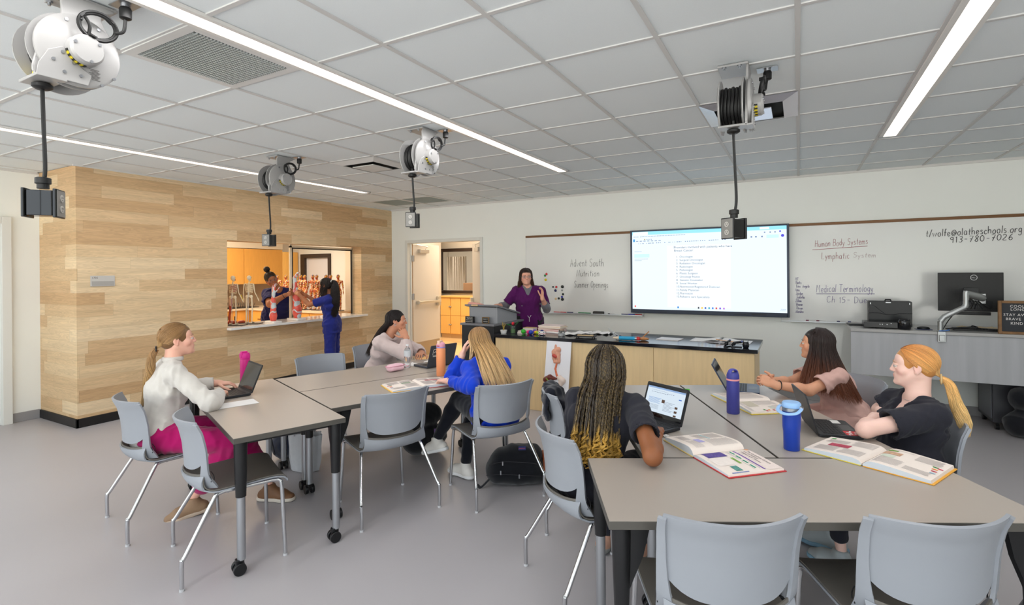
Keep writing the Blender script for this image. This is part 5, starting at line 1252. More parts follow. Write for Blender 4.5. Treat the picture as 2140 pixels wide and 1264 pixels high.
class Person:
    def __init__(s, label, skin, hips, face, SC, sface, head, hface, hpitch=0, hroll=0, arms=None, legs=None, sc=1.0, fat=0.0, seated=True, hf=.004, group=None, h=.009, sw=.158, hs=.97):
        s.sc = sc; s.H = head_frame(head, hface, hpitch, hroll, hs); s.skin = skin; s.hips = V3(*hips); s.SC = V3(*SC); s.fat = fat
        fa = lambda d: V3(math.cos(math.radians(d)), math.sin(math.radians(d)), 0); s.f = fa(face); s.r = V3(s.f[1], -s.f[0], 0); s.sf = fa(sface); s.sr = V3(s.sf[1], -s.sf[0], 0)
        s.spine = unit(s.SC - s.hips); s.sR = s.SC + s.sr * sw * sc; s.sL = s.SC - s.sr * sw * sc
        s.arms = arms; s.legs = legs; s.hR = s.hips + s.r * .085; s.hL = s.hips - s.r * .085
        s.root = thing('person', label, 'person', (0, 0, 0)); s.ctr = np.array([s.hips[0], s.hips[1], 0.0]); s.seated = seated
        s.neck = s.SC + s.spine * .035 + (hp(s.H, 0, -.03, -.13) - s.SC) * .35
        pts = [hp(s.H, 0, 0, .14), s.hips, s.sR, s.sL] + [p for a in arms.values() for p in a[:2]] + [p for l in legs.values() for p in l[:2]]
        hands = [V3(*a[1]) + unit(a[2]) * .09 for a in arms.values()]; pts += hands
        s.lo = np.min([np.array(p) for p in pts], 0) - .20; s.hi = np.max([np.array(p) for p in pts], 0) + .20; s.lo[2] = max(s.lo[2], -.02)
        s.hands = hands; s.hf = hf; s.h = h
    def torso(s, F, add=0.0, bust=True, k=.04, low=0.0):
        a, b = s.hips, s.SC; lt = unit(s.r + s.sr); ft = s.fat; fwd = unit(s.f + s.sf); L = b - a; m = lambda t, y=0: a + L * t + fwd * y
        F.cone(m(-.05, -.01), m(.10, 0), .100 + add + ft, .098 + add + ft, k, s.r, 1.5)
        F.cone(m(.10, 0), m(.42, .015), .098 + add + ft, .086 + add + ft * 1.2, k, lt, 1.38); F.cone(m(.42, .015), m(.76, .0), .086 + add + ft * 1.2, .095 + add + ft, k, lt, 1.42)
        F.cone(m(.76, 0), m(.95, -.005), .095 + add + ft, .062 + add + ft * .6, k, s.sr, 1.75)
        if bust:
            for g in (-1, 1): F.ell(m(.66, .062) + s.sr * g * .062, np.array([.062, .055, .062]) + add * .7 + ft * .5, None, .04)
        for p in (s.sR, s.sL): F.cone(s.neck + (p - s.neck) * .15 - s.spine * .01, p - s.spine * .006, .040 + add * .6 + ft * .5, .044 + add + ft * .5, .03)
    def arm(s, F, side, upto=1.0, add=0.0, addw=None, k=.025, ua=(.043, .037), fa=(.036, .025), startk=0.0):
        S0 = s.sR if side == 'R' else s.sL; E, W = V3(*s.arms[side][0]), V3(*s.arms[side][1]); ft = s.fat * .5; aw = add if addw is None else addw
        if upto <= 1: F.cone(S0, S0 + (E - S0) * upto, ua[0] + add + ft, ua[0] + (ua[1] - ua[0]) * upto + aw + ft, k)
        else:
            F.cone(S0, E, ua[0] + add + ft, ua[1] + add + ft, k); q = upto - 1; mid = E + (W - E) * min(.3, q)
            F.cone(E, mid, fa[0] + add + ft, fa[0] * 1.02 + add + ft, k); F.cone(mid, E + (W - E) * q, fa[0] * 1.02 + add + ft, fa[1] + (fa[0] - fa[1]) * (1 - q) + aw + ft * .6, k)
    def leg(s, F, side, upto=2.0, add=0.0, addw=None, k=.03):
        h_ = s.hR if side == 'R' else s.hL; K, A = V3(*s.legs[side][0]), V3(*s.legs[side][1]); ft = s.fat; aw = add if addw is None else addw
        F.cone(h_, K, .084 + add + ft, .056 + add + ft * .4, k); q = max(upto - 1, 0); c = K + (A - K) * min(.3, q); F.cone(K, c, .052 + add, .054 + add + ft * .3, k)
        F.cone(c, K + (A - K) * q, .054 + add + ft * .3, .034 + (1 - q) * .02 + aw, k)
    def body(s, irises=(.10, .05, .03), brow=(.05, .03, .02), curl=None, lip=(.62, .25, .22), face=True, nk=.047):
        F = Field(s.lo, s.hi, s.h, [(s.H[0], .125)] + [(h, .085) for h in s.hands], s.hf)
        s.torso(F, -.010); build_head(F, s.H, s.neck, fat=s.fat * .25, nk=nk)
        for sd in 'RL':
            s.arm(F, sd, 2.0, -.002); a = s.arms[sd]; build_hand(F, a[1], a[2], a[3], a[4], curl=a[5] if len(a) > 5 else (25, 35, 25))
            s.leg(F, sd, 2.0, -.010)
        V, Q = F.mesh(); b = net_obj('body', V, Q, SKINM(), s.root, skin_color(V, s.H, s.skin, lip))
        s.bodyo = b
        if face: eyes(s.root, s.H, irises); brows(s.root, s.H, brow)
        return b
    def top(s, name, m, sleeve=.5, add=.016, cuff=.016, hem=.0, fold=.004, seed=1, neck='v', h=.0075, hood=False, lab=None, length=.0, nr=.062, bust=True):
        F = Field(s.lo, s.hi, h); s.torso(F, add, bust)
        if length: F.cone(s.hips, s.hips - s.spine * length, .112 + add + s.fat, .118 + add + s.fat, .04, s.r, 1.45)
        elif s.seated: F.cone(s.hips + s.spine * .04, s.hips + s.f * .10 + V3(0, 0, -.005), .105 + add + s.fat, .095 + add + s.fat, .04, s.r, 1.45)
        for sd in 'RL': s.arm(F, sd, sleeve, add, cuff)
        if fold: F.folds(fold, seed)
        for sd in 'RL':
            S0 = s.sR if sd == 'R' else s.sL; E_, W_ = V3(*s.arms[sd][0]), V3(*s.arms[sd][1])
            if sleeve <= 1: e0 = S0 + (E_ - S0) * sleeve; dd = unit(E_ - S0); rr = .043 - .006 * sleeve + cuff + s.fat * .5
            else: e0 = E_ + (W_ - E_) * (sleeve - 1); dd = unit(W_ - E_); rr = .036 - .011 * (sleeve - 1) + cuff + s.fat * .3
            F.cut(e0, dd, rr * 1.45); F.cone(e0 - dd * .012, e0 + dd * .1, rr * .80, rr * .80, .004, op='s')
        if hood:
            b = s.neck - s.sf * .055 + V3(0, 0, .0); F.cone(b + s.sr * .07 + s.sf * .03, b - V3(0, 0, .03), .034, .045, .02); F.cone(b - s.sr * .07 + s.sf * .03, b - V3(0, 0, .03), .034, .045, .02); F.cone(b + s.sr * .075 + s.sf * .03, s.neck + s.sf * .06 - V3(0, 0, .03), .028, .022, .02); F.cone(b - s.sr * .075 + s.sf * .03, s.neck + s.sf * .06 - V3(0, 0, .03), .028, .022, .02)
        up = unit(s.neck - s.SC + s.spine); nb = s.neck + up * .015
        F.cone(nb - up * .015 + s.sf * .006, nb + up * .2, nr, nr + .03, .006, op='s'); F.halfspace(nb + up * (.05 if hood else .035), up) if False else None
        if neck == 'v':
            for q in np.linspace(0, 1, 12): c = nb + s.sf * (.055 + .05 * q) - up * (-.01 + .13 * q); F.cone(c - s.sr * .045 * (1 - q), c + s.sr * .045 * (1 - q), .030 * (1 - q * .5), .030 * (1 - q * .5), .004, op='s')
        if hem is not None: F.halfspace(s.hips - s.spine * (.10 + hem if not length else length), -s.spine if not s.seated else -unit(s.spine * .8 + s.f * -.1 + V3(0, 0, .3)))
        V, Q = F.mesh(); return net_obj(name, V, Q, m, s.root, label=lab)
    def pants(s, m, add=.014, cuff=.02, upto=1.92, fold=.004, seed=5, name='trousers', h=.008):
        F = Field(s.lo, s.hi, h); a = s.hips; F.cone(a - s.r * .03, a + s.r * .03 + s.spine * .03, .108 + add + s.fat, .106 + add + s.fat, .04, s.r, 1.35)
        for sd in 'RL': s.leg(F, sd, upto, add, cuff)
        if fold: F.folds(fold, seed)
        V, Q = F.mesh(); return net_obj(name, V, Q, m, s.root)
    def hair(s, parts, name='hair'):
        V, Q, C = join_hair(parts); return net_obj(name, V, Q, hair_mat(), s.root, C)
# ------------------------------------------------------------------ the people
def lin(r, g, b): return np.array(srgb(r, g, b)[:3])
def solid(V, c): return np.tile(np.array(c[:3], float), (len(V), 1))
BLOND = [lin(176, 140, 96), lin(222, 188, 138), lin(232, 204, 160)]
def fwd(a): return V3(math.cos(math.radians(a)), math.sin(math.radians(a)), 0)

# ---- 1: oatmeal sweatshirt, low ponytail, at the left table
p = Person('person in an oatmeal sweatshirt and magenta trousers typing on a laptop at the left', lin(232, 178, 156), (-3.70, 1.83, .55), 72, (-3.63, 1.89, .965), 72, (-3.605, 1.925, 1.165), 66, 4, 0,
    arms=dict(R=((-3.25, 1.93, .785), (-3.41, 2.09, .795), (-.75, .65, -.05), (.1, .1, 1), (-.6, -.6, 0), (20, 25, 20)),
              L=((-3.85, 2.07, .79), (-3.73, 2.265, .80), (.55, .80, -.12), (0, 0, 1), (.8, -.5, 0), (18, 25, 20))),
    legs=dict(R=((-3.24, 2.08, .50), (-3.53, 1.98, .115)), L=((-3.50, 2.24, .52), (-3.28, 2.36, .11))))
p.body((.12, .20, .30), (.20, .12, .06))
p.top('sweatshirt', cloth_mat('oatmeal', srgb(208, 203, 196), sheen=.4), 1.92, .019, .020, fold=.006, seed=3, neck='c', nr=.056)
o = MB(); o.tube([p.neck + V3(.052 * math.cos(a), .052 * math.sin(a), .018) for a in np.linspace(0, 2 * PI, 24, endpoint=False)], .011, 8, closed=True, flat=1.5, up=(0, 0, 1)); obj('collar', o, MATS['cloth_oatmeal'], p.root)
p.pants(cloth_mat('magenta', srgb(178, 20, 100)), .020, .03, 1.75, .006, 6)
pal = [lin(126, 92, 56), lin(160, 122, 78), lin(186, 150, 100)]
tie = hp(p.H, 0, -.125, -.045)
V, Q, C = cap_mesh(p.H, lin(120, 88, 56)); tl = np.array([tie, hp(p.H, 0, -.155, -.10), hp(p.H, 0, -.17, -.20), (tie + V3(-.09, -.02, -.28)), (tie + V3(-.12, -.03, -.38))])
p.hair([(V, Q, C), pony(p.H, tie, 900, 1, pal, .0014), bundle(tl, [.016, .026, .030, .026, .016, .006], 420, 2, [lin(150, 112, 70), lin(176, 140, 92), lin(196, 164, 116)], .0016)])
m = MB(); m.tube([tie + V3(0, 0, .018 * math.cos(a)) + p.H[1][:, 0] * .018 * math.sin(a) for a in np.linspace(0, 2 * PI, 16, endpoint=False)], .005, 6, closed=True); obj('hair_tie', m, BLKM, p.root)
shoe(p.root, (-3.53, 1.98, .095), (-.35, -.6, -.12), srgb(150, 120, 92), srgb(190, 170, 150), name='slipper'); shoe(p.root, (-3.28, 2.36, .095), (.75, .35, 0), srgb(120, 84, 56), srgb(214, 204, 190), name='slipper')

# ---- 2: black hair, pale hoodie, chin in hand
p = Person('person with long black hair and a pale pink hoodie resting chin on hand', lin(206, 146, 116), (-3.88, 4.10, .55), 5, (-3.715, 4.03, .90), 18, (-3.60, 4.055, 1.10), 38, 0, -4,
    arms=dict(R=((-3.40, 3.96, .78), (-3.435, 4.005, .955), (-.66, .12, .72), (.5, -.6, .4), (-.4, .1, -.6), (28, 38, 30)),
              L=((-3.50, 4.26, .78), (-3.33, 4.12, .785), (.35, -.9, 0), (0, 0, 1), (.6, .3, 0), (25, 30, 25))),
    legs=dict(R=((-3.48, 3.92, .52), (-3.45, 3.95, .10)), L=((-3.46, 4.12, .52), (-3.44, 4.15, .10))))
p.body((.06, .03, .02), (.03, .02, .02))
p.top('hoodie', cloth_mat('blush', srgb(212, 192, 188), sheen=.5), 1.85, .026, .024, fold=.004, seed=8, neck='c', hood=True)
p.pants(cloth_mat('charcoal', srgb(40, 40, 46)), .014, .02, 1.9)
blk = [lin(24, 18, 18), lin(36, 27, 26), lin(44, 33, 30)]; V, Q, C = cap_mesh(p.H, lin(20, 15, 14))
hips_side = np.array([fall(p.H, a, length=.36 - .05 * abs(a - 200) / 90, flare=1.3, drift=(-.20, -.05, 0), ex=.75) for a in (120, 140, 160, 180, 200, 220, 240)])
p.hair([(V, Q, C), pony(p.H, hp(p.H, 0, -.108, -.06), 1100, 5, blk, .0014), curtain(hips_side, 900, .03, .0014, 6, pal=blk, wave=.006, wfreq=14, center=p.H[0], tipvar=.3)])
for s_, a_ in (('R', p.legs['R'][1]), ('L', p.legs['L'][1])): shoe(p.root, a_, (1, -.2, 0), srgb(230, 228, 226))
m = MB(); m.tube([hp(p.H, .082, -.012 + .009 * math.cos(a), -.036 + .011 * math.sin(a)) for a in np.linspace(0, 2 * PI, 14, endpoint=False)], .0016, 5, closed=True); obj('earring', m, STEEL, p.root)

# ---- 3: blue hoodie, long streaked blonde hair
p = Person('person in a bright blue hoodie and black leggings with long blonde hair over one shoulder', lin(234, 186, 168), (-1.93, 3.23, .55), 150, (-2.07, 3.32, .880), 145, (-2.15, 3.37, 1.055), 118, -12, -14,
    arms=dict(L=((-2.03, 3.07, .785), (-2.285, 3.13, .79), (-.95, .25, -.05), (0, 0, 1), (.1, .9, .2), (30, 40, 30)),
              R=((-2.34, 3.25, .785), (-2.275, 3.30, .955), (.25, .2, .92), (-.8, -.5, .1), (.1, .6, .3), (15, 25, 25))),
    legs=dict(L=((-2.34, 3.34, .60), (-2.47, 3.23, .30)), R=((-2.28, 3.46, .51), (-2.28, 3.34, .10))), sw=.142)
p.body((.10, .18, .28), (.25, .16, .10), face=True)
p.top('hoodie', cloth_mat('royal', srgb(20, 62, 196), sheen=.2), 1.92, .018, .020, fold=.007, seed=11, neck='c', hood=True, bust=False)
p.pants(cloth_mat('leggings', srgb(24, 26, 34)), .006, .006, 1.93, .003)
pl = [lin(140, 102, 66), lin(206, 166, 112), lin(228, 196, 148)]; V, Q, C = cap_mesh(p.H, lin(150, 112, 72))
gA = [fall(p.H, a, length=.10, flare=1.05, drift=(-.01, -.03, 0), inward=.02) for a in (236, 258, 280, 300, 318)]
gB = [fall(p.H, a, length=.31, flare=1.1, drift=d, ex=.85) for a, d in ((60, (.10, .04, 0)), (80, (.14, .04, 0)), (105, (.22, .0, 0)), (130, (.26, -.05, 0)), (155, (.27, -.09, 0)), (180, (.27, -.12, .02)), (205, (.25, -.15, .04)), (230, (.20, -.15, .06)))]
p.hair([(V, Q, C), curtain(gA, 420, .014, .0015, 3, pal=pl, center=p.H[0], wave=.004, wfreq=12), curtain(gB, 1500, .030, .0016, 4, pal=pl, center=p.H[0], wave=.006, wfreq=12, tipvar=.25, clump=5)])
shoe(p.root, (-2.28, 3.34, .10), (-.55, .12, 0), srgb(226, 222, 216), srgb(232, 228, 222), accent=srgb(240, 238, 234)); shoe(p.root, (-2.47, 3.23, .30), (-.75, .10, -.25), srgb(226, 222, 216), srgb(232, 228, 222), accent=srgb(240, 238, 234))
m = MB(); m.prism([(0, 0), (.035, .006), (.032, .05), (.004, .045)], 0, .002, axis='y'); 
# ---- 4: braids, seen from behind
p = Person('person with long braids with golden curled ends, in a black scrub top, seen from behind', lin(146, 92, 60), (-.96, 2.47, .56), 75, (-.89, 2.60, .915), 88, (-.90, 2.645, 1.06), 98, -10, 0,
    arms=dict(R=((-.565, 2.275, .787), (-.615, 2.56, .80), (-.25, .95, 0), (0, 0, 1), (-.9, 0, 0), (25, 30, 25)),
              L=((-1.08, 2.78, .79), (-.87, 2.90, .80), (.85, .45, 0), (0, 0, 1), (.4, -.8, 0), (25, 30, 25))),
    legs=dict(R=((-.80, 2.86, .52), (-.78, 2.86, .10)), L=((-.98, 2.90, .52), (-.98, 2.86, .10))), fat=.006, sw=.165)
p.body((.03, .02, .015), (.02, .015, .01), lip=(.45, .2, .18))
p.top('scrub_top', cloth_mat('black_scrub', srgb(44, 44, 52), sheen=.1), .62, .014, .026, fold=.006, seed=14, neck='v')
p.pants(MATS['cloth_black_scrub'], .016, .03, 1.9)
def braids(H, azs, lens, seed, r=.0052):
    rg = np.random.RandomState(seed); out = []; dk = lin(36, 28, 24); gd = lin(176, 146, 86); gl = lin(204, 160, 74)
    for az, L in zip(azs, lens):
        g = fall(H, az, part=rg.uniform(-.03, .03), length=L, flare=rg.uniform(.85, 1.05), drift=(rg.uniform(-.025, .025), rg.uniform(-.205, -.15), 0), ex=.62, g=.026 + rg.uniform(-.008, .010))
        n = 90; c = resample(g, n); T = np.gradient(c, axis=0); T /= np.linalg.norm(T, axis=1)[:, None]; o = c - hp(H, 0, 0, 0); o[:, 2] *= .2; u = o - T * (o * T).sum(1)[:, None]; u /= np.linalg.norm(u, axis=1)[:, None]; w = np.cross(T, u)
        d = np.r_[0, np.cumsum(np.linalg.norm(np.diff(c, axis=0), axis=1))]; tt = d / d[-1]; curl = np.clip((tt - .84) / .16, 0, 1); hi = rg.uniform(.03, .42)
        P3 = []
        for k in range(3):
            ph = d / .0125 * 2 * PI / 2 + k * 2 * PI / 3; pth = c + (np.sin(ph) * r * .72)[:, None] * w + (np.sin(2 * ph) * r * .42)[:, None] * u
            pth = pth + (curl * .020)[:, None] * (np.sin(d * 150 + k * .5 + az)[:, None] * w + np.cos(d * 150 + k * .5 + az)[:, None] * u); P3.append(pth)
        P3 = np.array(P3); col = dk * (1 - tt[:, None] * .25 * hi) + gd * tt[:, None] * .25 * hi
        col = np.array([col * (1 - m_) + gd * m_ for m_ in (0, hi * .75, hi * .25)]) ; q = np.clip((tt - .80) / .08, 0, 1)[None, :, None]; col = col * (1 - q) + gl * q * rg.uniform(.6, 1.15)
        out.append(hair_tubes(P3, r * .72 * np.interp(tt, [0, .9, 1], [1, .85, .45])[None], col, 6))
    return out
V, Q, C = cap_mesh(p.H, lin(22, 16, 14), .018); rg = np.random.RandomState(3); az = np.concatenate([np.linspace(70, 290, 52), np.linspace(95, 265, 40)]); ln = np.r_[.36 + .04 * rg.rand(52), .30 + .10 * rg.rand(40)]
p.hair([(V, Q, C)] + braids(p.H, az, ln, 4), 'braids')
for s_ in 'RL': shoe(p.root, p.legs[s_][1], (.2, 1, 0), srgb(196, 150, 128), srgb(150, 150, 146))

# ---- 5: pink scrubs, long dark hair with copper ends
p = Person('person in pink scrubs with long dark brown hair and hands clasped over the laptop', lin(218, 160, 128), (.31, 4.36, .55), 204, (.175, 4.265, .875), 200, (.105, 4.205, 1.072), 172, 2, 0,
    arms=dict(L=((.055, 3.985, .79), (-.145, 3.865, .83), (-.85, .10, .35), (.1, -.7, .6), (.3, .2, .8), (35, 45, 30)),
              R=((-.06, 4.20, .79), (-.19, 3.985, .835), (-.45, -.80, .25), (-.5, .4, .6), (.2, -.1, .9), (30, 40, 30))),
    legs=dict(L=((-.02, 4.10, .52), (.0, 4.12, .10)), R=((-.05, 4.30, .52), (-.03, 4.32, .10))))
p.body((.05, .03, .02), (.04, .025, .02))
p.top('scrub_top', cloth_mat('pink_scrub', srgb(208, 168, 158), sheen=.1), .66, .014, .030, fold=.006, seed=17, neck='v')
p.pants(MATS['cloth_pink_scrub'], .016, .03, 1.9)
pl = [lin(34, 24, 22), lin(46, 28, 22), lin(122, 66, 38)]; V, Q, C = cap_mesh(p.H, lin(30, 21, 18))
gs = [fall(p.H, a, length=L, flare=1.0 + .4 * math.sin(math.radians(a / 2)), drift=d) for a, L, d in ((60, .20, (0, .0, 0)), (85, .25, (.0, .02, 0)), (120, .30, (.04, .02, 0)), (150, .33, (.09, -.01, 0)), (175, .35, (.12, -.03, 0)), (200, .35, (.12, -.06, 0)), (225, .34, (.09, -.10, 0)), (250, .31, (.04, -.11, 0)), (275, .28, (-.03, -.10, 0)), (298, .24, (-.06, -.06, 0)))]
p.hair([(V, Q, C), curtain(gs, 2400, .022, .0015, 7, pal=pl, center=p.H[0], wave=.004, wfreq=12, tipvar=.22, clump=7)])
m = MB()
for k, (sd, w_) in enumerate((('L', .026),)):
    a = V3(*p.arms[sd][0]); b = V3(*p.arms[sd][1]); c = b + (a - b) * .12; t_ = unit(b - a); u_ = unit(np.cross(t_, V3(0, 0, 1))); v_ = np.cross(t_, u_)
    m.tube([c + .031 * (math.cos(x) * u_ + math.sin(x) * v_) for x in np.linspace(0, 2 * PI, 18, endpoint=False)], .0035, 6, closed=True)
obj('hair_band_bracelet', m, BLKM, p.root)
for s_ in 'RL': shoe(p.root, p.legs[s_][1], (-.9, -.3, 0), srgb(220, 220, 222))

# ---- 6: blonde ponytail, black scrubs, nearest at the right
p = Person('person with a strawberry blonde ponytail and black scrubs leaning on folded arms at the right', lin(240, 200, 186), (.50, 3.43, .55), 205, (.53, 3.43, .865), 203, (.532, 3.44, 1.078), 172, -2, 0,
    arms=dict(L=((.285, 3.135, .79), (.350, 3.37, .80), (.3, .9, 0), (0, 0, 1), (.9, .1, 0), (25, 30, 25)),
              R=((.40, 3.60, .79), (.43, 3.40, .80), (.1, -.95, 0), (0, 0, 1), (-.8, -.4, 0), (25, 30, 25))),
    legs=dict(L=((.14, 3.24, .52), (.185, 3.215, .115)), R=((.10, 3.42, .52), (.15, 3.45, .10))), hf=.0036, fat=.006)
p.body((.16, .22, .28), (.40, .24, .13), nk=.050)
p.top('scrub_top', cloth_mat('black_scrub', srgb(44, 44, 52)), .66, .016, .034, fold=.006, seed=21, neck='v', nr=.072)
p.pants(MATS['cloth_black_scrub'], .010, .006, 1.80)
pl = [lin(196, 128, 66), lin(222, 164, 96), lin(228, 184, 122)]; tie = hp(p.H, 0, -.112, -.055); V, Q, C = cap_mesh(p.H, lin(196, 136, 76), .003)
tl = np.array([tie, hp(p.H, 0, -.145, -.085), tie + V3(.055, -.02, -.12), tie + V3(.080, -.035, -.20), tie + V3(.095, -.04, -.28)])
p.hair([(V, Q, C), pony(p.H, tie, 1500, 5, pl, .0012), bundle(tl, [.014, .024, .026, .032, .030, .010], 520, 6, [lin(222, 168, 98), lin(232, 190, 122), lin(238, 204, 142)], .0014, wave=.004)])
m = MB()
for q in (0, .010): m.tube([tie + p.H[1][:, 1] * -.004 * q + V3(.0, 0, -q) + .019 * (math.cos(a) * p.H[1][:, 0] + math.sin(a) * p.H[1][:, 2]) for a in np.linspace(0, 2 * PI, 16, endpoint=False)], .0045, 6, closed=True)
obj('hair_tie', m, mat('tie_blonde', srgb(206, 178, 128), .6), p.root)
m = MB(); m.tube(catmull([p.neck + p.sf * .058 * math.cos(a) + p.sr * .060 * math.sin(a) + V3(0, 0, -.004 - .035 * (1 + math.cos(a)) / 2 + .01) for a in np.linspace(0, 2 * PI, 12, endpoint=False)], 4, closed=True), .0011, 5, closed=True); obj('necklace', m, STEEL, p.root)
shoe(p.root, (.185, 3.215, .10), (-.85, .62, .0), srgb(170, 176, 178), srgb(132, 168, 190), L=.25, accent=srgb(190, 190, 186)); shoe(p.root, (.15, 3.45, .10), (-.9, .3, 0), srgb(170, 176, 178), srgb(132, 168, 190))

# ---- 7: teacher in purple at the lectern
p = Person('person in a purple scrub top and glasses standing at the lectern, one hand raised', lin(226, 168, 144), (-3.22, 6.27, .92), -58, (-3.215, 6.26, 1.335), -60, (-3.235, 6.225, 1.525), -54, -3, 0,
    arms=dict(R=((-3.49, 6.10, 1.13), (-3.505, 5.88, 1.145), (.0, -.95, .0), (0, 0, 1), (.8, 0, 0), (12, 18, 12)),
              L=((-2.99, 6.36, 1.085), (-2.975, 6.19, 1.245), (.02, .02, 1), (.55, .55, 0), (-.6, -.5, .2), (8, 35, 35))),
    legs=dict(R=((-3.30, 6.24, .49), (-3.31, 6.27, .09)), L=((-3.13, 6.31, .49), (-3.14, 6.34, .09))), seated=False, sc=1.04, fat=.010, sw=.162)
p.body((.08, .12, .14), (.06, .04, .03), nk=.051)
p.top('undershirt', cloth_mat('heather', srgb(118, 116, 122)), 1.55, .010, .014, fold=.003, seed=2, neck='c', nr=.052)
p.top('scrub_top', cloth_mat('purple', srgb(84, 24, 86), sheen=.1), .80, .016, .026, fold=.0045, seed=24, neck='v', length=.12, nr=.064)
p.pants(cloth_mat('dark_trousers', srgb(30, 28, 34)), .016, .03, 1.93)
pl = [lin(38, 24, 20), lin(62, 38, 28), lin(86, 54, 36)]; V, Q, C = cap_mesh(p.H, lin(34, 22, 18))
gs = [fall(p.H, a, length=.15, flare=1.4, drift=(0, 0, 0)) for a in (74, 86, 100, 130, 160, 180, 200, 230, 260, 274, 286)]
p.hair([(V, Q, C), curtain(gs, 1300, .026, .0016, 9, pal=pl, center=p.H[0], wave=.012, wfreq=62, tipvar=.25, clump=9, pts=34)])
glasses(p.root, p.H, srgb(96, 118, 140))
m = MB(); q = p.hips + fwd(-60) * .168 + V3(0, 0, .06); m.tube([q + V3(-.02, -.01, .03), q + V3(0, 0, 0), q + V3(.02, .012, .035)], .003, 5); m.tube([q, q + V3(0, 0, -.05)], .0025, 5); obj('drawstring', m, mat('laces', srgb(236, 234, 230), .8), p.root)
for s_ in 'RL': shoe(p.root, p.legs[s_][1], (.5, -.8, 0), srgb(40, 40, 44))

# ---- 8: behind the pass-through counter
p = Person('smiling person in navy scrubs and glasses with a top bun, behind the service counter', lin(162, 104, 70), (-7.28, 5.40, .93), -12, (-7.13, 5.33, 1.285), -18, (-7.09, 5.165, 1.505), -22, -8, 24,
    arms=dict(R=((-6.93, 5.02, 1.14), (-6.77, 5.17, 1.27), (.75, .45, .25), (.3, -.6, .5), (.1, .1, .9), (30, 40, 30)),
              L=((-6.88, 5.47, 1.18), (-6.74, 5.30, 1.30), (.75, -.35, .2), (.5, .5, .5), (0, 0, 1), (30, 40, 30))),
    legs=dict(R=((-7.26, 5.32, .49), (-7.28, 5.32, .09)), L=((-7.25, 5.50, .49), (-7.27, 5.50, .09))), seated=False, sc=1.06, fat=.032, sw=.170, hf=.005, hs=1.03)
p.body((.03, .02, .015), (.02, .015, .01), lip=(.55, .22, .2), nk=.056)
p.top('scrub_top', cloth_mat('navy', srgb(34, 36, 84), sheen=.1), .76, .018, .032, fold=.006, seed=31, neck='v', length=.14, nr=.07)
p.pants(MATS['cloth_navy'], .016, .03, 1.93)
V, Q, C = cap_mesh(p.H, lin(22, 16, 15), .008); bun = hp(p.H, -.01, -.055, .155); tie = hp(p.H, 0, -.03, .128)
rg = np.random.RandomState(5); k = 300; th = rg.uniform(0, 2 * PI, k); P = []
for i in range(k):
    a = np.linspace(0, 2 * PI, 12); ax = unit(rg.normal(size=3)); u = unit(np.cross(ax, V3(.2, .3, .9))); w = np.cross(ax, u); P.append(bun + .042 * rg.uniform(.7, 1.08) * (np.cos(a)[:, None] * u + np.sin(a)[:, None] * w))
P = np.array(P); bn = hair_tubes(P, .003, np.tile(lin(26, 19, 17), (k, 12, 1)))
p.hair([(V, Q, C), pony(p.H, tie, 700, 15, [lin(26, 19, 17), lin(36, 26, 22)], .0016), bn]); glasses(p.root, p.H, srgb(60, 46, 40), .5)
m = MB(); a, b = V3(*p.arms['R'][0]), V3(*p.arms['R'][1]); t_ = unit(b - a); u_ = unit(np.cross(t_, V3(0, 0, 1))); v_ = np.cross(t_, u_); m.tube([b - t_ * .03 + .034 * (math.cos(x) * u_ + math.sin(x) * v_) for x in np.linspace(0, 2 * PI, 18, endpoint=False)], .005, 6, closed=True); obj('bracelet', m, BLKM, p.root)

# ---- 9: standing at the counter on the classroom side
p = Person('person in blue scrubs with long dark curly braids standing at the service counter', lin(168, 110, 76), (-6.15, 5.50, .84), 212, (-6.13, 5.47, 1.215), 208, (-6.165, 5.39, 1.415), 205, 4, 0,
    arms=dict(L=((-6.33, 5.24, 1.13), (-6.50, 5.19, 1.285), (-.75, .1, .35), (.1, -.7, .5), (0, .3, .8), (30, 40, 30)),
              R=((-6.36, 5.52, 1.10), (-6.53, 5.33, 1.27), (-.75, -.2, .35), (-.1, .7, .5), (0, -.2, .8), (30, 40, 30))),
    legs=dict(R=((-6.19, 5.57, .45), (-6.18, 5.60, .085)), L=((-6.12, 5.43, .45), (-6.09, 5.45, .085))), seated=False, sc=.94, fat=-.002, sw=.155, hf=.0045, hs=.95)
p.body((.03, .02, .015), (.02, .015, .01), lip=(.5, .22, .2))
p.top('scrub_top', cloth_mat('blue_scrub', srgb(38, 46, 122), sheen=.1), .70, .016, .030, fold=.006, seed=33, neck='v', length=.13)
p.pants(MATS['cloth_blue_scrub'], .022, .036, 1.95, .006)
V, Q, C = cap_mesh(p.H, lin(22, 16, 15), .008); bl = [lin(24, 18, 17), lin(34, 25, 22), lin(42, 30, 26)]; tie = hp(p.H, 0, -.10, .06)
tl = np.array([tie, hp(p.H, 0, -.15, .045), hp(p.H, 0, -.165, -.06), hp(p.H, 0, -.17, -.2), hp(p.H, .0, -.16, -.38), hp(p.H, 0, -.15, -.50)])
gs = [fall(p.H, a, length=.25, flare=1.1, drift=(-.02, -.03, 0)) for a in (240, 256, 272, 288, 300)]; gs2 = [fall(p.H, a, length=.25, flare=1.1) for a in (62, 80, 100)]
p.hair([(V, Q, C), pony(p.H, tie, 500, 25, bl, .002, fr=(30, 330)), bundle(tl, [.025, .055, .066, .070, .066, .04], 330, 26, bl, .0032, wave=.014, wfreq=46, pts=50), curtain(gs, 50, .02, .0032, 12, pal=bl, center=p.H[0], wave=.012, wfreq=60, pts=44, tipvar=.4), curtain(gs2, 30, .02, .0032, 13, pal=bl, center=p.H[0], wave=.012, wfreq=60, pts=44, tipvar=.4)])
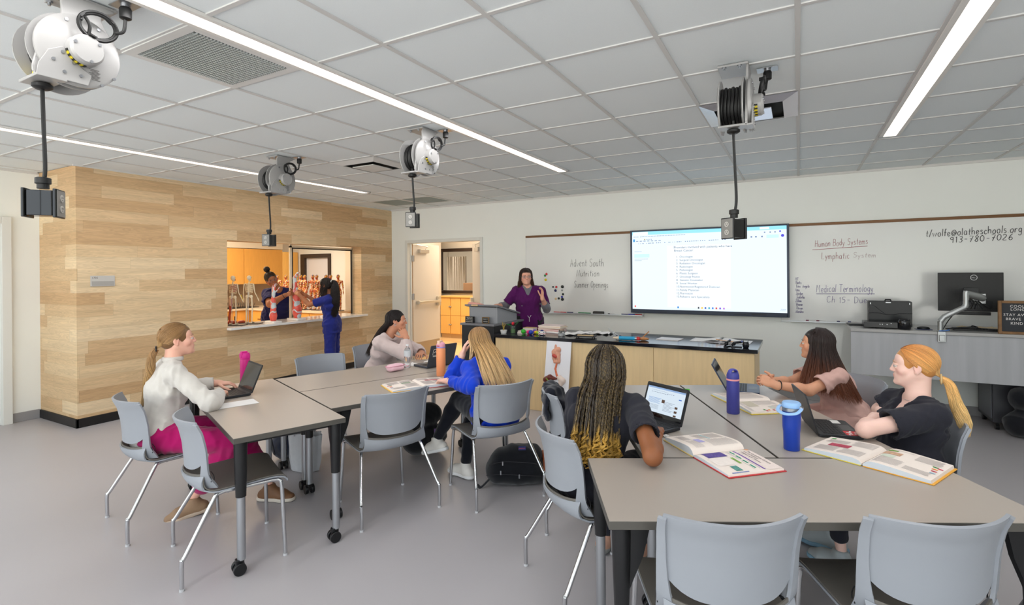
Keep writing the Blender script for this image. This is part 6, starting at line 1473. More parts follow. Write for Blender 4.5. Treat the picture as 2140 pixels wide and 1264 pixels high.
m = MB(); m.tube([tie + .028 * (math.cos(a) * p.H[1][:, 0] + math.sin(a) * p.H[1][:, 2]) for a in np.linspace(0, 2 * PI, 14, endpoint=False)], .006, 6, closed=True); obj('hair_tie', m, mat('laces', srgb(236, 234, 230), .8), p.root)
for s_ in 'RL': shoe(p.root, p.legs[s_][1], (-.85, -.5, 0), srgb(210, 210, 214))
# ------------------------------------------------------------------ things on the tables
def Q2(name, col, **k): return mat(name, col, **k)
LAPB = mat('laptop_dark', srgb(38, 40, 44), 0.42, spec=0.4); KEYB = mat('laptop_keys', srgb(20, 20, 23), 0.5); SCRD = mat('screen_off', srgb(16, 16, 20), 0.06, spec=0.7)
def laptop(label, hinge, yaw, lid=108, screen=None, body=LAPB, extra=None, W=.298, D=.205):
    """hinge = centre of the hinge on the table, yaw = direction the user looks in degrees"""
    t = thing('laptop', label, 'laptop', (hinge[0], hinge[1], TZ + .0005), math.radians(yaw - 90), 'laptops on the tables')
    b = MB(); b.rbox(-W / 2, W / 2, -D, 0, .003, .018, .012); obj('base', b, body, t, bevel=.0015)
    k = MB()
    for r_ in range(6):
        n = 14 - (r_ == 5) * 5; ww = (W - .036) / n
        for c_ in range(n): k.box(-W / 2 + .018 + c_ * ww, -W / 2 + .018 + (c_ + 1) * ww - .0025, -.028 - r_ * .0165 - .0135, -.028 - r_ * .0165, .018, .0195)
    obj('keyboard', k, KEYB, t, smooth=0)
    obj('touchpad', MB().box(-.05, .05, -D + .014, -D + .070, .018, .0184), mat('touchpad', srgb(52, 54, 58), .3), t, smooth=0)
    L = MB(); A = Tm(0, -.001, .015) @ Rm(-(lid - 90), 'X')   # lid stands on +z leaning to +y
    L.rbox(-W / 2, W / 2, -.0085, 0, .0, D, .010, M=A @ Tm(0, 0, 0), axis='y') if False else L.prism(rrect(-W / 2, W / 2, .0, D, .010, 4), 0, .0075, axis='y', M=A)
    lo = obj('lid', L, body, t, bevel=.001)
    sc = MB(); sc.box(-W / 2 + .010, W / 2 - .010, -.0008, .0, .018, D - .012, M=A)
    obj('screen', sc, screen or SCRD, lo, smooth=0)
    for x_ in (-W / 2 + .05, W / 2 - .05): obj('hinge', MB().cyl((x_ - .02, .001, .014), (x_ + .02, .001, .014), .006), body, t)
    if extra: extra(t, lo, A, W, D)
    return t
laptop('open dark laptop used by the person in the oatmeal sweatshirt', (-3.535, 2.35), 73, 112)
def stick2(t, lo, A, W, D):
    m = MB(); pts = rrect(W / 2 - .085, W / 2 - .035, D - .095, D - .035, .012); m.tube([(x, .0082, z) for x, z in pts], .0018, 5, closed=True, M=A); m.tube([(W / 2 - .07, .0082, D - .07), (W / 2 - .06, .0082, D - .055), (W / 2 - .05, .0082, D - .07)], .002, 5, M=A); m.box(W / 2 - .08, W / 2 - .04, .0076, .0084, D - .108, D - .102, M=A)
    obj('sticker', m, mat('sticker_white', srgb(226, 224, 220), .5), lo, label='white outline sticker')
laptop('dark grey laptop behind the orange bottle, facing away from the camera', (-2.87, 3.81), -15, 108, body=mat('laptop_grey', srgb(66, 70, 80), .4), extra=stick2)
def page3(t, lo, A, W, D):
    x0, x1, z0, z1 = -W / 2 + .014, W / 2 - .014, .03, D - .022; w_, h_ = x1 - x0, z1 - z0
    def rr_(mb, u0, v0, u1, v1, k=1): mb.box(x0 + u0 * w_, x0 + u1 * w_, -.0009 - .0002 * k, -.0009, z1 - v1 * h_, z1 - v0 * h_, M=A)
    m = MB(); rr_(m, 0, 0, 1, .93); obj('page', m, emis('lap_page', 214, 228, 240, .85), lo, smooth=0)
    m = MB(); rr_(m, 0, 0, 1, .06, 2); rr_(m, .08, .40, .42, .42, 2)
    for k in range(5): rr_(m, .08, .44 + .035 * k, .40 - .04 * (k % 2), .455 + .035 * k, 2)
    obj('blue_text', m, emis('lap_blue', 150, 180, 222, .8), lo, smooth=0)
    m = MB()
    for k in range(14): rr_(m, .12 + .03 * k, .12, .135 + .03 * k, .13, 2)
    for k in range(10): rr_(m, .12 + .045 * k, .19, .15 + .045 * k, .205, 2)
    for k in range(4): rr_(m, .55 + .05 * k, .16, .565 + .05 * k, .185, 2)
    for r_ in range(8): rr_(m, .50, .48 + .045 * r_, .78 - .05 * (r_ % 3), .49 + .045 * r_, 2); rr_(m, .08, .66 + .035 * (r_ % 5), .38, .668 + .035 * (r_ % 5), 2)
    obj('page_text', m, emis('lap_grey', 120, 132, 156, .7), lo, smooth=0)
    for q_ in ((.44, .42, .52, .54), (.80, .56, .87, .64), (.80, .71, .87, .79), (.80, .86, .87, .92)): m = MB(); rr_(m, *q_, 3); obj('picture', m, emis('lap_pic', 96, 74, 62, .7), lo, smooth=0)
    m = MB(); rr_(m, .86, .27, .93, .31, 3); obj('button', m, emis('lap_btn', 60, 110, 200, .8), lo, smooth=0)
laptop('open black laptop showing a web page, right of the person with long braids', (-.690, 2.945), 61, 110, screen=SCRD, extra=page3)
laptop('open laptop seen edge-on behind the indigo bottle', (-.455, 4.045), 184, 119, body=mat('laptop_blue', srgb(46, 56, 84), .35))
def stick5(t, lo, A, W, D):
    m = MB(); m.box(-W / 2 + .012, -W / 2 + .085, -D + .012, -D + .075, .018, .0186); o_ = obj('sticker', m, mat('sticker_red', srgb(190, 44, 50), .5, noise=.5, nscale=60), t, smooth=0, label='red patterned sticker')
    m = MB()
    rg_ = random.Random(3)
    for k in range(14): m.sphere((-W / 2 + .018 + rg_.random() * .06, -D + .018 + rg_.random() * .05, .0187), (.007, .005, .0006), 8, 4)
    obj('sticker_dots', m, mat('sticker_white', srgb(226, 224, 220), .5), o_)
    m = MB(); m.box(W / 2 - .075, W / 2 - .012, -D + .04, -D + .09, .018, .0186); obj('sticker', m, MATS['sticker_white'], t, smooth=0, label='white sticker')
laptop('open dark laptop with stickers beside its touchpad, behind the royal blue tumbler', (.050, 3.225), 193, 106, extra=stick5)

def lathe_obj(name, prof, m, par, seg=28, M=None, lab=None): return obj(name, MB().lathe(prof, seg, M=M), m, par, smooth=50, label=lab)
# pink bottle
def at_table(name, label, cat, x, y, rot=0, z=TZ): return thing(name, label, cat, (x, y, z + .0005), math.radians(rot))
t = at_table('water_bottle', 'magenta water bottle with a flip lid behind the leftmost laptop', 'bottle', -3.82, 2.545)
PK = mat('magenta_steel', srgb(204, 28, 128), .38, spec=.5); PK2 = mat('magenta_lid', srgb(214, 30, 140), .45)
lathe_obj('body', [(.034, 0), (.0365, .004), (.0365, .185), (.0345, .192)], PK, t); lathe_obj('lid', [(.037, .193), (.038, .20), (.0375, .222), (.030, .240), (.0, .242)], PK2, t)
obj('flip_spout', MB().rbox(-.012, .012, -.034, .016, .236, .252, .006).rbox(-.014, .014, -.040, -.03, .205, .238, .004), PK2, t, bevel=.002)
# orange bottle
t = at_table('water_bottle', 'orange water bottle with a pink and lilac lid on the left tables', 'bottle', -2.615, 3.485)
lathe_obj('body', [(.036, 0), (.0385, .004), (.0385, .215), (.037, .225), (.034, .232)], mat('orange_steel', srgb(248, 160, 108), .45), t)
lathe_obj('collar', [(.0385, .2325), (.0385, .240)], mat('lilac', srgb(150, 152, 224), .5), t, lab='lilac collar'); lathe_obj('lid', [(.036, .2405), (.037, .25), (.034, .268), (.022, .278), (0, .279)], mat('pink_lid', srgb(226, 158, 180), .5), t)
obj('spout_button', MB().rbox(-.014, .014, -.036, .014, .262, .292, .006), mat('peach_btn', srgb(238, 200, 176), .5), t, bevel=.003); obj('strap_slot', MB().rbox(-.012, .012, -.0395, -.034, .246, .253, .002), mat('maroon', srgb(140, 30, 60), .5), t)
# indigo bottle
t = at_table('water_bottle', 'indigo blue water bottle with a coral ring standing on the right tables', 'bottle', -.352, 3.365, 150)
IND = mat('indigo_steel', srgb(68, 70, 152), .45)
lathe_obj('body', [(.0335, 0), (.0365, .004), (.0365, .175), (.036, .198)], IND, t); lathe_obj('ring', [(.0368, .1985), (.0368, .208)], mat('coral_ring', srgb(244, 160, 164), .5), t, lab='coral pink ring'); lathe_obj('lid', [(.036, .2085), (.036, .228), (.031, .245), (.0, .247)], IND, t)
m = MB(); m.tube(catmull([(0, -.038, .222), (0, -.030, .250), (0, .0, .262), (0, .024, .258), (0, .030, .243)], 5), .0125, 10, flat=.55, up=(0, 0, 1)); obj('flip_handle', m, mat('indigo_lid', srgb(78, 78, 168), .5), t)
# royal blue tumbler with handle
t = at_table('tumbler', 'royal blue insulated tumbler with a pale blue flip handle', 'tumbler', -.036, 2.815, 335)
ROY = mat('royal_enamel', srgb(22, 62, 168), .28, spec=.55, bump=.05, bscale=300); PB = mat('pale_blue_lid', srgb(150, 190, 236), .5)
lathe_obj('body', [(.033, 0), (.0355, .004), (.0365, .085), (.0385, .100), (.0395, .112), (.0405, .185)], ROY, t, 36); lathe_obj('rim', [(.0408, .186), (.0408, .202)], STEEL, t, 36, lab='bare steel rim')
lathe_obj('lid', [(.039, .2025), (.0415, .206), (.0415, .221), (.036, .228), (.0, .228)], PB, t, 36)
m = MB(); m.tube(catmull([(-.046, .0, .205), (-.050, -.02, .198), (-.040, -.046, .186), (0, -.062, .180), (.040, -.046, .186), (.050, -.02, .198), (.046, .0, .205)], 6), .0085, 10, flat=.6, up=(0, 0, 1)); obj('handle', m, PB, t)
obj('hinge_pin', MB().cyl((-.053, 0, .206), (-.040, 0, .206), .009).cyl((.040, 0, .206), (.053, 0, .206), .009), STEEL, t)
# clear bottle
t = at_table('plastic_bottle', 'clear plastic water bottle beside the pink pouch', 'bottle', -3.098, 3.63)
PET = mat('pet_plastic', (.95, .97, 1, 1), .06, trans=.92, ior=1.25, spec=.4)
pr_ = [(.026, 0), (.031, .006)] + [(.031 if k % 2 else .0285, .014 + .0095 * k) for k in range(10)] + [(.0305, .115), (.0305, .15), (.024, .172), (.012, .188), (.012, .198)]
lathe_obj('body', pr_, PET, t); lathe_obj('cap', [(.014, .1985), (.014, .211), (0, .212)], mat('cap_white', srgb(232, 234, 236), .4), t); lathe_obj('label', [(.0315, .105), (.0315, .155)], mat('bottle_label', srgb(226, 232, 236), .5, alpha=.75), t)
# pink pouch
t = at_table('pencil_pouch', 'pale pink zipped pouch lying on the left tables', 'pouch', -3.10, 3.47, 78)
def pouch_part(z0, z1, r0, r1):
    F = Field(V3(-.15, -.13, -.02), V3(.15, .13, .12), .005); F.cone((-.055, 0, z0), (.055, 0, z0), r0, r0, .02, (0, 1, 0), 1.6); F.cone((-.05, 0, z1), (.05, 0, z1), r1, r1, .02, (0, 1, 0), 1.6); F.folds(.003, 4, 60); F.halfspace((0, 0, .001), (0, 0, -1)); return F
F = pouch_part(.022, .04, .026, .026); V, Qd = F.mesh(); net_obj('pouch', V, Qd, cloth_mat('pink_pouch', srgb(240, 196, 206)), t)
m = MB(); m.tube(catmull([(-.082, .03, .045), (0, .046, .048), (.082, .03, .045), (.092, 0, .045), (.082, -.03, .045), (0, -.046, .048), (-.082, -.03, .045), (-.092, 0, .045)], 4, closed=True), .0028, 5, closed=True); obj('zip', m, mat('zip_pink', srgb(226, 160, 178), .5), t); obj('pull_tab', MB().rbox(.085, .115, -.045, -.025, .03, .034, .005), mat('tab_pink', srgb(236, 180, 194), .6), t)
PAP = mat('paper', srgb(238, 236, 234), .7)
def paper(label, x, y, rot, w=.216, h=.28, name='paper_sheet', z=TZ, bend=0.0, m_=None):
    G = [[(-w / 2 + w * i / 6, -h / 2 + h * j / 6, .0012 + bend * (math.sin(i * 1.3) * math.sin(j * 1.1 + 1)) ** 2) for j in range(7)] for i in range(7)]
    o = obj(name, MB().sheet(G, .0006), m_ or PAP, smooth=80, loc=(x, y, z), rotz=math.radians(rot)); return tag(o, label, 'paper')
paper('white paper sheet on the table by the leftmost laptop', -3.26, 2.11, 70, .24, .15)
paper('crumpled white papers between the clear bottle and the laptop', -3.02, 3.90, 30, .20, .22, bend=.012)
paper('folded white paper by the clear bottle, under the elbow of the pale hoodie', -3.16, 3.78, 75, .10, .16, bend=.006)
t = at_table('highlighter', 'green highlighter lying behind the laptop with the web page', 'highlighter', -.75, 3.80, 0); m = MB(); m.cyl((-.06, -.02, .009), (.03, .01, .009), .0085, seg=10); obj('barrel', m, mat('green_pen', srgb(110, 220, 50), .4), t); obj('cap', MB().cyl((.03, .01, .009), (.065, .022, .009), .0095, seg=10), mat('green_cap', srgb(70, 190, 40), .4), t)
t = at_table('earbuds', 'small white wired earbuds by the corner of the web page laptop', 'earbuds', -.605, 2.725, 0); m = MB()
for k in range(5): m.tube([(.006 * math.cos(q + k) + .004 * k - .01, .008 * math.sin(q + k), .006 + .004 * math.sin(2 * q + k)) for q in np.linspace(0, 6, 14)], .0028, 5)
obj('cable_tangle', m, mat('white_plastic', srgb(226, 226, 226), .4), t)

# ---- open textbooks
EDGEP = mat('page_edge', srgb(214, 222, 230), .7); INKT = mat('print_grey', srgb(196, 188, 184), .8)
def book(label, x, y, rot, tl=.030, tr=.016, cov=srgb(230, 206, 90), W=.215, Hh=.275, figs=(), lines=True, seed=0, cov2=None):
    t = thing('textbook', label, 'book', (x, y, TZ + .0005), math.radians(rot), 'open textbooks'); rg_ = random.Random(seed)
    def zt(sd, u):    # height of the page surface, u from the spine outwards 0..1
        T = tl if sd < 0 else tr; return .005 + T * (1 - math.exp(-u * 16)) * (1 - .62 * u ** 1.5) + .006 * math.exp(-u * 16)
    for sd, cc in ((-1, cov), (1, cov2 or cov)):
        obj('cover', MB().box(sd * .004, sd * (W + .010), -.004, Hh + .006, 0, .0035), mat('cover_%d' % int(cc[0] * 99 + cc[1] * 999), cc, .4), t, smooth=0, bevel=.001)
        us = np.linspace(0, 1, 22); prof = [(sd * (.002 + (W - .004) * u), zt(sd, u)) for u in us]; end = W + .001
        poly = [(sd * .002, .0036)] + prof + [(sd * end, .0037)]
        if sd < 0: poly = poly[::-1]
        m = MB(); n = len(poly); v = [(a, 0, b_) for a, b_ in poly] + [(a, Hh, b_) for a, b_ in poly]
        m.add(v, [tuple(range(n)), tuple(range(2 * n - 1, n - 1, -1))] + [(i, n + i, n + (i + 1) % n, (i + 1) % n) for i in range(n)], 0)
        # the rims of the block read as page edges
        for k in range(2): m.m[k] = 1
        m.m[-1] = 1 
        obj('pages', m, [mat('page_top', srgb(238, 226, 216), .65), EDGEP], t, smooth=30)
    def patch(mb, sd, u0, v0, u1, v1, mi=0, lift=.0006):
        n = 5; G = [[(sd * (W * (u0 + (u1 - u0) * i / n)), Hh * (v0 + (v1 - v0) * j), zt(sd, u0 + (u1 - u0) * i / n) + lift) for j in (0, 1)] for i in range(n + 1)]
        if sd > 0: G = [g[::-1] for g in G]
        mb.sheet(G, 0, mi)
    if lines:
        for sd in (-1, 1):
            m = MB()
            for c0, c1 in ((.10, .50), (.54, .93)):
                v = .93
                while v > .10:
                    if not any(f[0] == sd and f[1] < c1 and f[3] > c0 and f[2] - .02 < v < f[4] + .02 for f in figs): patch(m, sd, c0, v, c1 - rg_.random() * .04, v + .011)
                    v -= .026
            obj('print', m, INKT, t, smooth=0)
    cs = {}
    for f in figs: cs.setdefault(f[5], []).append(f)
    for c_, fs in cs.items():
        for f in fs:
            m = MB(); patch(m, f[0], f[1], f[2], f[3], f[4], lift=.0011)
            obj('picture', m, mat('fig_%d_%d_%d' % c_, srgb(*c_), .6, noise=.35 if sum(c_) < 520 else .05, nscale=90), t, smooth=0)
    return t, patch, zt
sq = [(1, .82, .60, .90, .64, (36, 140, 40)), (1, .90, .58, .97, .62, (214, 60, 90)), (1, .84, .50, .92, .545, (240, 150, 60)), (1, .86, .40, .94, .445, (190, 60, 80)), (1, .87, .30, .95, .345, (150, 180, 200))]
def figset(flip=False):
    s = -1 if flip else 1; return [(a[0] * s,) + a[1:] for a in sq]
tb, _, zt_ = book('open textbook with a red and yellow cover and a purple picture, beside the braids', -.43, 2.485, -46.5, .036, .015, srgb(236, 206, 120), W=.245, figs=[(1, .05, .10, .30, .46, (92, 76, 148)), (1, .02, .93, .14, .99, (244, 176, 130)), (1, .10, .68, .95, .71, (130, 90, 170)), (1, .12, .60, .26, .63, (30, 150, 120)), (1, .32, .59, .46, .62, (30, 150, 120)), (1, .52, .58, .66, .61, (30, 150, 120)), (1, .72, .57, .86, .60, (30, 150, 120)), (1, .38, .45, .64, .50, (130, 170, 80)), (1, .70, .22, .90, .34, (90, 150, 140)), (1, .94, .10, .97, .40, (130, 140, 190)), (-1, .5, .62, .9, .64, (120, 200, 210)), (-1, .3, .3, .55, .42, (176, 170, 220)), (1, .16, .74, .98, .99, (236, 220, 212)), (1, .32, .06, .66, .42, (238, 228, 220))], cov2=srgb(196, 40, 44), seed=1)
m = MB()
for k, (s_, y_) in enumerate((('The Lymphatic System', .258), ('and Lymphoid', .242), ('Organs and Tissues', .226))):
    q = MB(); text_mesh(q, s_, .0165, Matrix.Identity(4)); v_ = np.concatenate(q.v); v_[:, 0] += .045; v_[:, 1] += y_ - .012; v_[:, 2] = [zt_(1, max(a_, 0) / .245) + .0022 for a_ in v_[:, 0]]; m.add(v_, q.f)
obj('title_text', m, mat('ink_dark', srgb(50, 48, 48), .6), tb, smooth=0)
book('open textbook with coloured tabs lying across the tables by the person in black scrubs', .235, 2.715, -26, .024, .028, srgb(226, 206, 80), W=.245, figs=figset() + [(-1, .42, .42, .78, .60, (176, 60, 84)), (-1, .84, .86, .92, .92, (50, 150, 60)), (1, .06, .62, .34, .78, (200, 160, 130)), (1, .08, .82, .24, .88, (110, 150, 60)), (1, .10, .44, .30, .58, (206, 214, 196))], cov2=srgb(236, 168, 40), seed=2)
book('open textbook under the hands of the person in the blue hoodie', -2.43, 3.03, 59, .018, .020, srgb(240, 190, 70), W=.235, figs=figset(True) + [(-1, .2, .55, .5, .72, (150, 160, 140)), (1, .30, .60, .75, .70, (196, 90, 100))], cov2=srgb(190, 50, 60), seed=3)
book('open textbook in front of the person in pink scrubs, behind the indigo bottle', -.165, 3.735, 125, .020, .026, srgb(226, 200, 60), W=.24, figs=figset(True) + [(-1, .15, .6, .6, .85, (200, 190, 170)), (-1, .6, .3, .8, .42, (206, 206, 196))], seed=4)

# ---- jacket over the far chair of the right group
F = Field(V3(-.32, -.40, .28), V3(.32, .12, .95), .009); F.cone((0, -.20, .80), (0, -.13, .52), .042, .05, .03, (1, 0, 0), 4.4); F.cone((0, -.28, .80), (0, -.27, .66), .03, .03, .03, (1, 0, 0), 5.5); F.cone((-.12, -.24, .815), (.12, -.24, .815), .036, .036, .04); F.folds(.009, 5, 60)
V, Qd = F.mesh(); o = net_obj('jacket', V, Qd, cloth_mat('dark_jacket', srgb(28, 30, 40)), None); o.location = (-1.23, 3.24, 0); o.rotation_euler.z = math.radians(27 - 90); tag(o, 'dark jacket draped over the chair in front of the anatomy board', 'jacket')

# ---- bags on the floor
def soft(name, label, cat, prims, fold, m_, loc, rot, parts=(), seed=0, lo=(-.35, -.3, -.02), hi=(.35, .3, .6), h=.008):
    t = thing(name, label, cat, loc, math.radians(rot)); F = Field(V3(*lo), V3(*hi), h)
    for a in prims: F.cone(*a)
    F.folds(fold, seed, 42); F.halfspace((0, 0, .004), (0, 0, -1)); V, Qd = F.mesh(); net_obj('body', V, Qd, m_, t)
    for nm, mb, mm in parts: obj(nm, mb, mm, t)
    return t
CAN = cloth_mat('black_canvas', srgb(24, 25, 30)); X_ = (1, 0, 0)
zp = MB().tube(catmull([(-.20, -.115, .17), (-.1, -.15, .205), (.05, -.155, .20), (.17, -.12, .17)], 5), .003, 5).tube(catmull([(-.22, -.13, .10), (-.1, -.165, .12), (.05, -.17, .11), (.18, -.14, .09)], 5), .003, 5)
pulls = MB()
for x, y, z in ((-.10, -.158, .205), (-.115, -.165, .14), (.02, -.178, .115)): pulls.rbox(x - .005, x + .005, y - .006, y, z - .022, z + .006, .002)
t = soft('backpack', 'black backpack lying under the chair of the person in the blue hoodie', 'backpack', [((-.13, 0, .09), (.13, 0, .09), .10, .105, .05, (0, 1, 0), 1.4), ((-.10, .02, .18), (.10, .02, .20), .075, .08, .05, (0, 1, 0), 1.5), ((-.12, -.07, .10), (.10, -.07, .10), .075, .075, .04), ((-.03, .02, .225), (.15, .0, .215), .055, .05, .03, (0, 1, 0), 1.6)], .008, CAN, (-1.90, 3.46, 0), 31,
    [('zip', zp, mat('zip_grey', srgb(60, 60, 64), .4, metal=.5)), ('zip_pull', pulls, STEEL)], 3)
obj('leather_base', MB().rbox(.205, .245, -.10, .10, .01, .21, .03, axis='x'), mat('tan_leather', srgb(150, 80, 50), .6, noise=.1, nscale=40), t, bevel=.012, label='tan leather base')
m = MB().box(.02, .075, -.075, -.072, .262, .29, 0); text_mesh(m, 'JANSPORT', .0105, frame_M((.023, -.0755, .272), (1, 0, 0), (0, 0, 1)), 1); obj('label_patch', m, [mat('patch_blue', srgb(40, 50, 110), .7), mat('patch_red', srgb(214, 96, 84), .7)], t, smooth=0)
obj('strap', MB().tube(catmull([(-.20, -.10, .06), (-.26, -.12, .012), (-.29, -.08, .012)], 5), .012, 6, flat=.4, up=(0, 0, 1)), CAN, t)
t = thing('tote_bag', 'white fabric tote bag standing under the left tables', 'bag', (-3.52, 2.86, 0), math.radians(20)); m = MB(); G = []
for (z, w_, d_) in ((.004, .12, .06), (.10, .14, .07), (.20, .145, .07), (.30, .15, .065)):
    G.append([(w_ * math.cos(a) * (1 - .15 * math.sin(4 * a) ** 2) + .006 * math.sin(9 * a + z * 30), d_ * math.sin(a) + .004 * math.sin(5 * a + z * 20), z + .012 * math.sin(3 * a) * (z > .25)) for a in np.linspace(0, 2 * PI, 33)])
m.sheet(G, .003); obj('body', m, cloth_mat('tote_white', srgb(206, 208, 212)), t, smooth=60)
for s_ in (-1, 1): obj('handle', MB().tube(catmull([(-.06, s_ * .06, .29), (-.04, s_ * .055, .36), (.0, s_ * .03, .40), (.04, s_ * .055, .36), (.06, s_ * .06, .29)], 6), .010, 6, flat=.3), MATS['cloth_tote_white'], t)
soft('backpack', 'navy backpack behind the white tote under the left tables', 'backpack', [((-.08, 0, .12), (.08, 0, .12), .12, .12, .05), ((-.06, 0, .30), (.06, 0, .30), .10, .10, .05), ((-.05, -.08, .14), (.05, -.08, .14), .07, .07, .03)], .008, cloth_mat('navy_nylon', srgb(34, 40, 58)), (-3.82, 3.00, 0), 30, [('strap', MB().tube(catmull([(-.10, -.08, .38), (-.14, -.14, .25), (-.12, -.13, .08)], 6), .012, 6, flat=.4), CAN)], 6)
soft('backpack', 'black backpack standing under the table by the crossed legs', 'backpack', [((-.09, 0, .13), (.09, 0, .13), .12, .12, .05), ((-.07, 0, .34), (.07, 0, .34), .11, .10, .05)], .008, CAN, (-2.90, 3.62, 0), 70, [('tag', MB().box(.02, .035, -.125, -.121, .2, .24), mat('purple_tag', srgb(130, 100, 160), .6))], 7)
soft('backpack', 'black bag with a blue stripe beside the cart under the desk', 'bag', [((-.13, 0, .12), (.13, 0, .12), .12, .12, .05), ((-.10, 0, .36), (.10, 0, .36), .11, .11, .05), ((0, 0, .46), (.05, 0, .5), .08, .06, .05)], .008, CAN, (1.93, 6.60, 0), 10, [('piping', MB().tube([(-.13, -.10, .20), (-.05, -.128, .27), (.03, -.125, .34)], .004, 5), mat('blue_piping', srgb(30, 110, 160), .5))], 8, lo=(-.35, -.3, -.02), hi=(.35, .3, .7))
t = soft('handbag', 'tooled orange leather bag under the table in front of the braids', 'bag', [((-.10, 0, .10), (.10, 0, .10), .07, .07, .04)], .003, mat('tooled_leather', srgb(206, 132, 96), .55, noise=.3, nscale=60, bump=.5, bscale=70), (-.66, 3.02, 0), 20, [], 9)
t = soft('tote_bag', 'dark bag with a cable on top, in the lower right corner', 'bag', [((-.13, 0, .12), (.13, 0, .12), .12, .12, .05), ((-.10, 0, .22), (.10, 0, .22), .10, .10, .04)], .006, CAN, (1.02, 2.98, 0), 30, [('cable', MB().tube(catmull([(-.08, -.05, .33), (-.04, .05, .40), (.05, .02, .37), (.02, -.06, .41), (-.05, -.02, .36), (.07, .04, .34)], 8), .005, 6), CORD), ('fleece', MB().sphere((.0, -.03, .29), (.12, .09, .06), 16, 8), mat('fleece', srgb(176, 168, 160), .95, bump=1, bscale=80))], 10)

# ------------------------------------------------------------------ on the bench
BZ = .8505
def on(name, label, cat, x, y, rot=0, z=BZ, group=None): return thing(name, label, cat, (x, y, z), math.radians(rot), group)
t = on('plant_pot', 'small white pot with thin ochre sprigs at the left end of the bench', 'plant', -3.13, 5.43)
lathe_obj('pot', [(.032, 0), (.040, .028), (.042, .042), (.036, .042), (.034, .032), (0, .032)], mat('pot_white', srgb(232, 230, 226), .4), t); m = MB()
for k in range(7): a = k * .9; m.tube([(0.004 * math.cos(a), .004 * math.sin(a), .03), (.008 * math.cos(a), .008 * math.sin(a), .08), (.026 * math.cos(a), .02 * math.sin(a), .105 + .012 * (k % 4))], .0032, 5)
obj('sprigs', m, mat('ochre', srgb(176, 150, 70), .6), t)
t = on('glass_jar', 'glass jar holding a red rose and green leaves beside the lectern', 'jar', -3.04, 5.50)
JG = mat('jar_glass', (.96, .98, .98, 1), .03, trans=.95, ior=1.2); lathe_obj('jar', [(.026, 0), (.029, .004), (.029, .075), (.027, .085)], JG, t); lathe_obj('filling', [(.0265, .004), (.0265, .05), (0, .05)], mat('green_fill', srgb(90, 132, 66), .5), t)
m = MB(); m.sphere((0, 0, .115), .018, 12, 8); m.sphere((.006, 0, .122), .014, 10, 6); m.sphere((-.006, .004, .122), .013, 10, 6); obj('rose', m, mat('rose_red', srgb(196, 30, 48), .5), t)
m = MB()
for (dx, dz, L) in ((.085, .06, .06), (-.09, .015, .055), (-.05, .0, .05)):
    G = [[(dx * .35 + dx * .65 * i / 6, .022 * math.sin(PI * i / 6) * j, .09 + dz * i / 6 + .004 * abs(j)) for j in (-1, -.5, 0, .5, 1)] for i in range(7)]; m.sheet(G, .001); m.tube([(0, 0, .05), (dx * .35, 0, .09)], .0015, 5)
obj('leaves', m, mat('leaf_green', srgb(46, 132, 60), .5), t)
def booklet(label, x, y, rot, w, d, h, c, z=BZ, cat='book', name='book'):
    t = on(name, label, cat, x, y, rot, z); obj('pages', MB().box(.002, w - .002, .002, d - .002, .001, h - .001), mat('page_top', srgb(238, 226, 216), .65), t, smooth=0)
    obj('cover', MB().box(0, w, 0, d, h - .0015, h).box(0, w, 0, d, 0, .0015).box(-.0015, 0, 0, d, 0, h), mat('bk_%d' % int(c[0] * 99 + c[1] * 999), c, .5), t, smooth=0); return t
booklet('low stack of pale books under the toys, lower volume', -2.98, 5.50, 3, .13, .10, .018, srgb(216, 206, 196)); booklet('low stack of pale books under the toys, upper volume', -2.975, 5.505, 0, .12, .095, .016, srgb(206, 190, 176), BZ + .0185)
for k, (c, l) in enumerate(((srgb(190, 60, 80), 'red-edged folder at the bottom of the stack by the person in purple'), (srgb(226, 200, 190), 'pale folder second in the stack by the person in purple'), (srgb(216, 150, 120), 'orange-edged folder third in the stack by the person in purple'), (srgb(230, 206, 160), 'yellowish folder fourth in the stack by the person in purple'), (srgb(232, 214, 210), 'loose pale papers on top of the stack by the person in purple'))): booklet(l, -2.86 + .01 * (k % 2), 5.80 + .006 * k, 4 * (k % 3) - 3, .30, .21, .014, c, BZ + .0145 * k, name='folder', cat='folder')
booklet('tan box file behind the toys on the bench', -3.0, 5.68, 2, .14, .12, .05, srgb(214, 184, 130), name='box_file', cat='box')
def toyball(label, x, y, r, c, spikes=0, z=BZ):
    m = MB(); m.sphere((0, 0, r), r * (.9 if spikes else 1), 14, 9)
    if spikes:
        for k in range(spikes):
            zz = 1 - 2 * (k + .5) / spikes; a = k * 2.4; q = math.sqrt(1 - zz * zz); d = V3(q * math.cos(a), q * math.sin(a), zz); p0 = V3(0, 0, r) + d * r * .8; p1 = V3(0, 0, r) + d * r * 1.03; p1[2] = max(p1[2], .001); m.tube([p0, p1], [r * .12, r * .05], 5)
    return tag(obj('squeeze_toy', m, mat('toy_%d' % int(c[0] * 99 + c[1] * 999 + c[2] * 77), c, .4), loc=(x, y, z), smooth=60), label, 'toy', 'bright toys on the bench')
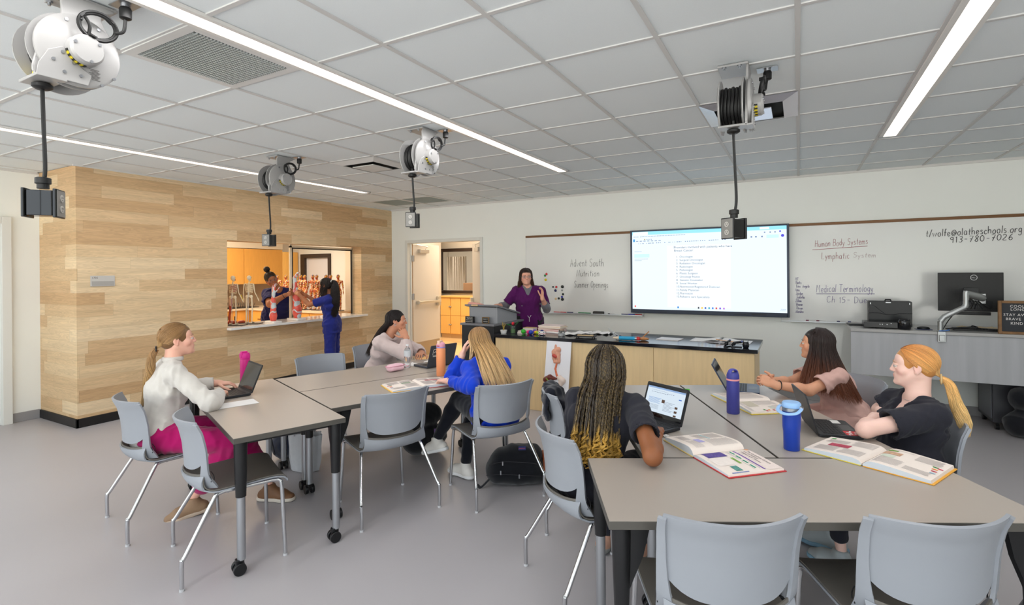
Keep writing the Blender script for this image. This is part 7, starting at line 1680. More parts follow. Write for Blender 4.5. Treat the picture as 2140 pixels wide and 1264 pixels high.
toyball('green spiky ball on the bench', -2.885, 5.475, .030, srgb(60, 190, 50), 60); toyball('large blue smooth ball in front of the toys', -2.775, 5.455, .028, srgb(30, 60, 170)); toyball('blue ball at the right of the toys', -2.68, 5.56, .026, srgb(24, 44, 120)); toyball('yellow-green ball between the blue ones', -2.72, 5.52, .018, srgb(170, 210, 50)); toyball('yellow ball behind the large blue ball', -2.755, 5.54, .020, srgb(246, 196, 40)); toyball('hot pink spiky ball beside the green one', -2.825, 5.49, .024, srgb(236, 40, 130), 40); toyball('red spiky ball behind the pink one', -2.84, 5.555, .022, srgb(220, 40, 50), 40); toyball('purple spiky ball at the top of the toy heap', -2.80, 5.60, .024, srgb(110, 70, 190), 40)
t = on('toy_ambulance', 'small white toy ambulance at the front edge of the bench', 'toy', -2.665, 5.43, 8); m = MB(); m.prism([(0, .008), (.085, .008), (.085, .026), (.074, .030), (.066, .046), (0, .046)], 0, .036, axis='y'); obj('body', m, mat('toy_white', srgb(232, 230, 228), .4), t, bevel=.002)
obj('stripe', MB().box(.0, .086, -.001, .037, .020, .024), mat('toy_red', srgb(206, 60, 50), .5), t, smooth=0); obj('window', MB().prism([(.064, .028), (.073, .029), (.066, .042), (.06, .042)], -.001, .037, axis='y').box(.01, .022, -.001, .037, .030, .040), BLKM, t, smooth=0)
for x in (.018, .066): obj('wheel', MB().cyl((x, -.002, .008), (x, .038, .008), .008, seg=14), BLKM, t)
paper('white sheet in an orange folder behind the toy ambulance', -2.60, 5.78, -12, .24, .17, name='paper_folder', z=BZ)
t = on('storage_jar', 'round glass jar with a steel lid on the bench', 'jar', -2.40, 5.50); lathe_obj('jar', [(.036, 0), (.041, .006), (.041, .050), (.030, .066)], JG, t); lathe_obj('lid', [(.031, .0665), (.031, .078), (0, .079)], mat('jar_lid', srgb(176, 150, 130), .35, metal=.6), t); lathe_obj('contents', [(.037, .003), (.037, .030), (0, .034)], mat('jar_fill', srgb(196, 196, 198), .6, noise=.4, nscale=80), t)
for k, (x, y, r_, l) in enumerate(((-2.24, 5.86, 10, 'loose printed papers right of the round glass jar'), (-2.08, 5.92, -14, 'ruffled printed papers behind the black tray'), (-2.30, 5.70, 30, 'curled white paper beside the black tray'))): paper(l, x, y, r_, .28, .20, bend=.02, z=BZ + .002 * k)
t = on('tray', 'black tray with small wooden tools near the front of the bench', 'tray', -2.10, 5.48, 8); m = MB(); m.box(-.11, .11, -.06, .06, .012, .018); m.box(-.115, -.105, -.065, .065, .012, .032); m.box(.105, .115, -.065, .065, .012, .032); m.box(-.115, .115, .058, .065, .012, .032); m.box(-.115, .115, -.065, -.058, .012, .026)
for x in (-.09, .09):
    for y in (-.05, .05): m.cyl((x, y, 0), (x, y, .012), .006)
obj('tray_body', m, BLKM, t, smooth=0); obj('wood_strip', MB().box(-.09, .09, -.02, .02, .019, .030), mat('birch', srgb(214, 184, 140), .6), t, smooth=0); obj('clip', MB().tube([(-.04, 0, .035), (0, 0, .042), (.05, 0, .036)], .006, 6), BLKM, t)
t = on('syringe_model', 'big bright blue pen shaped model with a red band on the bench', 'model', -1.62, 5.46, 6, z=BZ + .0); m = MB(); m.cyl((-.085, 0, .022), (.085, 0, .022), .020, seg=18); obj('barrel', m, mat('cyan_plastic', srgb(40, 160, 206), .4), t)
obj('tip', MB().cyl((-.15, 0, .022), (-.085, 0, .022), .006, .020, seg=16), mat('cream_plastic', srgb(226, 206, 180), .5), t); obj('band', MB().cyl((.085, 0, .022), (.105, 0, .022), .0205, seg=16), STEEL, t, label='silver band'); obj('end', MB().cyl((.105, 0, .022), (.135, 0, .022), .021, .019, seg=16), mat('red_plastic', srgb(214, 50, 50), .45), t)
t = on('wooden_stand', 'carved wooden hand rest behind the blue pen model', 'stand', -1.46, 5.52, 10); m = MB(); m.sphere((0, 0, .018), (.06, .03, .018), 14, 8); m.tube([(-.02, .02, .02), (.05, .10, .085)], .006, 6); obj('body', m, mat('carved_wood', srgb(190, 130, 80), .5), t)
t = on('scissors', 'silver scissors with dark handles leaning up behind the blue pen model', 'scissors', -1.78, 5.62, 0); m = MB(); m.tube([(-.02, 0, .02), (-.11, .02, .10)], .006, 5, flat=.3); m.tube([(.02, 0, .02), (-.09, .03, .085)], .005, 5, flat=.3); obj('blades', m, ALU, t); m = MB()
for x in (0, .035): m.tube([(x + .014 * math.cos(a), .0, .014 + .012 * math.sin(a)) for a in np.linspace(0, 2 * PI, 14, endpoint=False)], .0035, 6, closed=True)
obj('handles', m, mat('navy_plastic', srgb(30, 40, 90), .4), t)
booklet('closed white notebook in the middle of the bench', -1.36, 5.66, -6, .24, .19, .006, srgb(222, 220, 222), name='notebook', cat='notebook')
t = on('binder', 'open ring binder with white pages at the right of the bench', 'binder', -.72, 5.82, -3); m = MB(); m.box(-.29, -.012, -.14, .13, .0, .004); m.box(.012, .29, -.14, .13, 0, .004); m.box(-.012, .012, -.14, .13, 0, .004); obj('cover', m, mat('binder_white', srgb(214, 212, 214), .45), t, smooth=0)
m = MB()
for sd in (-1, 1): m.sheet([[(sd * (.01 + .255 * i / 8), -.13 + .25 * j, .0045 + .018 * math.exp(-((i / 8 - .15) / .3) ** 2)) for j in ((0, 1) if sd < 0 else (1, 0))] for i in range(9)], .001)
obj('pages', m, PAP, t, smooth=60); m = MB()
for y in (-.10, 0, .10): m.tube([(.016 * math.cos(a), y, .012 + .018 * math.sin(a)) for a in np.linspace(0, PI, 10)], .002, 5)
obj('rings', m, STEEL, t); obj('pen', MB().cyl((-.03, -.12, .03), (.14, -.10, .012), .004), mat('pen_tan', srgb(206, 150, 96), .4), t)
for k, (x, l) in enumerate(((-.615, 'black stapler-like device at the front right of the bench, leftmost'), (-.535, 'black and blue tape dispenser at the front right of the bench, middle'))):
    t = on('stapler' if k == 0 else 'tape_dispenser', l, 'stationery', x, 5.43, 70 if k == 0 else 0); m = MB(); m.rbox(-.05, .05, -.016, .016, 0, .010, .006); m.tube([(-.04, 0, .012), (-.02, 0, .042), (.05, 0, .052)], .011, 8); m.cyl((-.02, -.012, .03), (-.02, .012, .03), .016); obj('body', m, mat('black_plastic', srgb(20, 22, 28), .2), t)
    obj('tip', MB().sphere((.05, 0, .055), .012, 10, 6), mat('steel_blue', srgb(90, 100, 150), .3, metal=.5), t)
t = on('pen_holder', 'black pen holder with two pointed ears at the right corner of the bench', 'pen holder', -.45, 5.42); m = MB(); m.lathe([(.022, 0), (.028, .01), (.030, .035), (.024, .055), (.020, .055), (.018, .02), (0, .02)], 20, cap=False); m.add([(-.024, -.01, .045), (-.010, -.01, .05), (-.022, -.006, .075), (-.024, .006, .045), (-.010, .006, .05)], [(0, 1, 2), (3, 2, 4), (0, 2, 3), (1, 4, 2)]); m.add([(.024, -.01, .045), (.010, -.01, .05), (.022, -.006, .075), (.024, .006, .045), (.010, .006, .05)], [(0, 2, 1), (3, 4, 2), (0, 3, 2), (1, 2, 4)]); obj('body', m, MATS['black_plastic'], t, smooth=30)
# hand model on the lectern
t = thing('hand_model', 'pink anatomical hand model lying on top of the lectern', 'model', (-3.60, 5.47, 1.195), math.radians(0)); F = Field(V3(-.1, -.1, -.03), V3(.2, .1, .08), .004); build_hand(F, (0, 0, .0), (1, 0, 0), (0, 0, 1), (0, 1, 0), (5, 8, 8)); F.cone((-.05, 0, 0), (0, 0, 0), .022, .02, .01); V, Qd = F.mesh(); net_obj('body', V, Qd, mat('model_pink', srgb(222, 160, 146), .5), t)
t = thing('letter_blocks', 'row of small wooden letter blocks along the lectern edge', 'blocks', (-3.58, 5.405, 1.172)); obj('strip', MB().box(0, .09, 0, .012, 0, .018), mat('birch', srgb(214, 184, 140), .6), t, smooth=0); m = MB(); text_mesh(m, 'SMILE', .016, frame_M((.012, -.0006, .003), (1, 0, 0), (0, 0, 1)), space=1.3); obj('letters', m, BROWNEDGE, t, smooth=0)

# ---- anatomy board leaning on the bench front
t = thing('anatomy_board', 'white board with a model of the digestive tract leaning on the bench', 'model', (-2.50, 5.155, .004), math.radians(0)); t.rotation_euler = (math.radians(-11), 0, 0)
WD, HT = .30, .845; obj('board', MB().box(0, WD, 0, .012, 0, HT), mat('board_white', srgb(234, 234, 238), .35), t, smooth=0, bevel=.004)
FL = mat('flesh_model', srgb(222, 160, 132), .45, noise=.12, nscale=40); RD = mat('red_model', srgb(196, 74, 62), .4); LV = mat('liver_model', srgb(104, 36, 24), .3, spec=.6)
def relief(name, prims, m_, y=-.002, h=.005, seed=1, fold=.002):
    F = Field(V3(-.04, -.07, 0), V3(WD + .04, .02, HT), h)
    for a in prims: F.cone((a[0], y, a[1]), (a[2], y, a[3]), a[4], a[5], .008)
    if fold: F.folds(fold, seed, 120)
    F.halfspace((0, -.0005, 0), (0, 1, 0)); V, Qd = F.mesh(); return net_obj(name, V, Qd, m_, t)
relief('head_section', [(.115, .78, .12, .745, .012, .02), (.11, .70, .15, .73, .04, .035), (.145, .69, .165, .60, .035, .022), (.10, .64, .12, .60, .02, .018), (.12, .60, .14, .60, .02, .024)], FL); relief('tongue', [(.11, .665, .135, .655, .022, .018)], RD, y=-.026, fold=.001)
relief('oesophagus', [(.145, .59, .130, .52, .012, .012), (.130, .52, .150, .46, .012, .012), (.150, .46, .172, .425, .012, .014)], mat('gullet_orange', srgb(222, 118, 80), .4), fold=.001)
relief('liver', [(.025, .395, .075, .42, .032, .036), (.075, .42, .15, .415, .034, .012)], LV, y=-.008, fold=.001); relief('gallbladder', [(.045, .41, .07, .385, .008, .009)], mat('bile_green', srgb(110, 130, 50), .4), y=-.042, fold=0)
relief('stomach', [(.19, .43, .225, .40, .030, .038), (.225, .40, .20, .35, .036, .028)], mat('stomach_pale', srgb(226, 208, 196), .4), y=-.008, fold=.002); relief('intestine', [(.07, .25, .06, .17, .018, .018), (.09, .26, .13, .20, .018, .02), (.06, .17, .11, .15, .02, .018), (.12, .19, .18, .16, .02, .02), (.18, .30, .22, .18, .016, .018)], RD, y=-.004, fold=.004)
m = MB(); text_mesh(m, '2/8', .03, frame_M((.006, -.0012, .012), (1, 0, 0), (0, 0, 1))); obj('number', m, mat('ink_dark', srgb(50, 48, 48), .6), t, smooth=0)

# ------------------------------------------------------------------ on and under the desk
DZ_ = .9705
t = thing('portable_case', 'black equipment case with a carrying handle standing on the desk', 'case', (.665, 6.87, DZ_)); m = MB(); m.rbox(0, .385, 0, .14, 0, .275, .012, axis='y'); obj('body', m, mat('case_black', srgb(20, 20, 22), .35), t, bevel=.004)
obj('ridge', MB().tube([(.0, -.004, .145), (.11, -.004, .145), (.14, -.004, .13), (.24, -.004, .13), (.27, -.004, .145), (.385, -.004, .145)], .004, 5), mat('case_grey', srgb(60, 60, 62), .3), t); obj('handle', MB().tube([(.15, .02, .272), (.155, .02, .29), (.20, .02, .29), (.205, .02, .272)], .008, 8), MATS['case_black'], t); obj('latch', MB().box(.155, .20, -.003, .0, .255, .266).box(.015, .022, -.003, 0, .24, .258).box(.36, .367, -.003, 0, .24, .258), ALU, t, smooth=0)
obj('cable', MB().tube(catmull([(.0, -.005, .18), (.03, -.006, .235), (.09, -.006, .19), (.15, -.006, .135)], 6), .003, 5), mat('case_grey', srgb(60, 60, 62), .3), t)
t = thing('disc_player', 'flat black media player with sockets in front of the equipment case', 'player', (.60, 6.62, DZ_)); obj('body', MB().box(0, .30, 0, .20, .008, .068), mat('player_black', srgb(24, 24, 26), .25), t, smooth=0, bevel=.003); m = MB()
for x, z in ((.14, .045), (.16, .045), (.20, .045), (.235, .055)): m.cyl((x, -.004, z), (x, 0, z), .004, seg=10)
obj('sockets', m, ALU, t)
m = MB().box(0, .20, 0, .16, 0, .018); o = obj('tablet_folio', m, MATS['case_black'], smooth=0, bevel=.003, loc=(.485, 6.84, DZ_), rotz=.1); tag(o, 'black folio lying at the back left corner of the desk', 'folio')
t = thing('smart_speaker', 'glossy black round speaker at the front edge of the desk', 'speaker', (.945, 6.63, DZ_)); lathe_obj('body', [(.050, 0), (.056, .006), (.057, .085), (.050, .104), (.034, .110), (0, .110)], mat('speaker_gloss', srgb(22, 22, 26), .12, spec=.6), t, 36); lathe_obj('top_ring', [(.035, .1105), (.033, .112), (0, .112)], BLKM, t)
# monitor on its arm
t = thing('monitor', 'black monitor seen from behind with a round maker badge, on a silver arm', 'monitor', (1.268, 6.88, 1.155)); MW, MH = .515, .395
obj('shell', MB().box(0, MW, -.001, .018, 0, MH), mat('monitor_black', srgb(30, 29, 29), .45), t, smooth=0, bevel=.004); m = MB(); m.prism([(0, .02), (.38, .02), (.38, .12), (0, .12)], 0, .001, axis='z') if False else m.rbox(.17, .43, -.006, -.001, .03, .105, .004, axis='y').rbox(.20, .32, -.02, -.001, .12, .24, .01, axis='y'); obj('rear_mount', m, BLKM, t, bevel=.002)
obj('soundbar', MB().box(.12, .41, -.03, .01, -.035, -.003), MATS['monitor_black'], t, smooth=0, bevel=.004); obj('screen', MB().box(.008, MW - .008, .018, .0195, .012, MH - .008), SCRD, t, smooth=0)
B_ = mat('badge_silver', srgb(206, 206, 208), .35, metal=.4); m = MB(); m.tube([(.285 + .026 * math.cos(a), -.0295, .345 + .026 * math.sin(a)) for a in np.linspace(0, 2 * PI, 30, endpoint=False)], .0024, 6, closed=True); text_mesh(m, 'DELL', .0145, frame_M((.2665, -.0300, .3395), (1, 0, 0), (0, 0, 1)))
for k in range(1): pass
bd_ = obj('badge', m, B_, t, smooth=0); bd_.location = (0, .022, .0)
AL = (1.225 - 1.268, 6.56 - 6.88, DZ_ - 1.155); SA = mat('arm_silver', srgb(168, 170, 170), .33, metal=.75)
obj('clamp', MB().rbox(-.032, .032, -.062, -.046, -.10, .004, .008, axis='y').box(-.03, .03, -.05, .03, -.001, .006).box(-.022, .022, -.075, -.062, -.09, -.03), SA, t, bevel=.003, loc=AL)
obj('lower_arm', MB().tube([(0, 0, .006), (0, 0, .10)], .022, 16).tube([(0, 0, .10), (.03, .0, .145), (.19, .01, .245)], .026, 14, flat=1.0).tube([(.19, .01, .245), (.20, .01, .27), (.20, .01, .30)], .026, 14), SA, t, loc=AL)
obj('upper_arm', MB().tube([(.20, .01, .30), (.20, .01, .385), (.205, .01, .40)], .024, 14).tube([(.20, .01, .375), (.30, .10, .35), (.375, .22, .325)], [.028, .032, .028], 12, flat=1.2), SA, t, loc=AL); obj('head_plate', MB().box(.30, .40, .225, .32, .27, .37), SA, t, smooth=0, bevel=.003, loc=AL)
m = MB()
for k in range(6): m.tube(catmull([(.21 + .02 * k, .0 + .03 * k, .34 - .01 * k), (.23 + .02 * k, -.01 + .03 * k, .26 + .015 * (k % 3)), (.27 + .015 * k, .05 + .03 * k, .30 - .02 * (k % 2)), (.26 + .03 * k, .12, .22)], 6), .0042, 6)
m.tube(catmull([(.02, .0, .02), (.06, .01, .10), (.10, .02, .16)], 5), .0045, 6); obj('cables', m, CORD, t, loc=AL)
obj('blue_cable', MB().tube(catmull([(-.02, -.045, .008), (.03, -.05, .012), (.06, -.03, .02), (.07, .0, .01)], 6), .004, 6), mat('cable_blue', srgb(30, 110, 200), .4), t, loc=AL)
t = thing('keyboard', 'black keyboard with a tangle of cables under the monitor', 'keyboard', (1.36, 6.72, DZ_)); obj('base', MB().box(0, .42, 0, .13, 0, .016), BLKM, t, smooth=0, bevel=.003); m = MB()
for r_ in range(5):
    for c_ in range(17): m.box(.008 + c_ * .024, .029 + c_ * .024, .010 + r_ * .023, .030 + r_ * .023, .016, .021)
obj('keys', m, KEYB, t, smooth=0); m = MB()
for k in range(5): m.tube(catmull([(-.05, .02 * k, .01), (.05 + .03 * k, -.02, .035), (.15, .04, .03 + .005 * k), (.26 - .02 * k, -.015, .024)], 6), .005, 6)
obj('cable_tangle', m, CORD, t)
t = thing('computer_mouse', 'black mouse left of the silver monitor arm', 'mouse', (1.115, 6.70, DZ_)); m = MB(); m.sphere((0, 0, .012), (.055, .034, .020), 16, 8); obj('body', m, MATS['black_plastic'], t); obj('pad', MB().rbox(-.07, .07, -.05, .05, 0, .003, .01), mat('navy_plastic', srgb(30, 40, 90), .4), t)
paper('cream papers stacked behind the keyboard on the desk', 1.62, 7.05, 4, .30, .20, z=DZ_, bend=.015, m_=mat('paper_cream', srgb(226, 206, 170), .7))
# letter board
t = thing('letter_board', 'grey felt letter board in a rustic wooden frame at the right edge', 'sign', (1.655, 6.55, DZ_), 0); LW, LH = .38, .315; FW = mat('rustic_wood', srgb(130, 96, 62), .6, noise=.3, nscale=18)
m = MB(); m.box(0, .024, -.012, .018, 0, LH); m.box(LW - .024, LW, -.012, .018, 0, LH); m.box(.024, LW - .024, -.012, .018, 0, .024); m.box(.024, LW - .024, -.012, .018, LH - .024, LH); obj('frame', m, FW, t, smooth=0, bevel=.003)
m = MB(); m.box(.024, LW - .024, 0, .012, .024, LH - .024)
for k in range(38): m.box(.024, LW - .024, -.0025, 0, .026 + k * .0070, .0305 + k * .0070)
obj('felt', m, mat('felt_grey', srgb(64, 66, 70), .9), t, smooth=0); m = MB()
for s_, x, z, sz in (('COOL', .082, .252, .034), ('LONG', .086, .222, .034), ('STAY AWAY', .036, .172, .034), ('BRAVE', .052, .132, .034), ('KIND', .086, .092, .034)): text_mesh(m, s_, sz, frame_M((x, -.0045, z), (1, 0, 0), (0, 0, 1)), space=1.12)
obj('letters', m, mat('letter_white', srgb(236, 234, 230), .5), t, smooth=0)
# cart and office chair beneath
t = thing('computer_cart', 'dark grey wheeled cabinet under the desk at the right', 'cart', (1.66, 6.75, 0)); obj('cabinet', MB().box(0, .36, 0, .48, .075, .60), mat('cart_grey', srgb(60, 60, 64), .4), t, smooth=0, bevel=.006); obj('side_panel', MB().box(-.006, 0, .03, .42, .11, .57), mat('cart_side', srgb(96, 98, 104), .4), t, smooth=0)
for x in (.04, .32):
    for y in (.04, .44): obj('caster', MB().cyl((x - .014, y, .03), (x + .014, y, .03), .03, seg=18).box(x - .01, x + .01, y - .02, y + .02, .03, .075), RUB, t)
t = thing('office_chair', 'black office chair half hidden under the desk, behind the person in pink', 'chair', (1.02, 6.94, 0), math.radians(200)); m = MB()
m.cyl((0, 0, .08), (0, 0, .44), .03); obj('gas_column', m, BLKM, t); m = MB()
for k in range(5): a = 2 * PI * k / 5; m.tube([(0, 0, .10), (.28 * math.cos(a), .28 * math.sin(a), .075)], [.028, .018], 8)
obj('star_base', m, BLKM, t)
for k in range(5): a = 2 * PI * k / 5; obj('caster', MB().cyl((.28 * math.cos(a) - .02, .28 * math.sin(a), .03), (.28 * math.cos(a) + .02, .28 * math.sin(a), .03), .03, seg=16).cyl((.28 * math.cos(a), .28 * math.sin(a), .03), (.28 * math.cos(a), .28 * math.sin(a), .08), .01), RUB, t)
F = Field(V3(-.33, -.35, .40), V3(.33, .33, .62), .01); F.cone((-.13, 0, .48), (.13, 0, .48), .04, .04, .03, (0, 1, 0), 5.0); V, Qd = F.mesh(); net_obj('seat', V, Qd, CAN, t)
F = Field(V3(-.33, -.35, .50), V3(.33, -.1, .92), .01); F.cone((-.12, -.24, .60), (.12, -.24, .60), .04, .04, .03); F.cone((-.12, -.25, .82), (.12, -.25, .82), .035, .035, .03); F.cone((0, -.24, .60), (0, -.25, .82), .036, .036, .03, X_, 4.5); V, Qd = F.mesh(); net_obj('backrest', V, Qd, CAN, t)
obj('back_bar', MB().tube([(0, -.05, .44), (0, -.26, .45), (0, -.27, .62)], .016, 8), BLKM, t)
for s_ in (-1, 1): obj('armrest', MB().tube([(s_ * .22, 0, .46), (s_ * .29, 0, .50), (s_ * .29, 0, .66)], .014, 8).rbox(s_ * .29 - .03, s_ * .29 + .03, -.12, .12, .66, .685, .02), BLKM, t)

# ------------------------------------------------------------------ anatomy models
def limb_cols(V, c1, c2, c3, f, seed):
    rg_ = np.random.RandomState(seed); n = 0
    for i in range(4): d = unit(rg_.normal(size=3) * [1, 1, .5]); n = n + np.sin(V @ d * f * rg_.uniform(.6, 1.6) + rg_.uniform(0, 6))
    C = np.where((n > .9)[:, None], np.array(c2), np.array(c1)); return np.where((n < -1.7)[:, None], np.array(c3), C)
CORAL, GREYT, YELN, BLUN, BONE, MUSC = lin(226, 96, 82), lin(196, 206, 210), lin(214, 176, 60), lin(40, 70, 110), lin(226, 206, 170), lin(170, 74, 50)
MODM = mat('model_paint', (1, 1, 1, 1), .35, vcol=True)
SZ_ = .8885
def limb_model(label, x, y, rot, prims, hand, s=1.0, base=(.10, .07, .022)):
    t = thing('limb_model', label, 'anatomy model', (x, y, SZ_), math.radians(rot)); obj('stand', MB().rbox(-base[0], base[0], -base[1], base[1], 0, base[2], .008), mat('stand_white', srgb(236, 234, 230), .3), t, bevel=.003)
    F = Field(V3(-.15, -.15, .0), V3(.18, .15, .85), .004)
    for a in prims: F.cone(*a)
    if hand: build_hand(F, *hand)
    F.folds(.003, 3, 90); V, Qd = F.mesh(); C = limb_cols(V, CORAL, lin(214, 84, 74), GREYT, 40, 2); z = V[:, 2]
    tend = ((z > hand_z) & (np.sin(V[:, 0] * 160 + z * 9) > -.2)) | (np.abs(z - .14 - .02 * np.sin(V[:, 0] * 60)) < .010) | (np.abs(z - .30 + .03 * np.sin(V[:, 0] * 40)) < .012)
    C = np.where(tend[:, None], GREYT, C); net_obj('limb', V, Qd, MODM, t, C)
    obj('rod', MB().cyl((0, 0, base[2]), (0, 0, .07), .006), ALU, t); return t
hand_z = .36
limb_model('coral arm model with raised fingers standing on the counter', -6.66, 4.88, 0, [((0, 0, .05), (.0, 0, .10), .045, .052, .02), ((0, 0, .10), (.005, 0, .22), .048, .036, .02), ((.005, 0, .22), (0, 0, .30), .036, .034, .02), ((0, 0, .30), (.005, 0, .42), .036, .019, .02)], ((.005, 0, .42), (.05, 0, 1), (0, -1, 0), (1, 0, 0), (10, 30, 30), 1.0))
hand_z = .46
limb_model('larger coral leg model with the foot pointing up, between the two people in scrubs', -6.69, 5.30, 0, [((.02, 0, .06), (.01, 0, .14), .055, .068, .02), ((.01, 0, .14), (.0, 0, .30), .066, .050, .02), ((0, 0, .30), (-.005, 0, .36), .048, .050, .02), ((-.005, 0, .36), (-.02, 0, .46), .054, .036, .02), ((-.02, 0, .46), (-.035, 0, .62), .036, .026, .02), ((-.035, 0, .64), (.03, 0, .71), .028, .018, .015), ((.03, 0, .71), (.07, 0, .725), .016, .010, .01)], None, base=(.12, .08, .03))
# small skeletons on the left of the counter
def skeleton(label, x, y, rot, muscle):
    t = thing('skeleton_model', label, 'anatomy model', (x, y, SZ_), math.radians(rot)); obj('stand', MB().box(-.16, .16, -.08, .08, 0, .012), mat('stand_dark', srgb(50, 44, 40), .4), t, smooth=0, bevel=.002)
    m = MB(); s = .685 / 1.72
    def T(p, r): m.tube(np.array(p) * s, np.array(r) * s if not np.isscalar(r) else r * s, 7)
    T([(0, -.01, .95), (0, -.03, 1.15), (0, 0, 1.35), (0, .0, 1.5)], .022)
    for k in range(9):
        z = 1.40 - .035 * k; w_ = .11 + .03 * math.sin(PI * k / 8); m.tube([(w_ * s * math.sin(a), (.01 + .085 * math.cos(a)) * s * (1 if math.cos(a) > 0 else .6), (z - .03 * math.cos(a)) * s) for a in np.linspace(0, 2 * PI, 18, endpoint=False)], .0075 * s, 5, closed=True)
    for g in (-1, 1):
        T([(g * .02, .03, 1.42), (g * .16, -.01, 1.42)], .012); T([(g * .165, -.01, 1.41), (g * .20, 0, 1.12)], [.02, .014]); T([(g * .20, 0, 1.12), (g * .25, .12, .90)], [.017, .012]); T([(g * .25, .12, .90), (g * .27, .17, .79)], [.022, .012])
        T([(g * .09, 0, .93), (g * .10, .01, .50)], [.027, .020]); T([(g * .10, .01, .50), (g * .10, -.02, .10)], [.026, .016]); T([(g * .10, -.03, .07), (g * .11, .12, .045)], [.028, .02]); m.sphere(np.array((g * .10, .01, .50)) * s, .035 * s, 8, 6); m.sphere(np.array((g * .07, 0, .97)) * s, (.06 * s, .035 * s, .06 * s), 10, 6)
    m.sphere((0, .005 * s, 1.635 * s), (.072 * s, .09 * s, .085 * s), 16, 10); m.sphere((0, .045 * s, 1.56 * s), (.045 * s, .05 * s, .05 * s), 12, 8)
    obj('skeleton', m, mat('bone', srgb(232, 220, 190), .5), t)
    m = MB(); m.sphere((.012, .03, 1.64 * s), (.01, .012, .012), 8, 5) ; m.sphere((-.012, .03, 1.64 * s), (.01, .012, .012), 8, 5); obj('eye_sockets', m, mat('socket_dark', srgb(70, 50, 40), .8), t) if not muscle else None
    if muscle:
        m = MB(); m.tube(np.array([(-.09, .03, .95), (-.10, .04, .70), (-.10, .0, .50), (-.11, -.03, .30), (-.10, -.02, .1)]) * s, np.array([.05, .055, .035, .045, .02]) * s, 8); m.sphere(np.array((.02, .04, 1.28)) * s, (.12 * s, .075 * s, .14 * s), 12, 8); m.sphere((0, .02, 1.64 * s), (.05 * s, .10 * s, .06 * s), 10, 6); m.sphere((0, .04, 1.57 * s), (.045 * s, .05 * s, .04 * s), 10, 6); obj('muscles', m, mat('clay_red', srgb(170, 66, 40), .45), t, label='brick red clay muscles')
        obj('yellow_nerve', MB().tube(np.array([(.22, .08, 1.05), (.25, .14, .92), (.26, .17, .84)]) * s, .020 * s, 6), mat('clay_yellow', srgb(226, 190, 30), .45), t)
    obj('support_rod', MB().cyl((0, -.03, .012), (0, -.03, .45), .004), ALU, t); return t
skeleton('small skeleton with brick red clay muscles, leftmost on the counter', -6.80, 4.36, 30, True)
skeleton('small bare skeleton model second from the left on the counter', -6.80, 4.60, 30, False)
# muscle figures in a row on the lab island
def muscle_fig():
    s = .70 / 1.75; F = Field(V3(-.14, -.08, .0), V3(.14, .08, .72), .0045); c = lambda a, b, ra, rb, k=.03: F.cone(np.array(a) * s, np.array(b) * s, ra * s, rb * s, k * s)
    c((0, 0, 1.63), (0, .01, 1.60), .085, .075); c((0, .04, 1.56), (0, .03, 1.55), .05, .04); c((0, 0, 1.55), (0, 0, 1.42), .05, .05); c((-.12, 0, 1.38), (.12, 0, 1.38), .07, .07); c((0, 0, 1.35), (0, 0, 1.05), .12, .09, .06); c((-.06, 0, .97), (.06, 0, .97), .10, .10)
    for g in (-1, 1): c((g * .19, 0, 1.40), (g * .24, 0, 1.12), .05, .036); c((g * .24, 0, 1.12), (g * .28, .05, .86), .038, .022); c((g * .28, .05, .86), (g * .29, .06, .76), .026, .014); c((g * .09, 0, .92), (g * .10, .0, .52), .085, .05); c((g * .10, 0, .52), (g * .10, -.02, .32), .05, .055); c((g * .10, -.02, .32), (g * .10, -.02, .10), .052, .03); c((g * .10, -.02, .07), (g * .11, .10, .05), .035, .03)
    F.folds(.002, 8, 120); V, Qd = F.mesh(); rg_ = np.random.RandomState(1)
    C = limb_cols(V, MUSC, BONE, YELN, 130, 5) * (.8 + .3 * rg_.rand(len(V), 1)); n = np.sin(V[:, 0] * 90 + 2) + np.sin(V[:, 2] * 40 + V[:, 0] * 60); C = np.where(((n > 1.55) & (V[:, 2] > .38))[:, None], BLUN, C)
    t = thing('muscle_figure', 'x', 'anatomy model', (0, 0, 0), 0, 'muscle figures in a row in the lab'); net_obj('figure', V, Qd, MODM, t, C); obj('stand', MB().box(-.09, .09, -.06, .06, 0, .01), mat('stand_dark', srgb(50, 44, 40), .4), t, smooth=0); obj('support_rod', MB().cyl((0, -.04, .01), (0, -.04, .42), .004), ALU, t); return t
mf = muscle_fig(); xs = [-9.35, -9.12, -8.90, -8.68, -8.50, -8.33, -8.16, -7.96, -7.78]
loc_ = ['leftmost of the row, beside the window post', 'second from the left, just right of the window post', 'third from the left, behind the leg model', 'fourth from the left, right of the leg model', 'fifth from the left', 'sixth from the left', 'at the face of the person in blue scrubs', 'behind the hair of the person in blue scrubs', 'right of the hair of the person in blue scrubs']
for i, x in enumerate(xs):
    l = 'muscle figure in the lab, ' + loc_[i]
    if i == 0: mf.location = (x, 6.95, .8805); mf.rotation_euler.z = math.radians(200); mf['label'] = l
    else: dup(mf, (x, 6.93 + .05 * (i % 2), .8805), math.radians([200, 170, 215, 185, 160, 205, 190, 175, 190][i]), l)
dup(mf, (-7.60, 6.95, .8805), math.radians(200), 'muscle figure in the lab, last on the right by the window edge')
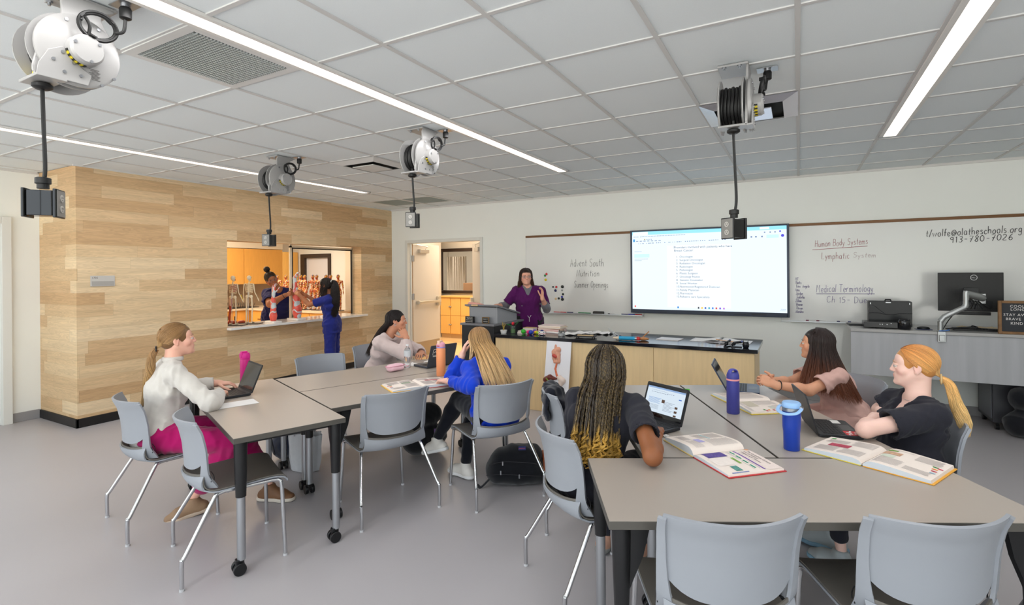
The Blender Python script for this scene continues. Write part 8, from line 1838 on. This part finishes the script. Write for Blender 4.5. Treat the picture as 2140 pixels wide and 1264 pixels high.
# two nearer figures at the right, wire rack, chair, plant
t = thing('wire_rack', 'black wire drying rack on the lab worktop', 'rack', (-10.5, 5.3, .8805)); m = MB()
for k in range(34):
    y = .05 * k
    for x, L in ((.08, .10), (.22, .12), (.36, .10)): m.tube([(x, y, .0), (x + .03 * math.sin(k), y + .02, L)], .004, 4)
m.box(.04, .42, -.03, 1.75, 0, .012); obj('frame', m, BLKM, t)
t = thing('lab_chair', 'black padded chair behind the two skeleton models', 'chair', (-8.3, 5.15, 0)); F = Field(V3(-.35, -.4, .38), V3(.35, .4, 1.0), .012); F.cone((0, -.12, .46), (0, .12, .46), .05, .05, .03, (1, 0, 0), 4); F.cone((-.2, -.18, .62), (-.2, .18, .62), .05, .05, .03); F.cone((-.2, 0, .62), (-.22, 0, .86), .05, .05, .03, (0, 1, 0), 4.5); V, Qd = F.mesh(); net_obj('upholstery', V, Qd, CAN, t)
obj('pedestal', MB().cyl((0, 0, .05), (0, 0, .44), .03).cyl((0, 0, .0), (0, 0, .05), .25, .20, seg=20), BLKM, t)
t = thing('potted_plant', 'yellow-green potted plant at the right edge of the window', 'plant', (-7.05, 6.35, SZ_)); lathe_obj('pot', [(.035, 0), (.045, .05), (.05, .09), (0, .085)], mat('lime_pot', srgb(206, 214, 40), .4), t); m = MB()
for k in range(16): a = k * 2.4; m.tube([(0, 0, .08), (.03 * math.cos(a), .03 * math.sin(a), .12), (.055 * math.cos(a), .055 * math.sin(a), .125 + .02 * (k % 3))], [.003, .007, .002], 5, flat=.3)
obj('leaves', m, mat('leaf_lime', srgb(130, 170, 40), .5), t)
t = thing('specimen', 'small pink model part held between the hands of the two people in scrubs', 'model', (-6.63, 5.24, 1.315)); m = MB(); m.sphere((0, 0, 0), (.035, .022, .025), 14, 8); m.sphere((.0, -.03, .015), (.016, .014, .02), 10, 6); obj('body', m, mat('model_rose', srgb(226, 150, 160), .4), t)
t = thing('reclining_model', 'red clay torso model lying behind the skeletons on the counter', 'anatomy model', (-6.92, 4.30, SZ_)); m = MB(); m.sphere((0, .1, .03), (.04, .10, .03), 12, 8); m.sphere((0, .26, .025), (.03, .06, .025), 10, 6); obj('body', m, mat('clay_red', srgb(170, 66, 40), .45), t)
